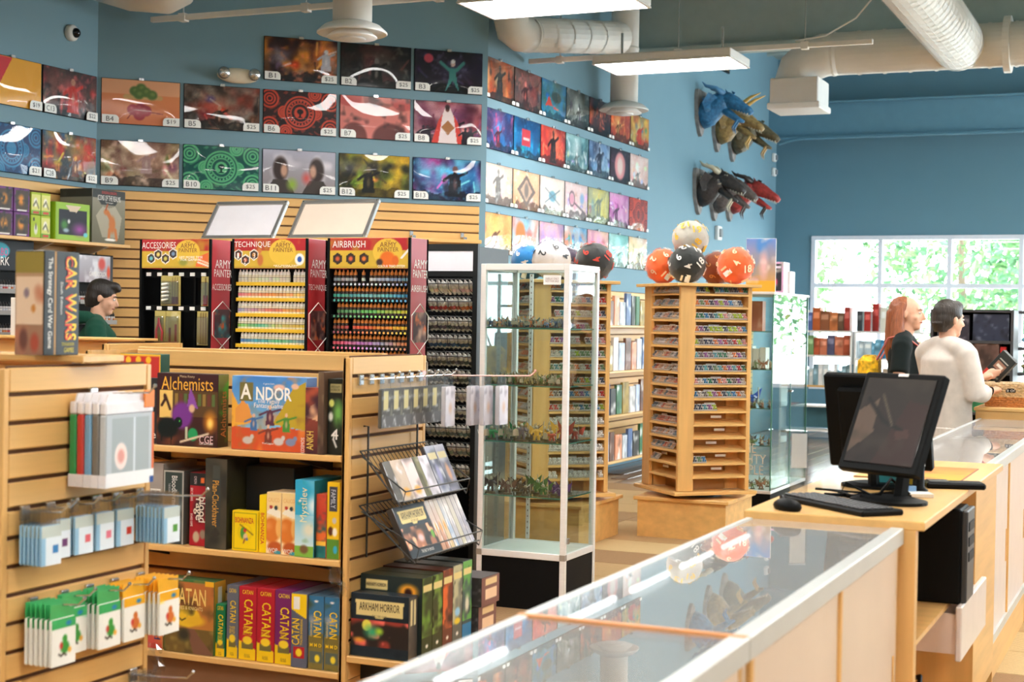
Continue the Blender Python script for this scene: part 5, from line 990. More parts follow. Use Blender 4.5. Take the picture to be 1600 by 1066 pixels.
wbox('tall grey box with an orange dragon figure at the wall shelf end', 8.93, ZS, .38, .4, .3, (110, 108, 96), a, [('DUNGEONS & DRAGONS', .5, .94, .17, .02, (206, 60, 50)), ('ICONS OF THE REALMS', .5, .84, .26, .04, WHT), ('Tarrasque', .5, .755, .09, .014, WHT)], extra=Art(.3, .4, .008, 22).grad((130, 128, 118), (100, 98, 80)).rect(0, .84, 1, 1, (44, 48, 46)).cloud(4, (90, 88, 78)))
BULK = []
def low_rack(label, y, wy, sign, tx, ztop, rows, nm):
    t = thing('paint_rack', label, 'rack', (XA+.26, y, 0), pi/2)
    MB().box(0, wy, .02, .24, .9, ztop).build('rack_body', blackp, t)
    panel('sign_print', t, (.004, -.004, ztop-.01), (1, 0, 0), (0, 0, 1), wy-.008, .2, sign, print_m); MB().box(0, wy, -.002, .012, ztop-.02, ztop+.2, b=.002).build('sign_board', blackp, t)
    for q in tx: letter(t, q[0], (0, -.0046, ztop-.01), (1, 0, 0), (0, 0, 1), q[1]*wy, q[2]*.2, q[3], q[4], q[5])
    for r in range(rows):
        z = ztop-.16-r*.15
        MB().box(.01, wy-.01, -.05, .02, z-.012, z, b=.001).box(.01, wy-.01, -.054, -.05, z-.012, z+.02).build('tray', M('grey_tray', (150, 146, 142), .4), t)
        n = int(wy/.027)
        for i in range(n):
            BULK.append(((XA+.26+.028, y+.02+i*.0265, z+.001), rng.choice(((220, 214, 210), (206, 120, 70), (190, 190, 200), (200, 80, 80)))))
a = Art(.5, .2, .006, 30, (24, 26, 30)).ell(.5, .66, .16, .3, (60, 170, 190), .1)
low_rack('black paint rack with a pink and white sign under the wall shelf', 7.72, .69, a, [('TURBO', .5, .62, .17, .055, (226, 60, 130)), ('DORK', .5, .3, .2, .06, WHT)], 1.83, 4, 'pink-signed rack')
a = Art(.45, .2, .006, 31).grad((190, 190, 200), (150, 140, 150)).cloud(3, (226, 226, 232)).ell(.7, .7, .12, .3, (200, 70, 60), .5).ell(.88, .4, .06, .3, (220, 80, 50), .6).rect(0, 0, .08, 1, (220, 150, 140)).rect(.93, 0, 1, 1, (50, 54, 60))
low_rack('black paint rack with a pale smoky sign above the hooded person', 8.84, .44, a, [('GAME COLOR', .6, .32, .2, .035, WHT)], 1.77, 4, 'smoky-signed rack')
V = []; F = []; CC = []; MI = []; bv = [v.co.copy() for v in bk.vertices]; bf = [tuple(p.vertices) for p in bk.polygons]; bmi = [p.material_index for p in bk.polygons]
for p, c in BULK:
    k = len(V); V += [tuple(v+Vector(p)) for v in bv]; F += [tuple(i+k for i in f) for f in bf]; MI += bmi; CC += [(*lin(c), 1)]*len(bv)
me = bpy.data.meshes.new('paint_bottles'); me.from_pydata(V, [], F); a = me.color_attributes.new('Col', 'FLOAT_COLOR', 'POINT'); a.data.foreach_set('color', np.array(CC).reshape(-1))
for m in (M('printed_plastic', src='attr', rough=.3, noise=.04, coat=.4), _mats['pale_bottle'], _mats['black_cap']): me.materials.append(m)
me.polygons.foreach_set('material_index', MI); me.update(); o = ob('paint_bottles', me); o['kind'] = 'stuff'; tag(o, 'rows of black-capped paint bottles on the two racks under the wall shelf', 'paint bottles')
# ================================================================== GLASS TOWER CASE
CX0, CX1, CY0, CY1 = -3.435, -2.925, 7.32, 7.77
cw, cd = CX1-CX0, CY1-CY0
t = thing('glass_case', 'tall glass display case with silver frame and black base', 'display case', (CX0, CY0, 0))
for x in (0, cw-.03):
    for y in (0, cd-.03): MB().box(x, x+.03, y, y+.03, 0, 1.83, b=.003).build('post', alu, t)
for z, h in ((1.795, .035), (.27, .035)):
    for q in ((.03, cw-.03, 0, .026), (.03, cw-.03, cd-.026, cd), (0, .026, .03, cd-.03), (cw-.026, cw, .03, cd-.03)): MB().box(q[0], q[1], q[2], q[3], z, z+h, b=.002).build('rail', alu, t)
for x in (-.001, cw-.029): MB().box(x, x+.03, -.001, .029, .272, .303).build('corner_joint', M('grey_joint', (150, 140, 128), .5), t)
MB().box(.03, cw-.03, .006, .014, 0, .27).build('base_panel', blackp, t); MB().box(.03, cw-.03, cd-.014, cd-.006, 0, .27).build('base_panel', blackp, t)
for x in (.006, cw-.014): MB().box(x, x+.008, .03, cd-.03, 0, .27).build('base_panel', blackp, t)
MB().box(.02, cw-.02, .02, cd-.02, .292, .302).build('deck', white_m, t)
for q in ((.03, cw-.03, .01, .014), (.03, cw-.03, cd-.014, cd-.01), (.01, .014, .03, cd-.03), (cw-.014, cw-.01, .03, cd-.03)): MB().box(q[0], q[1], q[2], q[3], .305, 1.795).build('pane', glass, t)
MB().box(.02, cw-.02, .02, cd-.02, 1.815, 1.82).build('pane', glass, t)
SHZ = (1.49, 1.185, .885, .597)
for z in SHZ:
    s = MB().box(.02, cw-.02, .02, cd-.02, z-.006, z).build('glass_shelf', glass, t)
    MB().box(.02, cw-.02, .0185, .02, z-.006, z).box(cw-.02, cw-.0185, .02, cd-.02, z-.006, z).build('shelf_edge', glass_edge, s)
st = MB().box(.1, .122, cd-.02, cd-.014, .31, 1.79).build('slotted_standard', alu, t)
me = MB().box(.109, .113, cd-.021, cd-.0199, -.005, .005).mesh('slot', groove_m)
for k in range(46): ob('slot', me, st, (0, 0, .34+k*.032))
MB().box(cw-.002, cw+.012, .02, .04, .36, .39, b=.002).build('lock', chrome, t)
MB().box(.36, .46, .0085, .0095, 1.72, 1.77).build('notice_card', white_m, t); letter(t, 'DISPLAY ONLY\nNOT FOR SALE', (0, .0084, 0), (1, 0, 0), (0, 0, 1), .41, 1.745, .075, .024, (150, 110, 110))
# painted miniatures
def mini_mesh(k):
    q = random.Random(k); mb = MB(); h = .026+.004*(k % 3)
    mb.lathe([(.011, 0), (.011, .003), (.009, .004)], 10, 1)
    for s in (-1, 1): mb.tube([(s*.005, 0, .003), (s*.004, 0, h*.45)], [.003, .0035], 5)
    mb.tube([(0, 0, h*.4), (0, .001, h*.7), (0, 0, h*.85)], [.0055, .007, .003], 6); mb.ball((0, -.001, h*.95), .004, 6, 2)
    mb.tube([(.006, 0, h*.75), (.012, -.006, h*.6), (.014, -.012, h*.7)], [.003, .0025, .002], 5); mb.tube([(-.006, 0, h*.75), (-.012, -.003, h*.55), (-.012, -.01, h*.5)], [.003, .0025, .002], 5)
    mb.tube([(.014, -.012, h*.3), (.014, -.012, h*1.35)], .0011, 4, 2)
    if k % 2: mb.add([(0, .004, h*.7), (-.022, .01, h*1.3), (-.016, .008, h*.5)], [(0, 1, 2)]).add([(0, .004, h*.7), (.022, .01, h*1.3), (.016, .008, h*.5)], [(0, 1, 2)])
    else: mb.prism([(-.006, 0), (.006, 0), (.005, .012), (0, .015), (-.005, .012)], .0, .0015, 2, Matrix.Translation((-.012, -.013, h*.35)) @ Matrix.Rotation(pi/2, 4, 'X'))
    return mb.mesh('miniature', [tint_m, M('mini_base', (90, 78, 60), .8), M('mini_metal', (170, 160, 140), .4, metal=.4)])
minis = [mini_mesh(k) for k in range(6)]
TH = ((1, (((90, 100, 125), (110, 125, 160), (214, 120, 60), (140, 140, 150), (80, 95, 80), (220, 180, 130)), 74, 1.0, 'top')), (2, (((120, 120, 80), (90, 120, 70), (170, 150, 100), (140, 90, 60), (80, 90, 60)), 58, 1.15, 'second')), (3, (((60, 140, 80), (140, 130, 110), (110, 100, 110), (220, 170, 70), (180, 80, 60), (110, 150, 70), (210, 210, 90)), 15, 1.75, 'third')), (4, (((60, 54, 60), (70, 110, 60), (110, 80, 70), (90, 60, 110), (80, 70, 60)), 13, 1.7, 'lowest')))
for r, (pal, n, sc, nm) in TH:
    z = SHZ[r-1]+.0004
    for i in range(n):
        if n > 30: x = CX0+.04+(i % (n//2))*(cw-.08)/(n//2-1)+rng.uniform(-.004, .004); y = CY0+.05+(i//(n//2))*.11+rng.uniform(-.012, .012)
        else: x = CX0+.05+i*(cw-.1)/(n-1); y = CY0+.06+(i % 3)*.09
        o = ob('miniature', minis[rng.randrange(6)], None, (x, y, z), rng.uniform(-.6, .6), color=pal[(i*7+i//3) % len(pal)]); k = 1.28*sc*rng.uniform(.85, 1.2); o.scale = (k, k, k)
        tag(o, 'painted miniature, %s along %sthe %s shelf of the silver-framed case' % (ORDN[i % (n//2) if n > 30 else i], (('the front row of ', 'the back row of ')[i//(n//2)] if n > 30 else ''), nm), 'miniature', 'miniatures on the %s case shelf' % nm)

# ================================================================== REVOLVING DICE TOWERS
HS = .285
dice_me = MB().box(0, .036, 0, .05, 0, .005, 1)
for i, (x, y) in enumerate(((.01, .012), (.026, .012), (.018, .025), (.01, .038), (.026, .038))): dice_me.ball((x, y, .012), .0075, 6, 0)
dice_me.box(.003, .033, .044, .05, .005, .016, 2)
dice_me = dice_me.mesh('dice_pack', [tint_m, M('clear_tray', (196, 190, 184), .2, coat=.6), _mats['white_card']])
DCOL = ((190, 50, 50), (50, 120, 90), (60, 130, 180), (170, 190, 50), (214, 120, 60), (120, 110, 110), (200, 190, 180), (90, 160, 170), (150, 90, 150), (110, 140, 100), (220, 150, 150), (60, 70, 90))
shelf_me = MB().add([(-HS+.117, -HS, 0), (HS-.03, -HS, 0), (HS-.03, -HS+.11, .032), (-HS+.117, -HS+.11, .032), (-HS+.117, -HS, -.012), (HS-.03, -HS, -.012), (HS-.03, -HS+.11, .02), (-HS+.117, -HS+.11, .02)],
    [(0, 1, 2, 3), (7, 6, 5, 4), (0, 4, 5, 1), (1, 5, 6, 2), (2, 6, 7, 3), (3, 7, 4, 0)]).mesh('shelf', maple)
strip_me = MB().box(-.035, .05, -HS+.056, -HS+.058, .045, .062).mesh('price_strip', _mats['white_card'])
post_me = MB().box(-HS, -HS+.115, -HS-.001, -HS+.017, .345, 1.79, b=.002).mesh('corner_post', maple_z)
jamb_me = MB().box(HS-.03, HS-.012, -HS+.001, -HS+.13, .345, 1.79, b=.002).mesh('jamb', maple_z)
jamb2_me = MB().box(-HS+.116, -HS+.13, -HS+.02, -HS+.13, .345, 1.79).mesh('jamb', maple_z)
SZ = [1.738-k*.0925 for k in range(15)]
def tower(label, x, y, rz, base, singles):
    t = thing('dice_tower', label, 'display tower', (x, y, 0), rz, 'maple revolving dice towers')
    B = Matrix.Rotation(-rz, 4, 'Z'); bx0, bx1, by0, by1 = base
    bs = MB().box(bx0, bx1, by0, by1, 0, .262, X=B).build('base', maple, t); MB().box(bx0-.025, bx1+.025, by0-.025, by1+.025, .262, .287, X=B, b=.003).build('base_top', maple, bs)
    MB().lathe([(.2, .287), (.2, .318)], 24).build('turntable', black_m, t)
    MB().box(-.33, .33, -.33, .33, .318, .342, b=.003).build('bottom_plate', maple, t); MB().box(-.335, .335, -.335, .335, 1.79, 1.812, b=.003).build('top_plate', maple, t)
    MB().box(-HS+.13, HS-.13, -HS+.13, HS-.13, .342, 1.79).build('core', M('core_wood', (186, 140, 86), .6), t)
    for f in range(4):
        R = Matrix.Rotation(-f*pi/2, 4, 'Z')
        for n, me in (('corner_post', post_me), ('jamb', jamb_me), ('jamb', jamb2_me)): ob(n, me, t, X=R)
        for r, z in enumerate(SZ):
            ob('shelf', shelf_me, t, X=R @ Matrix.Translation((0, 0, z)))
            if f < 2: ob('price_strip', strip_me, t, X=R @ Matrix.Translation((rng.uniform(-.06, .1), 0, z)))
    TW = Matrix.Translation((x, y, 0)) @ Matrix.Rotation(rz, 4, 'Z'); bulk = []
    for f in (0, 1):
        for r, z in enumerate(SZ):
            n = 11
            if singles and f == 0: n = 11 if r < 9 else (6 if r == 9 else (3 if r == 13 else 0))
            if singles and f == 1 and r > 11: n = 3 if r == 13 else (9 if r == 12 else 0)
            for i in range(n):
                if rng.random() < .03: continue
                X = TW @ Matrix.Rotation(-f*pi/2, 4, 'Z') @ Matrix.Translation((-HS+.121+i*.0385, -HS+.012, z+.006)) @ Matrix.Rotation(.85, 4, 'X')
                c = rng.choice(DCOL if f == 0 else ((206, 170, 140), (190, 150, 130), (200, 190, 190), (190, 110, 90), (170, 160, 150), (120, 130, 140)))
                if not singles and r > 9: c = (224, 222, 218)
                if singles:
                    o = ob('dice_pack', dice_me, None, X=X, color=c)
                    tag(o, 'dice pack, %s along row %s on the %s side of the orange-topped dice tower' % (ORDN[i], ('one two three four five six seven eight nine ten eleven twelve thirteen fourteen fifteen'.split())[r], ('broad', 'narrow')[f]), 'dice pack', 'dice packs on the taller-stacked dice tower')
                else: bulk.append((X, c))
    return t, bulk
tw1, _ = tower('maple revolving dice tower heaped with orange, black and grey plush dice', -3.215, 10.56, pi/4, (-.325, .325, -.31, .39), True)
tw2, bulk = tower('maple revolving dice tower standing behind the glass case', -4.03, 9.86, pi/4, (-.345, .345, -.39, .39), False)
# the packs on the second tower: one piece, each pack in its own colour
V = []; F = []; CC = []; MI = []
nv = len(dice_me.vertices); base_v = [v.co.copy() for v in dice_me.vertices]; base_f = [tuple(p.vertices) for p in dice_me.polygons]; base_m = [p.material_index for p in dice_me.polygons]
for X, c in bulk:
    k = len(V); V += [tuple(X @ v) for v in base_v]; F += [tuple(i+k for i in f) for f in base_f]; MI += base_m; CC += [(*lin(c), 1)]*nv
me = bpy.data.meshes.new('dice_packs'); me.from_pydata(V, [], F); a = me.color_attributes.new('Col', 'FLOAT_COLOR', 'POINT'); a.data.foreach_set('color', np.array(CC).reshape(-1))
for m in (M('printed_plastic', src='attr', rough=.3, noise=.04, coat=.4), _mats['clear_tray'], _mats['white_card']): me.materials.append(m)
me.polygons.foreach_set('material_index', MI); me.update()
o = ob('dice_packs', me); o['kind'] = 'stuff'; tag(o, 'rows of small clear dice packs filling the tower behind the glass case', 'dice packs')
# ---- plush twenty-sided dice
PHI = (1+5**.5)/2
IV = [Vector(p).normalized() for p in ((-1, PHI, 0), (1, PHI, 0), (-1, -PHI, 0), (1, -PHI, 0), (0, -1, PHI), (0, 1, PHI), (0, -1, -PHI), (0, 1, -PHI), (PHI, 0, -1), (PHI, 0, 1), (-PHI, 0, -1), (-PHI, 0, 1))]
IF = [(0, 11, 5), (0, 5, 1), (0, 1, 7), (0, 7, 10), (0, 10, 11), (1, 5, 9), (5, 11, 4), (11, 10, 2), (10, 7, 6), (7, 1, 8), (3, 9, 4), (3, 4, 2), (3, 2, 6), (3, 6, 8), (3, 8, 9), (4, 9, 5), (2, 4, 11), (6, 2, 10), (8, 6, 7), (9, 8, 1)]
def plush_mesh():
    v = []; f = []; N = 5
    for tri in IF:
        A, B, C = (IV[i] for i in tri); k = len(v); idx = {}
        for i in range(N+1):
            for j in range(N+1-i):
                p = (A*(N-i-j)+B*i+C*j)/N; b = min(i, j, N-i-j)/N*3; d = p.normalized()*(.93+.06*min(1, b*2)); q = p*1.06
                idx[i, j] = len(v); v.append(q.lerp(d, .72))
        for i in range(N):
            for j in range(N-i):
                f.append((idx[i, j], idx[i+1, j], idx[i, j+1]))
                if i+j < N-1: f.append((idx[i+1, j], idx[i+1, j+1], idx[i, j+1]))
    return MB().add(v, f).mesh('body', cloth_m, smooth=True)
plush_me = plush_mesh()
def plush(label, x, y, z, r, col, ink, rot, grp='plush twenty-sided dice'):
    t = thing('plush_die', label, 'plush die', (x, y, z+r*.968), 0, grp); t.rotation_euler = rot
    b = ob('body', plush_me, t, color=col); b.scale = (r, r, r)
    order = (20, 16, 13, 15, 14, 10, 12, 2, 8, 5, 18, 4, 11, 7, 1, 19, 6, 9, 3, 17)
    for k, tri in enumerate(IF):
        A, B, C = (IV[i] for i in tri); n = (A+B+C).normalized(); u = (B-A).normalized(); v = n.cross(u); s = str(order[k]); h = r*.4
        letter(t, s, n*(r*.965), u, v, 0, 0, h*.6*len(s), h, ink, 0, .02, e=.003)
    MB().box(-.018, .018, -.001, .001, -.03, .03).build('care_tag', _mats['white_card'], t, tuple(Vector((.12, -.99, -.35)).normalized()*r*.98))
OR = (244, 104, 44)
zt = 1.812
plush('orange plush die on the dice tower, half behind the black one', -3.47, 10.52, zt, .135, OR, (250, 220, 190), (.3, .5, .9))
plush('black plush die with white numbers at the front of the dice tower', -3.25, 10.40, zt, .142, (30, 34, 32), WHT, (.5, .2, .4))
plush('orange plush die on the tower beside the clear art print', -2.94, 10.56, zt, .14, OR, (252, 226, 180), (.2, .9, .2))
plush('brown plush die tucked behind the black one', -3.13, 10.76, zt, .13, (150, 74, 40), (220, 150, 90), (.1, .2, .9))
plush('grey plush die with yellow numbers on top of the pile', -3.31, 10.66, zt+.2, .142, (184, 180, 168), (236, 190, 60), (.9, .3, .1))
plush('blue plush die with white numbers above the glass case', -4.24, 9.83, zt, .132, (28, 128, 196), WHT, (.4, .3, .2))
plush('white plush die with dark numbers above the glass case', -4.02, 9.72, zt, .145, (236, 230, 228), (50, 50, 54), (.2, .4, 1.1))
plush('black plush die with red numbers on the rear tower', -3.78, 9.92, zt, .142, (40, 42, 42), (214, 66, 50), (.3, .1, .5))
plush('dark purple plush die half hidden behind the white one', -4.02, 10.04, zt, .125, (60, 44, 66), (190, 180, 200), (.3, .6, .5))

# ================================================================== SECOND GLASS CABINET
KX0, KX1, KY0, KY1 = -3.55, -2.92, 11.62, 12.8
t = thing('glass_cabinet', 'frameless glass cabinet of figures beside the dice tower', 'display case', (KX0, KY0, 0)); kw, kd = KX1-KX0, KY1-KY0
MB().box(0, kw, 0, kd, 0, .2, b=.004).build('plinth', blackp, t); MB().box(-.01, kw+.01, -.01, kd+.01, 1.765, 1.785, b=.003).build('top', alu, t); MB().box(-.005, kw+.005, -.005, kd+.005, .2, .225, b=.003).build('bottom_rail', alu, t)
for q in ((0, kw, 0, .005), (0, kw, kd-.005, kd), (0, .005, 0, kd), (kw-.005, kw, 0, kd*.52), (kw-.012, kw-.007, kd*.48, kd)): MB().box(q[0], q[1], q[2], q[3], .225, 1.765).build('pane', glass, t)
for q in ((kw, 0), (kw, kd*.52), (kw, kd), (0, 0)): MB().box(q[0]-.008, q[0]+.002, q[1]-.003, q[1]+.006, .225, 1.765).build('pane_edge', glass_edge, t)
MB().box(kw, kw+.02, kd*.49, kd*.53, .98, 1.0, b=.003).build('lock', chrome, t)
KZ = (1.475, 1.176, .87, .577)
for z in KZ:
    s = MB().box(.01, kw-.015, .01, kd-.01, z-.006, z).build('glass_shelf', glass, t); MB().box(.01, kw-.015, .008, .01, z-.006, z).build('shelf_edge', glass_edge, s)
letter(t, 'THE\nMIGHTY\nMEEPLE', (0, -.0005, 0), (1, 0, 0), (0, 0, 1), kw*.7, .47, .3, .24, (216, 208, 190)); letter(t, 'MM', (0, -.0005, 0), (1, 0, 0), (0, 0, 1), kw*.2, .42, .14, .16, (206, 200, 186))
for r, z in enumerate((.225,)+KZ[1:][::-1]):
    for i in range(16):
        pal = ((150, 130, 100), (120, 140, 90), (170, 110, 80), (110, 110, 120), (190, 180, 160))
        o = ob('miniature', minis[rng.randrange(6)], None, (KX0+.06+(i % 8)*.068, KY0+.08+(i//8)*.22, z+.0004), rng.uniform(-1, 1), color=pal[i % 5]); k = rng.uniform(1.5, 2.3) if r != 1 else rng.uniform(1.3, 1.8); o.scale = (k,)*3
        tag(o, 'small figure, %s in the %s row on the %s shelf of the frameless cabinet' % (ORDN[i % 8], ('front', 'back')[i//8], ('bottom', 'low', 'middle', 'upper')[r]), 'miniature', 'figures in the frameless cabinet')
o = ob('dragon_figure', minis[1], None, (KX1-.2, KY0+.12, .8706), .3, color=(40, 90, 190)); o.scale = (4, 4, 4); tag(o, 'larger blue winged figure in the frameless glass cabinet', 'miniature')
for i in range(8):
    gamebox('white book in the frameless glass cabinet, %s from the dice tower' % ('first second third fourth fifth sixth seventh eighth'.split())[i], KX0+.1+i*.055, KY0+.15, 1.1765, .05, .12, .16+.01*(i % 3), (226, 222, 216), None, name='book', cat='book', group='white books in the glass cabinet')
for i, (x, c) in enumerate(((.1, (196, 150, 90)), (.24, (206, 170, 120)), (.38, (190, 110, 90)))):
    gamebox(('tan', 'sand', 'rose')[i]+' boxed figure on the top shelf of the frameless glass cabinet', KX0+x, KY0+.2, 1.4755, .11, .1, .24, c, Art(.11, .24, .01, i, c).cloud(3, (236, 226, 206)), name='figure_box', cat='toy box', group='figure boxes in the glass cabinet')
t = thing('clear_print', 'iridescent art print standing on the frameless glass cabinet', 'print', (-3.16, 11.66, 1.786)); a = Art(.3, .42, .008, 5).grad((120, 150, 220), (240, 170, 80)).cloud(2, (200, 150, 220)).cloud(3, (90, 150, 220), .5, .75, .8).ell(.6, .5, .2, .4, (236, 190, 190), .8).rect(0, 0, 1, .2, (240, 180, 60)).cloud(5, (246, 226, 220), .6, .8, .6)
MB().box(0, .24, 0, .01, 0, .42, b=.002).build('board', white_m, t); panel('print', t, (.002, -.001, .002), (1, 0, 0), (0, 0, 1), .236, .416, a, gloss_m)
a = Art(.16, .26, .006, 6, (226, 170, 206)); a.rect(.08, .06, .9, .94, (50, 44, 48)).cloud(4, (180, 170, 160), .6, .8, .7).ell(.5, .35, .22, .16, (214, 70, 110), .4).rect(.1, .8, .85, .88, (226, 206, 220))
gamebox('pink-edged black-fronted box on the glass cabinet end', -3.09, 12.0, 1.786, .15, .2, .25, (236, 226, 234), a, name='figure_box', cat='toy box')
b = gamebox('plain white box on the glass cabinet beside the pink one', -2.96, 12.15, 1.786, .04, .16, .18, (236, 234, 232), None, name='figure_box', cat='toy box')

# ================================================================== DRAGON HEAD TROPHIES
def dragon(label, y, z, scale_c, belly_c, horn_c, seed, big=1.0, frill=None):
    q = random.Random(seed); t = thing('dragon_trophy', label, 'trophy', (XC, y, z), 0, 'dragon head wall trophies')
    sm = M('scale_%d' % seed, scale_c, .5, noise=.35, scale=26, bump=.8); bm = M('belly_%d' % seed, belly_c, .55, noise=.2, scale=20); hm = M('horn_%d' % seed, horn_c, .4, noise=.15, scale=12)
    MB().prism([(-.17, .27), (.17, .27), (.19, .2), (.17, -.08), (.06, -.25), (0, -.29), (-.06, -.25), (-.17, -.08), (-.19, .2)], 0, .045, X=Matrix(((0, 0, 1, 0), (1, 0, 0, 0), (0, 1, 0, 0), (0, 0, 0, 1)))).build('plaque', M('weathered_plaque', (150, 142, 138), .7, noise=.2, scale=14), t)
    b = big
    n = MB().tube([(.046, 0, -.03), (.1, 0, -.02), (.2*b, 0, .07), (.29*b, 0, .12), (.36*b, 0, .13)], [.17, .165, .15, .13, .11], 16)
    n.tube([(.28*b, 0, .15), (.37*b, 0, .14), (.46*b, 0, .1), (.55*b, 0, .045), (.63*b, 0, .0), (.67*b, 0, -.03)], [.1, .118, .1, .074, .06, .035], 14, sq=.85)
    n.build('neck_and_skull', sm, t, smooth=True)
    MB().tube([(.3*b, 0, .04), (.4*b, 0, -.03), (.5*b, 0, -.1), (.57*b, 0, -.13)], [.075, .066, .048, .024], 12, sq=.7).build('jaw', sm, t, smooth=True)
    for k in range(6): MB().tube([(.11+k*.038*b, 0, -.13+k*.03), (.13+k*.038*b, 0, -.165+k*.034)], [.075-k*.006, .04-k*.003], 10, sq=.6).build('belly_plate', bm, t)
    for s in (-1, 1):
        MB().tube([(.33*b, s*.06, .2), (.24*b, s*.1, .28), (.12*b, s*.13, .31), (.02+.06*b, s*.14, .36)] if frill != 'forward' else [(.36*b, s*.07, .2), (.4*b, s*.1, .3), (.52*b, s*.12, .37), (.66*b, s*.12, .42)], [.035, .03, .02, .004], 8).build('horn', hm, t, smooth=True)
        MB().ball((.42*b, s*.075, .14), .018, 8).build('eye', M('amber_eye', (220, 170, 40), .1), t)
        MB().ball((.4*b, s*.07, .175), (.05, .025, .02), 8).build('brow', sm, t)
        MB().add([(.3*b, s*.09, .14), (.18*b, s*.2, .22), (.1*b, s*.2, .1), (.14*b, s*.18, -.02), (.28*b, s*.08, .03)], [(0, 1, 2), (0, 2, 3), (0, 3, 4)]).build('ear_fin', sm, t)
        for k in range(5): MB().tube([(.48*b+k*.035, s*.035, .03-k*.014), (.485*b+k*.035, s*.035, -.01-k*.016)], [.009, .001], 5).build('tooth', T((236, 226, 200)), t)
        MB().tube([(.5*b, s*.03, -.1), (.44*b, s*.05, -.2), (.46*b, s*.04, -.27)], [.02, .013, .002], 6).build('chin_spike', hm if frill else sm, t)
    for k in range(6): MB().tube([(.07+k*.06*b, 0, .13+k*.014), (.03+k*.06*b, 0, .22+k*.012)], [.024, .002], 5).build('crest_spike', sm if k % 2 else hm, t)
    sp = MB()
    for k in range(46):
        x = q.uniform(.1, .46)*b; a = q.uniform(-.5, pi+.5); r = .15-.1*max(0, x-.1)/.4; c = Vector((x, r*cos(a), (x-.05)*.4+r*sin(a))); sp.tube([c, c+Vector((-.035, .03*cos(a), .03*sin(a)))], [.014, .001], 4)
    sp.build('scale_spikes', hm if seed in (4, 6) else sm, t)['kind'] = 'stuff'
    return t
dragon('blue horned dragon head trophy, nearest on the upper row', 17.88, 4.11, (48, 112, 156), (206, 180, 130), (90, 140, 180), 1, 1.0)
dragon('golden-horned dragon head trophy, middle of the upper row', 18.62, 4.0, (150, 120, 70), (170, 110, 60), (214, 166, 84), 2, .92, 'forward')
dragon('mottled brown and green dragon head trophy, last of the upper row', 19.35, 3.95, (96, 84, 58), (120, 50, 40), (190, 150, 90), 3, .95, 'chin')
dragon('black spiny dragon head trophy, nearest on the lower row', 17.86, 3.15, (52, 44, 42), (80, 60, 56), (200, 186, 160), 4, .9, 'chin')
dragon('grey dragon head trophy, middle of the lower row', 18.55, 3.12, (96, 84, 80), (110, 90, 84), (60, 50, 46), 5, .85)
dragon('red dragon head trophy with dark snout, last of the lower row', 19.25, 3.16, (164, 50, 44), (190, 110, 80), (54, 46, 44), 6, 1.02, 'chin')

# ================================================================== BOOK SHELVES ON THE SIDE WALL
t = thing('slat_shelves', 'maple shelves of books on the side wall between the dice towers', 'shelf unit', (XC+.02, 13.6, 0))
for z in (1.495, 1.04, .6, .14): MB().box(0, .32, 0, 2.6, z-.022, z, b=.003).build('shelf', maple_y, t)
bkc = ((222, 216, 210), (120, 80, 60), (200, 206, 214), (60, 56, 50), (170, 140, 60), (190, 200, 220), (226, 150, 110), (90, 110, 150), (60, 110, 70))
BN = ('white', 'brown', 'silver', 'dark', 'ochre', 'pale blue', 'peach', 'steel blue', 'green')
for r, z in enumerate((1.496, 1.041, .601, .141)):
    y = 13.66
    for i in range(11):
        w = rng.uniform(.1, .2); h = rng.uniform(.22, .34); k = (i*5+r*3) % 9; c = bkc[k]
        tt = gamebox('%s book, number %s along the %s shelf of the side wall' % (BN[k], 'one two three four five six seven eight nine ten eleven'.split()[i], ('top', 'second', 'third', 'floor')[r]), XC+.3, y, z, w, .03, h, c, Art(w, h, .014, r*20+i, c).cloud(3, tuple(x*.7 for x in c)).cloud(3, (236, 232, 226), .6, .8), rz=pi/2, name='book', cat='book', group='books on the side wall shelves')
        y += w+.03
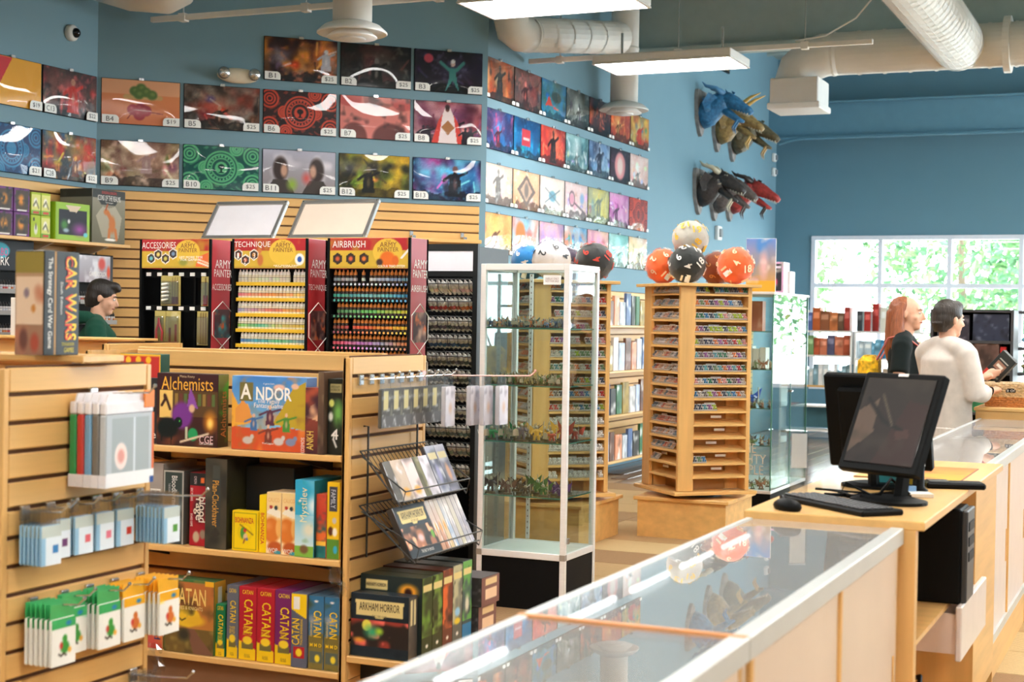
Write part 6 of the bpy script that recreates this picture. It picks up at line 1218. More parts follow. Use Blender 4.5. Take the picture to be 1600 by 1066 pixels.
# ================================================================== SALES COUNTER
KL, KR, KZT = -1.18, -.72, .95
cream = M('cream_laminate', (222, 200, 178), .35, noise=.05, scale=2)
railm = M('pale_metal_rail', (198, 200, 196), .35, metal=.2, noise=.03)
led_m, _n, _l, _b = nodes_of('led_tube'); _b.inputs['Emission Color'].default_value = (1, .98, 1, 1); _b.inputs['Emission Strength'].default_value = 4.5; _mats['led_tube'] = led_m
def showcase(label, y0, y1, door_n=2, led=4, trim=True, doors=cream):
    t = thing('glass_counter', label, 'display counter', (KL, y0, 0), 0, 'glass sales counters'); L = y1-y0; w = KR-KL
    MB().box(.02, w-.02, .01, L-.01, .1, .16).box(.0, w, .0, L, .16, .2).build('deck', M('white_laminate', (232, 222, 210), .4), t); MB().box(.05, w-.05, .02, L-.02, 0, .1).build('kick', M('brown_kick'), t)
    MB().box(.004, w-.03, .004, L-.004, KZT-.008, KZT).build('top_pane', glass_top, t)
    MB().box(.004, .01, .01, L-.01, .2, KZT-.03).build('front_pane', glass, t)
    MB().box(0, .022, 0, L, KZT-.03, KZT+.003, b=.003).build('front_rail', railm, t); MB().box(w-.035, w+.004, 0, L, KZT-.045, KZT+.003, b=.003).build('back_rail', railm, t)
    MB().box(.03, w-.06, .03, L-.03, .55, .556).build('glass_shelf', glass, t)
    for y in (0, L-.02): MB().box(.01, w-.01, y, y+.02, 0, KZT-.012).build('end_panel', cream if y == 0 else maple_z, t)
    if trim: MB().box(.0, w, L-.012, L+.004, KZT-.01, KZT+.0045).build('wood_trim', M('orange_trim', (216, 140, 70), .4), t)
    MB().box(w-.03, w-.004, .01, L-.01, 0, .165).build('base_board', maple_y, t)
    n = door_n; dw = (L-.06)/n
    for i in range(n):
        d = MB().box(w-.022, w-.008, .04+i*dw, .03+(i+1)*dw, .2, KZT-.045, b=.003).build('sliding_door', doors, t)
        MB().box(w-.008, w-.004, .03+(i+1)*dw-.06, .03+(i+1)*dw-.045, .45, .6, b=.001).build('finger_pull', maple_z, d)
        MB().box(w-.012, w, .03+i*dw-.004, .03+i*dw+.018, .16, KZT-.045, b=.002).build('door_stile', maple_z, t)
    MB().box(w-.024, w+.003, .02, L-.02, .168, .203).build('door_track', railm, t)
    for i in range(led):
        y = .12+i*(L-.2)/led; MB().tube([(.06, y, KZT-.024), (.06, y+(L-.2)/led*.68, KZT-.024)], .008, 8).build('led_tube', led_m, t)
    return t
showcase('near glass sales counter at the foot of the picture', .94, 2.72, 2, 4)
showcase('long glass sales counter leading up to the register', 2.725, 4.41, 2, 4, trim=False)
showcase('far glass sales counter beyond the register with white sliding doors', 6.5, 8.28, 2, 3, False, M('white_door', (226, 214, 206), .3, noise=.03))
showcase('farthest glass sales counter beside the shopper in the pale sweater', 8.285, 10.05, 2, 3, False, _mats['white_door'])
# things lying inside the counters
for i in range(12):
    c = ((200, 180, 150), (150, 90, 70), (90, 110, 140), (190, 200, 190), (60, 60, 66), (214, 170, 90))[i % 6]
    y = (1.1 if i < 4 else 2.9 if i < 8 else 6.8)+(i % 4)*.34
    gamebox('%s flat box, %s inside the %s counter' % (('sand', 'rust', 'slate', 'sage', 'black', 'gold')[i % 6], ('first', 'second', 'third', 'last')[i % 4], ('near', 'long', 'far')[i//4]), KL+.1, y, .2005, .2, .24, .05, c, name='card_box', cat='box', group='flat boxes inside the counters')
# ---- register station
t = thing('register_counter', 'maple register station between the glass counters', 'counter', (KL-.01, 4.42, 0)); w = .53; L = 2.07
MB().box(0, w, 0, L, .945, .972, b=.003).build('worktop', maple_y, t)
MB().box(.0, .02, .0, L, .0, .945).build('front_panel', maple_y, t)
for y in (0, 1.4, L-.02): MB().box(.02, w-.025, y, y+(.05 if y == 0 else .03 if y == 1.4 else .02), 0, .945, b=.001).build('upright', maple_z, t)
MB().box(w-.05, w-.025, 1.43, L-.02, .12, .945).build('back_panel', maple_y, t)
MB().box(.02, w-.03, .05, 1.4, .1, .12).build('low_shelf', maple, t); MB().box(.02, w-.03, .05, 1.4, .6, .6155).build('mid_shelf', maple, t)
MB().box(w-.16, w-.03, .95, 1.4, .76, .775).build('side_shelf', maple, t)
dr = MB().box(.1, w+.005, .68, .695, .46, .59).box(.1, w+.005, 1.3, 1.315, .46, .59).box(.1, w+.005, .695, 1.3, .46, .468).build('drawer', M('pinkish_board', (222, 202, 186), .5), t)
MB().box(w+.005, w+.025, .66, 1.335, .44, .62, b=.004).build('drawer_front', M('white_door'), dr)
t = thing('computer_tower', 'black desktop computer standing in the register bay', 'computer', (-1.1, 5.14, .616))
MB().box(0, .45, 0, .19, 0, .315, b=.006).build('case', blackp, t); MB().box(.45, .47, .005, .185, .005, .31, b=.004).build('bezel', M('grey_bezel', (52, 54, 56), .4), t)
for k in range(3): MB().box(.47, .473, .03, .16, .24-k*.05, .27-k*.05).build('drive_bay', blackp, t)
t = thing('power_cable', 'black cable looped under the open drawer', 'cable', (KR-.12, 4.7, .121)); MB().tube([(.0, 0, .006), (.05, .1, .06), (.09, .25, .2), (.07, .42, .25), (.02, .6, .2), (-.06, .75, .06), (-.16, .7, .006)], .008, 6).build('cord', blackp, t, smooth=True)
t = thing('paper_bundle', 'loose papers under the open drawer', 'papers', (KR-.3, 5.0, .121), .2)
for k in range(3): MB().box(0, .2, k*.03, .28+k*.02, k*.012, k*.012+.01).build('sheet', _mats['white_card'], t)
# ---- monitor facing the cashier, customer screen behind, keyboard, mouse
ZT = .972
def monitor(label, x, y, rz, w, h, tilt, stand, screen, zc, pic=None):
    t = thing('monitor', label, 'monitor', (x, y, ZT), rz); t.rotation_mode = 'XYZ'
    P = Matrix.Translation((0, 0, zc)) @ Matrix.Rotation(tilt, 4, 'X')
    MB().box(-w/2, w/2, 0, .035, -h/2, h/2, X=P, b=.006).box(-w/2+.05, w/2-.05, .03, .06, -h/2+.04, h/2-.04, X=P, b=.01).build('housing', blackp, t)
    o = MB().box(-w/2+.02, w/2-.02, -.002, .001, -h/2+.025, h/2-.02, X=P).build('screen', screen, t)
    if pic is not None:
        pp = panel('screen_reflection_picture', t, (-w/2+.022, -.0026, -h/2+.028), (1, 0, 0), (0, 0, 1), w-.044, h-.05, pic, gloss_m); pp.matrix_basis = P
    MB().box(-.02, .02, -.003, .0, h/2-.014, h/2-.004, X=P, b=.001).build('logo_plate', alu, t)
    if stand:
        MB().tube([(0, .05, zc-.05), (0, .08, zc*.5), (0, .06, .012)], [.03, .03, .035], 6, sq=.5).build('neck', blackp, t); MB().lathe([(.13, 0), (.13, .01), (.09, .018)], 24, sy=.8).build('foot', blackp, t)
    return t
scr = M('dark_screen', (34, 24, 22), .06, noise=.3, scale=3, coat=.8)
pic = Art(.27, .29, .006, 9).grad((74, 58, 46), (60, 40, 34)); pic.p *= .5; pic.poly([(.0, .1), (.3, .35), (.25, .75), (.0, .6)], (92, 74, 62)).poly([(.4, 0), (1, 0), (1, .7), (.7, .75)], (46, 24, 20)).line([(.1, .75), (.4, .5), (.7, .4)], .025, (16, 12, 10)).line([(.3, .8), (.55, .45)], .012, (90, 76, 62)).poly([(.62, .38), (.8, .42), (.84, .32), (.66, .28)], (64, 38, 32)).cloud(4, (52, 44, 34), .6, .8, .5)  # dim display with the reflections in the glass painted into it
monitor('black monitor with a dark glossy screen tilted at the register', -.84, 4.86, -.5, .31, .34, -.42, True, scr, .255, pic)
monitor('black customer screen turned away behind the register monitor', -.95, 5.3, pi-.1, .36, .34, -.3, True, scr, .235)
t = thing('keyboard', 'black keyboard on the maple register counter', 'keyboard', (-.95, 4.64, ZT), -.75)
MB().box(-.22, .22, -.075, .075, 0, .018, b=.005).build('case', blackp, t)
key = MB().box(-.0085, .0085, -.008, .008, 0, .006, b=.002).mesh('key', M('key_grey', (58, 58, 60), .4))
for r in range(5):
    for c in range(20): ob('key', key, t, (-.2+c*.0205+r*.002, -.055+r*.0235, .018))
MB().box(-.04, .06, -.063, -.048, .018, .0235, b=.002).build('space_bar', _mats['key_grey'], t)
t = thing('computer_mouse', 'black mouse at the corner of the register counter', 'mouse', (-1.075, 4.49, ZT), .8)
MB().ball((0, 0, .012), (.034, .06, .024), 16).build('shell', blackp, t, smooth=True); MB().tube([(-.004, .03, .034), (.004, .03, .034)], .008, 8).build('wheel', _mats['key_grey'], t)
t = thing('receipt_scanner', 'black handheld scanner standing beside the monitor', 'scanner', (-.8, 5.2, ZT))
MB().lathe([(.03, 0), (.032, .01), (.02, .02), (.018, .13), (.024, .15), (.022, .2), (.0, .205)], 14).build('body', blackp, t, smooth=True); MB().tube([(0, 0, .2), (.0, .02, .32)], .003, 5).build('aerial', blackp, t); MB().lathe([(.021, .09), (.021, .1)], 14).build('ring', alu, t)
t = thing('card_reader', 'black card reader lying by the worktop edge', 'card reader', (-.78, 5.4, ZT), .3); MB().box(-.03, .17, -.05, .05, 0, .022, b=.006).build('body', blackp, t); MB().box(-.02, .05, -.04, .04, .022, .026, b=.002).build('keypad', _mats['key_grey'], t)
t = thing('sticky_note_block', 'small white note block beside the scanner', 'notes', (-.82, 5.02, ZT), .4); MB().box(0, .1, 0, .07, 0, .014, b=.002).build('pad', _mats['white_card'], t); MB().box(.02, .06, .071, .09, 0, .03).build('blue_card', M('blue_card', (120, 160, 200), .4), t)
t = thing('counter_mat', 'orange and yellow printed mat on the register worktop', 'mat', (-1.1, 5.62, ZT)); MB().box(0, .38, 0, .56, 0, .003).build('mat_base', M('mat_base', (150, 90, 60), .6), t)
panel('print', t, (.003, .003, .0036), (1, 0, 0), (0, 1, 0), .374, .554, Art(.37, .55, .012, 8).grad((214, 120, 50), (226, 180, 50)).cloud(3, (190, 60, 40)).cloud(4, (236, 200, 80)), print_m)
for i, (y, c, lb) in enumerate(((5.3, (60, 150, 160), 'teal card box behind the scanner'), (5.36, (220, 190, 60), 'yellow card box behind the scanner'))):
    gamebox(lb, -.95+i*.06, y, ZT, .06, .08, .08, c, name='card_box', cat='box')
for i in range(3):
    t = thing('loose_cable', ('thin', 'thick', 'curled')[i]+' black cable tangled at the monitor foot', 'cable', (-1.0+i*.05, 4.85+i*.05, ZT)); q = random.Random(i)
    MB().tube([(q.uniform(-.1, .12), q.uniform(-.1, .1), q.choice((.006, .02, .06))) for _ in range(7)], .004+.001*i, 5).build('cord', blackp, t, smooth=True)
# thin clear sign holder on the counter's customer edge
t = thing('sign_holder', 'clear upright sign holder with white paper by the register', 'sign', (-1.16, 5.0, ZT), .5); MB().box(-.03, .03, 0, .004, 0, .2, b=.001).build('acrylic', film, t); MB().box(-.026, .026, .001, .003, .08, .195).build('paper', _mats['white_card'], t)
# ---- far end: raised wooden box with wicker basket, second screen
t = thing('raised_counter', 'raised maple box at the far end of the counters', 'counter', (-1.2, 9.75, 0)); MB().box(0, 1.2, .31, .95, 0, 1.0, b=.004).build('body', maple, t); MB().box(-.01, 1.21, .30, .97, 1.0, 1.022, b=.003).build('top', maple, t)
t = thing('wicker_basket', 'two-tone wicker basket on the raised maple counter', 'basket', (-1.0, 10.32, 1.022))
def wick(z0, z1, n, c, nm):
    m = M('wicker_%d_%d_%d' % c, c, .8, noise=.25, scale=90); mb = MB()
    for k in range(n):
        z = z0+(z1-z0)*k/max(1, n-1); g = z/.15; P = []
        for (a, b) in ((-1, -1), (1, -1), (1, 1), (-1, 1)): P.append((a*(.15+.025*g), b*(.1+.02*g), z))
        pts = []
        for i in range(4):
            p, q = Vector(P[i]), Vector(P[(i+1) % 4])
            for s in range(14): e = p.lerp(q, s/14); nn = Vector((e.x, e.y, 0)).normalized(); pts.append(e+nn*(.005*(-1)**(s+k)))
        mb.tube(pts+[pts[0]], .0085, 6, cap=False)
    mb.build(nm, m, t)
wick(.006, .06, 5, (190, 130, 76), 'dark_weave'); wick(.07, .15, 8, (206, 180, 140), 'light_weave'); MB().box(-.145, .145, -.095, .095, 0, .01).build('bottom', M('wicker_190_130_76'), t)
MB().box(-.03, .03, -.127, -.121, .095, .12, b=.002).build('label_plate', blackp, t); letter(t, 'II OI', (0, -.1272, 0), (1, 0, 0), (0, 0, 1), 0, .107, .045, .015, WHT)
monitor('black screen edge at the picture side on the far counter', -.62, 9.6, 2.2, .34, .3, -.2, True, scr, .25).location.z = .955
# ================================================================== PEOPLE
skin_m = M('skin', (226, 176, 148), .5, noise=.06, scale=30); 
def remeshed(mb, name, mat, parent, vox=.008, smooth=5, X=None):
    o = mb.build(name, mat, parent, smooth=True)
    r = o.modifiers.new('union', 'REMESH'); r.mode = 'VOXEL'; r.voxel_size = vox; r.use_smooth_shade = True
    s = o.modifiers.new('soften', 'SMOOTH'); s.iterations = smooth; s.factor = .5
    return o
def hand(mb, w, d, up, side, curl=.5):
    """palm and five curled fingers; w wrist, d pointing direction, up back-of-hand normal, side thumb direction"""
    w, d, up, side = Vector(w), Vector(d).normalized(), Vector(up).normalized(), Vector(side).normalized()
    mb.tube([w, w+d*.03, w+d*.075, w+d*.09], [.024, .03, .036, .03], 10, sq=.55)
    mb.ball(w+d*.055, .028, 8)
    for k, L in enumerate((.07, .078, .073, .056)):
        b = w+d*.08+side*(.027-.018*k); e1 = b+d*L*.45-up*L*.1*curl; e2 = e1+d*L*.28*(1-curl*.5)-up*L*.3*curl; e3 = e2+d*L*.15*(1-curl)-up*L*.28*curl
        mb.tube([b-d*.015, e1, e2, e3], [.0095, .009, .0085, .007], 7)
    b = w+d*.025+side*.025; mb.tube([b, b+side*.025+d*.03, b+side*.025+d*.055-up*.01*curl], [.012, .0105, .008], 7)
def person(label, loc, rz, H, arms, cloth, trous, hairfn, hair_c, sleeve, headrot=(0, 0, 0), build=1.0, shirt_name='shirt', rib=False):
    """local +y is forward, +x the person's right; arms: (elbow, wrist, hand direction, back-of-hand, thumb side) right then left"""
    t = thing('person', label, 'person', loc, rz); k = H/1.72
    hz = H-.118; HM = Matrix.Translation((0, .015, hz-.09)) @ Matrix.Rotation(headrot[2], 4, 'Z') @ Matrix.Rotation(headrot[0], 4, 'X') @ Matrix.Rotation(headrot[1], 4, 'Y') @ Matrix.Translation((0, 0, .09))
    b = MB(); sh = 1.42*k
    b.tube([(0, 0, .9*k), (0, .005, 1.05*k), (0, .01, 1.2*k), (0, .0, 1.34*k), (0, -.005, 1.42*k)], [.1*build, .098*build, .105*build, .1*build, .06], 18, sq=1.45)
    b.tube([(0, -.012, 1.38*k), (0, 0, 1.47*k), (0, .012, hz-.06)], [.062, .053, .053], 14)
    for s in (-1, 1):
        b.tube([(s*.09, 0, .92*k), (s*.095, .01, .5*k), (s*.095, -.01, .1*k)], [.082, .055, .04], 12); b.tube([(s*.095, -.05, .035), (s*.1, .17, .03)], [.035, .03], 8)
    # head: cranium, face, jaw, nose, brow, ears
    hb = MB(); hb.ball((0, -.012, .03), (.076, .095, .088), 18); hb.ball((0, .025, -.02), (.062, .068, .085), 16); hb.ball((0, .052, -.082), (.034, .036, .03), 12)
    hb.tube([(0, .085, .02), (0, .104, -.012), (0, .113, -.026), (0, .092, -.036)], [.008, .011, .0135, .01], 8); hb.tube([(-.045, .072, .03), (0, .084, .03), (.045, .072, .03)], [.008, .011, .008], 8)
    hb.ball((0, .08, -.058), (.02, .014, .012), 10)
    for s in (-1, 1): hb.ball((s*.078, -.012, -.005), (.011, .018, .03), 10); hb.ball((s*.042, .058, -.025), (.02, .02, .02), 10)
    b.add(hb.v, hb.f, 0, HM)
    c = MB(); ct = 1.04+.0*build
    c.tube([(0, .0, .865*k), (0, .005, .9*k), (0, .005, 1.05*k), (0, .01, 1.2*k), (0, .0, 1.35*k), (0, -.005, 1.44*k)], [.118*build, .128*build, .122*build, .128*build, .12*build, .066], 20, sq=1.4)
    for s in (-1, 1): c.tube([(0, -.01, 1.445*k), (s*.08, -.01, 1.43*k), (s*.15*build, -.005, 1.4*k), (s*.19*build, -.005, 1.36*k)], [.06, .066, .072, .07], 14)
    for i, (e, w, d, up, side) in enumerate(arms):
        s = 1 if i == 0 else -1; S = (s*.175*build, -.005, 1.385*k)
        b.tube([S, tuple((Vector(S)+Vector(e))/2), e, tuple((Vector(e)*.6+Vector(w)*.4)), w], [.05, .046, .037, .036, .025], 12); hand(b, w, d, up, side)
        E_, W_ = Vector(e), Vector(w); Sv = Vector(S)
        if sleeve == 'short': c.tube([Sv-Vector((s*.05, 0, -.0)), Sv, Sv.lerp(E_, .35), Sv.lerp(E_, .68)], [.062, .068, .064, .068], 14)
        else: c.tube([Sv-Vector((s*.05, 0, -.0)), Sv, Sv.lerp(E_, .5), E_, E_.lerp(W_, .35), E_.lerp(W_, .55)], [.064, .072, .07, .07, .066, .05], 14)
    remeshed(b, 'body', skin_m, t, .0075, 4)
    sm = M('fabric_%d_%d_%d' % cloth, cloth, .9, noise=.08, scale=14, bump=.15, sheen=.04, spec=.2)
    o = remeshed(c, shirt_name, sm, t, .01, 14)
    if rib:
        r = MB(); n = 96; v = []
        for zz in (.835*k, .84*k, .9*k, .91*k):
            for q in range(n):
                a = 2*pi*q/n; g = (1.0 if zz < .905*k else .93)+.018*(q % 2); v.append((.182*build*g*cos(a), .131*build*g*sin(a)+.005, zz))
        r.add(v, [(i*n+q, i*n+(q+1) % n, (i+1)*n+(q+1) % n, (i+1)*n+q) for i in range(3) for q in range(n)])
        r.build('ribbed_hem', sm, o)
    tr = MB(); tr.tube([(0, 0, .76*k), (0, 0, .86*k), (0, 0, .98*k)], [.1, .115*build, .105*build], 18, sq=1.45)
    for s in (-1, 1): tr.tube([(s*.085, 0, .84*k), (s*.095, .01, .48*k), (s*.095, -.01, .07*k)], [.1, .075, .06], 14)
    remeshed(tr, 'trousers', M('fabric_%d_%d_%d' % trous, trous, .9, noise=.1), t, .011, 4)
    for s in (-1, 1): MB().tube([(s*.095, -.07, .04), (s*.097, .05, .045), (s*.1, .18, .03)], [.045, .048, .035], 10, sq=.9).build('shoe', M('dark_shoe', (40, 38, 38), .6), t, smooth=True)
    h = MB(); hairfn(h); g = MB().add(h.v, h.f, 0, HM)
    remeshed(g, 'hair', M('hair_%d_%d_%d' % hair_c, hair_c, .45, noise=.3, scale=9, stretch=(12, 12, 1.2), bump=.5), t, .0075, 3)
    for s in (-1, 1):
        MB().ball((s*.03, .081, .008), (.012, .009, .007), 10, X=HM).build('eye', T((236, 232, 228)), t, smooth=True); MB().ball((s*.031, .088, .008), (.005, .004, .005), 8, X=HM).build('iris', T((50, 44, 40)), t, smooth=True)
        MB().tube([(s*.012, .091, .027), (s*.03, .089, .032), (s*.05, .075, .027)], [.003, .004, .002], 6, X=HM).build('eyebrow', M('brow_%d' % hair_c[0], tuple(int(x*.8) for x in hair_c), .7), t)
    MB().tube([(-.022, .082, -.056), (0, .094, -.055), (.022, .082, -.056)], [.003, .006, .003], 8, X=HM).build('lips', M('lips', (190, 110, 100), .4), t, smooth=True)
    return t
def short_hair(h):
    h.ball((0, -.02, .048), (.087, .1, .09), 20); h.ball((0, -.046, .005), (.082, .072, .08), 18); h.ball((0, .03, .092), (.066, .06, .04), 14); h.tube([(0, -.066, -.02), (0, -.062, -.08)], [.058, .04], 12, sq=1.15)
    for s in (-1, 1): h.ball((s*.07, -.0, .035), (.016, .035, .03), 8)
def long_hair(h):
    h.ball((0, -.046, .04), (.085, .088, .086), 18); h.ball((0, -.072, -.02), (.084, .064, .1), 16)
    for s in (-1, 1):
        h.tube([(s*.06, -.03, .075), (s*.08, -.045, .0), (s*.088, -.045, -.1), (s*.1, -.01, -.2), (s*.1, .06, -.31)], [.03, .03, .034, .034, .014], 10, sq=1.2)
        h.tube([(s*.05, -.05, .05), (s*.08, -.055, -.06), (s*.095, -.065, -.17), (s*.09, -.07, -.3)], [.05, .046, .045, .018], 10)
    h.tube([(0, -.09, .02), (0, -.1, -.1), (0, -.115, -.24), (0, -.115, -.36)], [.06, .056, .05, .016], 12, sq=1.3)
def quiff(h):
    short_hair(h); h.ball((0, .06, .1), (.055, .045, .032), 12); h.ball((0, .085, .085), (.04, .03, .024), 10)
P2 = person('person in a pale sweater with short dark hair seen from behind', (-1.385, 10.03, 0), -.72, 1.695, (((.25, .03, 1.11), (.13, .27, 1.125), (-.35, .9, .1), (.2, -.1, 1), (-.9, -.3, 0)), ((-.24, .1, 1.13), (-.02, .29, 1.19), (.5, .75, .4), (.2, -.7, .6), (.3, .3, .9))), (216, 206, 196), (34, 36, 38), short_hair, (52, 44, 38), 'long', (-.05, 0, -.05), 1.12, 'sweater', True)
MB().tube([(.155+.03*cos(a), .225+.012*sin(a)*1, 1.12+.03*sin(a)) for a in (i*pi/8 for i in range(17))], .006, 6).build('wrist_band', blackp, P2)
t = thing('game_box', 'black card box with pictures held up by the shopper in the pale sweater', 'board game', (-1.14, 10.36, 1.21), -.35); t.rotation_euler = (0, .75, -.3)
MB().box(-.06, .06, -.02, .02, 0, .19, b=.002).build('carton', M('card_36_38_36', (36, 38, 36), .4), t); panel('front_print', t, (-.058, -.0208, .002), (1, 0, 0), (0, 0, 1), .116, .186, Art(.12, .19, .006, 4, (40, 42, 40)).rect(.2, .35, .8, .65, (150, 110, 90)).rect(.3, .45, .7, .55, (226, 220, 206)).rect(.2, .72, .8, .76, (190, 190, 180)).rect(.1, .1, .9, .14, (110, 120, 110)), print_m)
MB().box(-.06, .0, -.021, -.0205, -.03, .03).build('red_flap', M('red_card', (196, 50, 40), .5), t)
P1 = person('person with long auburn hair in a black shirt facing the counter', (-1.74, 10.62, 0), -1.52, 1.735, (((.23, -.02, 1.13), (.2, .1, .9), (-.1, .4, -.9), (.9, 0, .1), (-.1, .9, .3)), ((-.23, -.02, 1.13), (-.2, .1, .9), (.1, .4, -.9), (-.9, 0, .1), (.1, .9, .3))), (24, 32, 32), (44, 46, 52), long_hair, (150, 84, 50), 'short', (0, 0, -.06), 1.0)
# lanyard ribbon of the long-haired person
MB().tube([(.07, -.02, 1.47), (.1, .09, 1.4), (.1, .135, 1.25), (.07, .14, 1.1), (.05, .14, 1.0)], .008, 6).build('ribbon', M('red_ribbon', (170, 70, 80), .7), P1)
t = thing('backpack', 'yellow patterned backpack on the long-haired person', 'backpack', P1.location, -1.52)
o = MB().box(-.13, .13, -.31, -.17, .98, 1.33, b=.04).build('bag', M('yellow_canvas', (228, 178, 30), .8, noise=.5, scale=28, detail=1), t); MB().box(-.1, .1, -.35, -.3, 1.0, 1.16, b=.02).build('pocket', M('yellow_canvas'), t)
MB().tube([(-.12, -.2, 1.0), (-.13, -.3, .99), (.0, -.32, .985), (.13, -.3, .99), (.12, -.2, 1.0)], .012, 6).build('red_piping', M('red_ribbon'), t)
for s in (-1, 1): MB().tube([(s*.1, -.18, 1.3), (s*.13, -.1, 1.45), (s*.14, .0, 1.475), (s*.14, .1, 1.4), (s*.15, .13, 1.25), (s*.16, .06, 1.08), (s*.13, -.15, 1.02)], .013, 6, sq=.5).build('strap', M('pink_strap', (214, 120, 110), .7), t)
P3 = person('person in a dark green hoodie browsing behind the low gondola', (-6.93, 8.47, 0), -.92, 1.755, (((.26, .04, 1.14), (.16, .22, 1.0), (-.1, .8, -.4), (.4, .1, .9), (-.8, .4, 0)), ((-.26, .04, 1.14), (-.16, .22, 1.0), (.1, .8, -.4), (-.4, .1, .9), (.8, .4, 0))), (30, 78, 62), (50, 52, 60), quiff, (44, 38, 36), 'long', (-.22, 0, -.05), 1.1, 'hoodie')
MB().tube([(-.1, .02, 1.47), (-.12, -.06, 1.5), (-.07, -.13, 1.5), (0, -.15, 1.49), (.07, -.13, 1.5), (.12, -.06, 1.5), (.1, .02, 1.47)], [.03, .045, .05, .055, .05, .045, .03], 10).build('hood', M('fabric_30_78_62'), P3, smooth=True)

# ================================================================== WINDOW-SIDE SHELVING
def bookcase(label, x0, x1, y, zs, m, top, name='bookcase', back=None, d=.36, grp=None):
    t = thing(name, label, 'bookcase', (x0, y, 0), 0, grp); w = x1-x0
    for x in (0, w-.025): MB().box(x, x+.025, 0, d, 0, top, b=.002).build('side', m, t)
    for z in zs: MB().box(.025, w-.025, .0, d, z-.025, z, b=.002).build('shelf', m if z != .72 else maple, t)
    if back: MB().box(.025, w-.025, d-.012, d, 0, top).build('back', back, t)
    return t
bookcase('white bookcase of colourful books by the window, nearest the glass cabinet', -5.0, -4.03, 20.3, (1.46, 1.13, .72, .45, .12), white_m, 1.46, grp='white bookcases'); bookcase('white bookcase by the window behind the long-haired person', -4.0, -2.9, 20.3, (1.46, 1.1, .72, .4, .12), white_m, 1.46, grp='white bookcases')
MB().box(.03, .94, .3, .34, .14, .42).build('teal_panel', M('teal_panel', (70, 120, 136), .6), bpy.data.objects['bookcase'])
def books(y, z, x0, x1, pal, names, where, seed, hmin=.2, hmax=.3, wmin=.04, wmax=.1, gap=.0, d=.2):
    q = random.Random(seed); x = x0; i = 0
    ords = 'first second third fourth fifth sixth seventh eighth ninth tenth eleventh twelfth thirteenth fourteenth'.split()
    while x < x1 and i < 14:
        w = q.uniform(wmin, wmax); h = q.uniform(hmin, hmax); k = q.randrange(len(pal)); c = pal[k]
        gamebox('%s upright book, %s on %s' % (names[k], ords[i], where), x, y, z+.0005, w-.004, d, h, c, Art(w, h, .016, seed*20+i, c).rect(.1, .55, .9, .8, tuple(min(255, v+60) for v in c)).cloud(2, tuple(v*.7 for v in c), .55, .75, .6), name='book', cat='book', group='books by the window'); x += w+gap; i += 1
PA = (((190, 96, 50), (150, 90, 60), (206, 120, 70), (90, 110, 170), (110, 80, 60), (170, 60, 50)), ('orange', 'brown', 'amber', 'blue', 'umber', 'red'))
books(20.34, 1.46, -4.95, -4.1, *PA, 'top of the white bookcase nearest the cabinet', 1, .24, .33, .08, .14); books(20.34, 1.13, -4.85, -4.1, *(((190, 90, 60), (110, 80, 120), (120, 160, 110), (206, 120, 90), (90, 90, 120)), ('rust', 'plum', 'sage', 'coral', 'slate')), 'the second shelf nearest the cabinet', 2, .22, .28, .07, .12); books(20.34, .72, -4.8, -4.1, *(((226, 230, 234), (130, 170, 190), (200, 214, 220)), ('white', 'aqua', 'ice')), 'the wooden ledge nearest the cabinet', 3, .2, .3)
books(20.34, 1.46, -3.98, -3.2, *(((176, 50, 44), (70, 76, 72), (226, 222, 210), (60, 66, 70), (230, 224, 216)), ('scarlet', 'charcoal', 'cream', 'black', 'white')), 'top of the second white bookcase', 4, .26, .38, .07, .11, .02); books(20.34, 1.1, -3.95, -3.0, *(((110, 170, 200), (60, 140, 190), (190, 210, 220)), ('sky blue', 'azure', 'pale')), 'the second shelf behind the long-haired person', 5, .16, .26); books(20.34, .72, -3.95, -3.1, *(((70, 150, 170), (110, 160, 110), (170, 150, 130)), ('teal', 'leaf green', 'taupe')), 'the wooden ledge behind the long-haired person', 6, .2, .3, .1, .18)
# dark shelving with boxes and plush toys
dk = M('dark_shelf_metal', (58, 58, 62), .45, noise=.06)
bookcase('dark metal shelf of boxed games behind the shoppers', -2.02, -1.32, 13.6, (1.69, 1.42, 1.15, .8, .3), dk, 1.69, back=blackp, d=.4)
for i, (x, z, w, h, c, lb) in enumerate(((-1.96, 1.4205, .27, .22, (54, 50, 60), 'dark box with a rusty stripe on the top dark shelf'), (-1.66, 1.4205, .3, .23, (50, 56, 76), 'black box with blue art on the top dark shelf'), (-1.95, 1.1505, .25, .24, (120, 80, 120), 'purple boxed game on the middle dark shelf'), (-1.66, 1.1505, .22, .25, (110, 84, 76), 'brown leather-look box on the middle dark shelf'), (-1.43, 1.1505, .05, .22, (190, 40, 40), 'slim red box on the middle dark shelf'), (-1.7, .8005, .24, .2, (50, 120, 80), 'green boxed game with red picture on the lower dark shelf'), (-1.45, .8005, .09, .18, (190, 60, 50), 'red boxed game on the lower dark shelf'))):
    a = Art(w, h, .012, 200+i, c).cloud(3, tuple(v*.6 for v in c)).cloud(4, tuple(min(255, v+80) for v in c), .6, .8, .8)
    gamebox(lb, x, 13.62, z, w, .2, h, c, a, group='boxes on the dark shelf')
bookcase('dark metal shelf of soft toys at the picture edge', -1.38, -.3, 14.3, (1.69, 1.36, 1.13, .86, .4), dk, 1.4, back=None, d=.4)
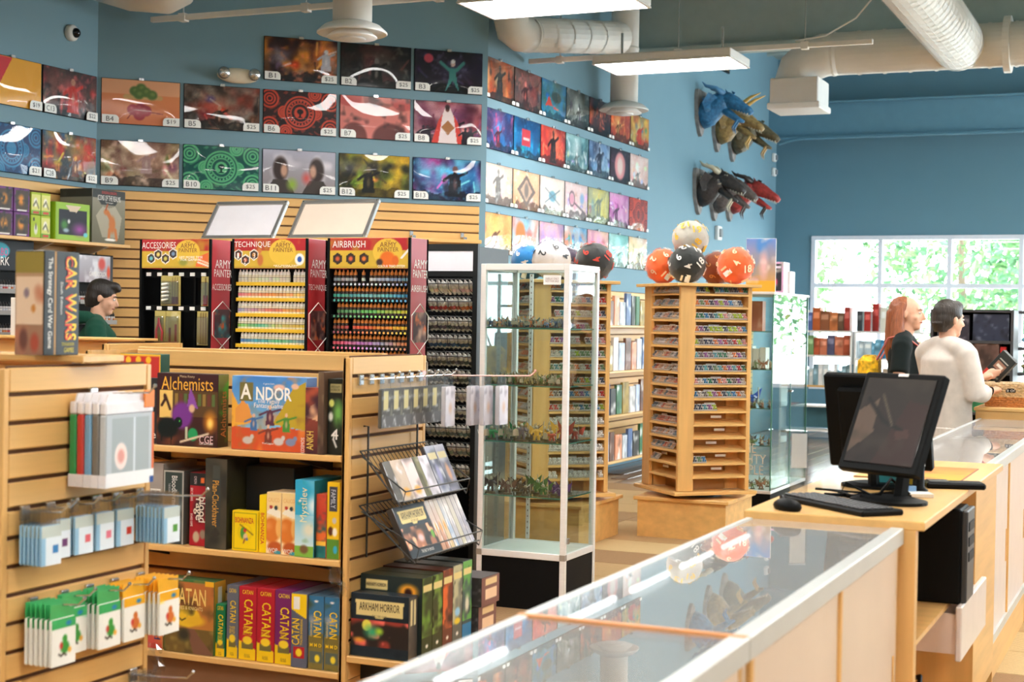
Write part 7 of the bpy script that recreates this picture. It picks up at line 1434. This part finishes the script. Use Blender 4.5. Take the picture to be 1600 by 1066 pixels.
def toy(label, x, y, z, r, c, c2, ear):
    t = thing('soft_toy', label, 'soft toy', (x, y, z), 0, 'soft toys on the dark shelf')
    cm = M('plush_%d_%d_%d' % c, c, .9, noise=.1, scale=40, sheen=.4); c2m = M('plush_%d_%d_%d' % c2, c2, .9, noise=.1, scale=40, sheen=.4)
    MB().ball((0, 0, r*.7), (r*.8, r*.7, r*.7), 14).build('body', cm, t, smooth=True); MB().ball((0, -r*.1, r*1.6), (r*.75, r*.68, r*.65), 14).build('head', cm, t, smooth=True); MB().ball((0, -r*.45, r*.7), (r*.5, r*.4, r*.5), 12).build('belly', c2m, t, smooth=True)
    for s in (-1, 1):
        MB().tube([(s*r*.45, 0, r*2.0), (s*r*(.6+ear*.3), 0, r*(2.2+ear))], [r*.25, r*.06], 8).build('ear', c2m, t, smooth=True); MB().ball((s*r*.3, -r*.72, r*1.65), r*.1, 8).build('eye', blackp, t); MB().ball((s*r*.7, -r*.25, r*.9), (r*.25, r*.35, r*.25), 8).build('arm', cm, t, smooth=True); MB().ball((s*r*.45, -r*.5, r*.2), (r*.28, r*.4, r*.22), 8).build('foot', c2m, t, smooth=True)
for i, (x, z, r, c, c2, e, lb) in enumerate(((-1.26, 1.361, .075, (110, 180, 214), (200, 226, 236), .2, 'light blue soft toy on the top dark shelf'), (-1.07, 1.361, .085, (232, 120, 50), (246, 206, 150), .1, 'orange soft toy on the top dark shelf'), (-.87, 1.361, .08, (120, 190, 220), (250, 220, 60), .4, 'blue and yellow soft toy on the top dark shelf'),
        (-1.27, 1.131, .065, (226, 214, 150), (120, 170, 80), .6, 'cream and green leafy soft toy, first on the middle dark shelf'), (-1.12, 1.131, .065, (214, 206, 110), (150, 190, 90), .7, 'yellow-green leafy soft toy, second on the middle dark shelf'), (-.97, 1.131, .065, (236, 220, 170), (200, 130, 70), .6, 'cream and tan soft toy, third on the middle dark shelf'), (-.82, 1.131, .065, (110, 170, 90), (226, 216, 150), .6, 'green soft toy, last on the middle dark shelf'),
        (-1.24, .861, .08, (50, 110, 160), (110, 190, 206), .3, 'dark blue soft toy on the low dark shelf'), (-1.0, .861, .075, (60, 120, 170), (226, 226, 220), .5, 'blue and white soft toy on the low dark shelf'))): toy(lb, x, 14.45, z, r, c, c2, e)
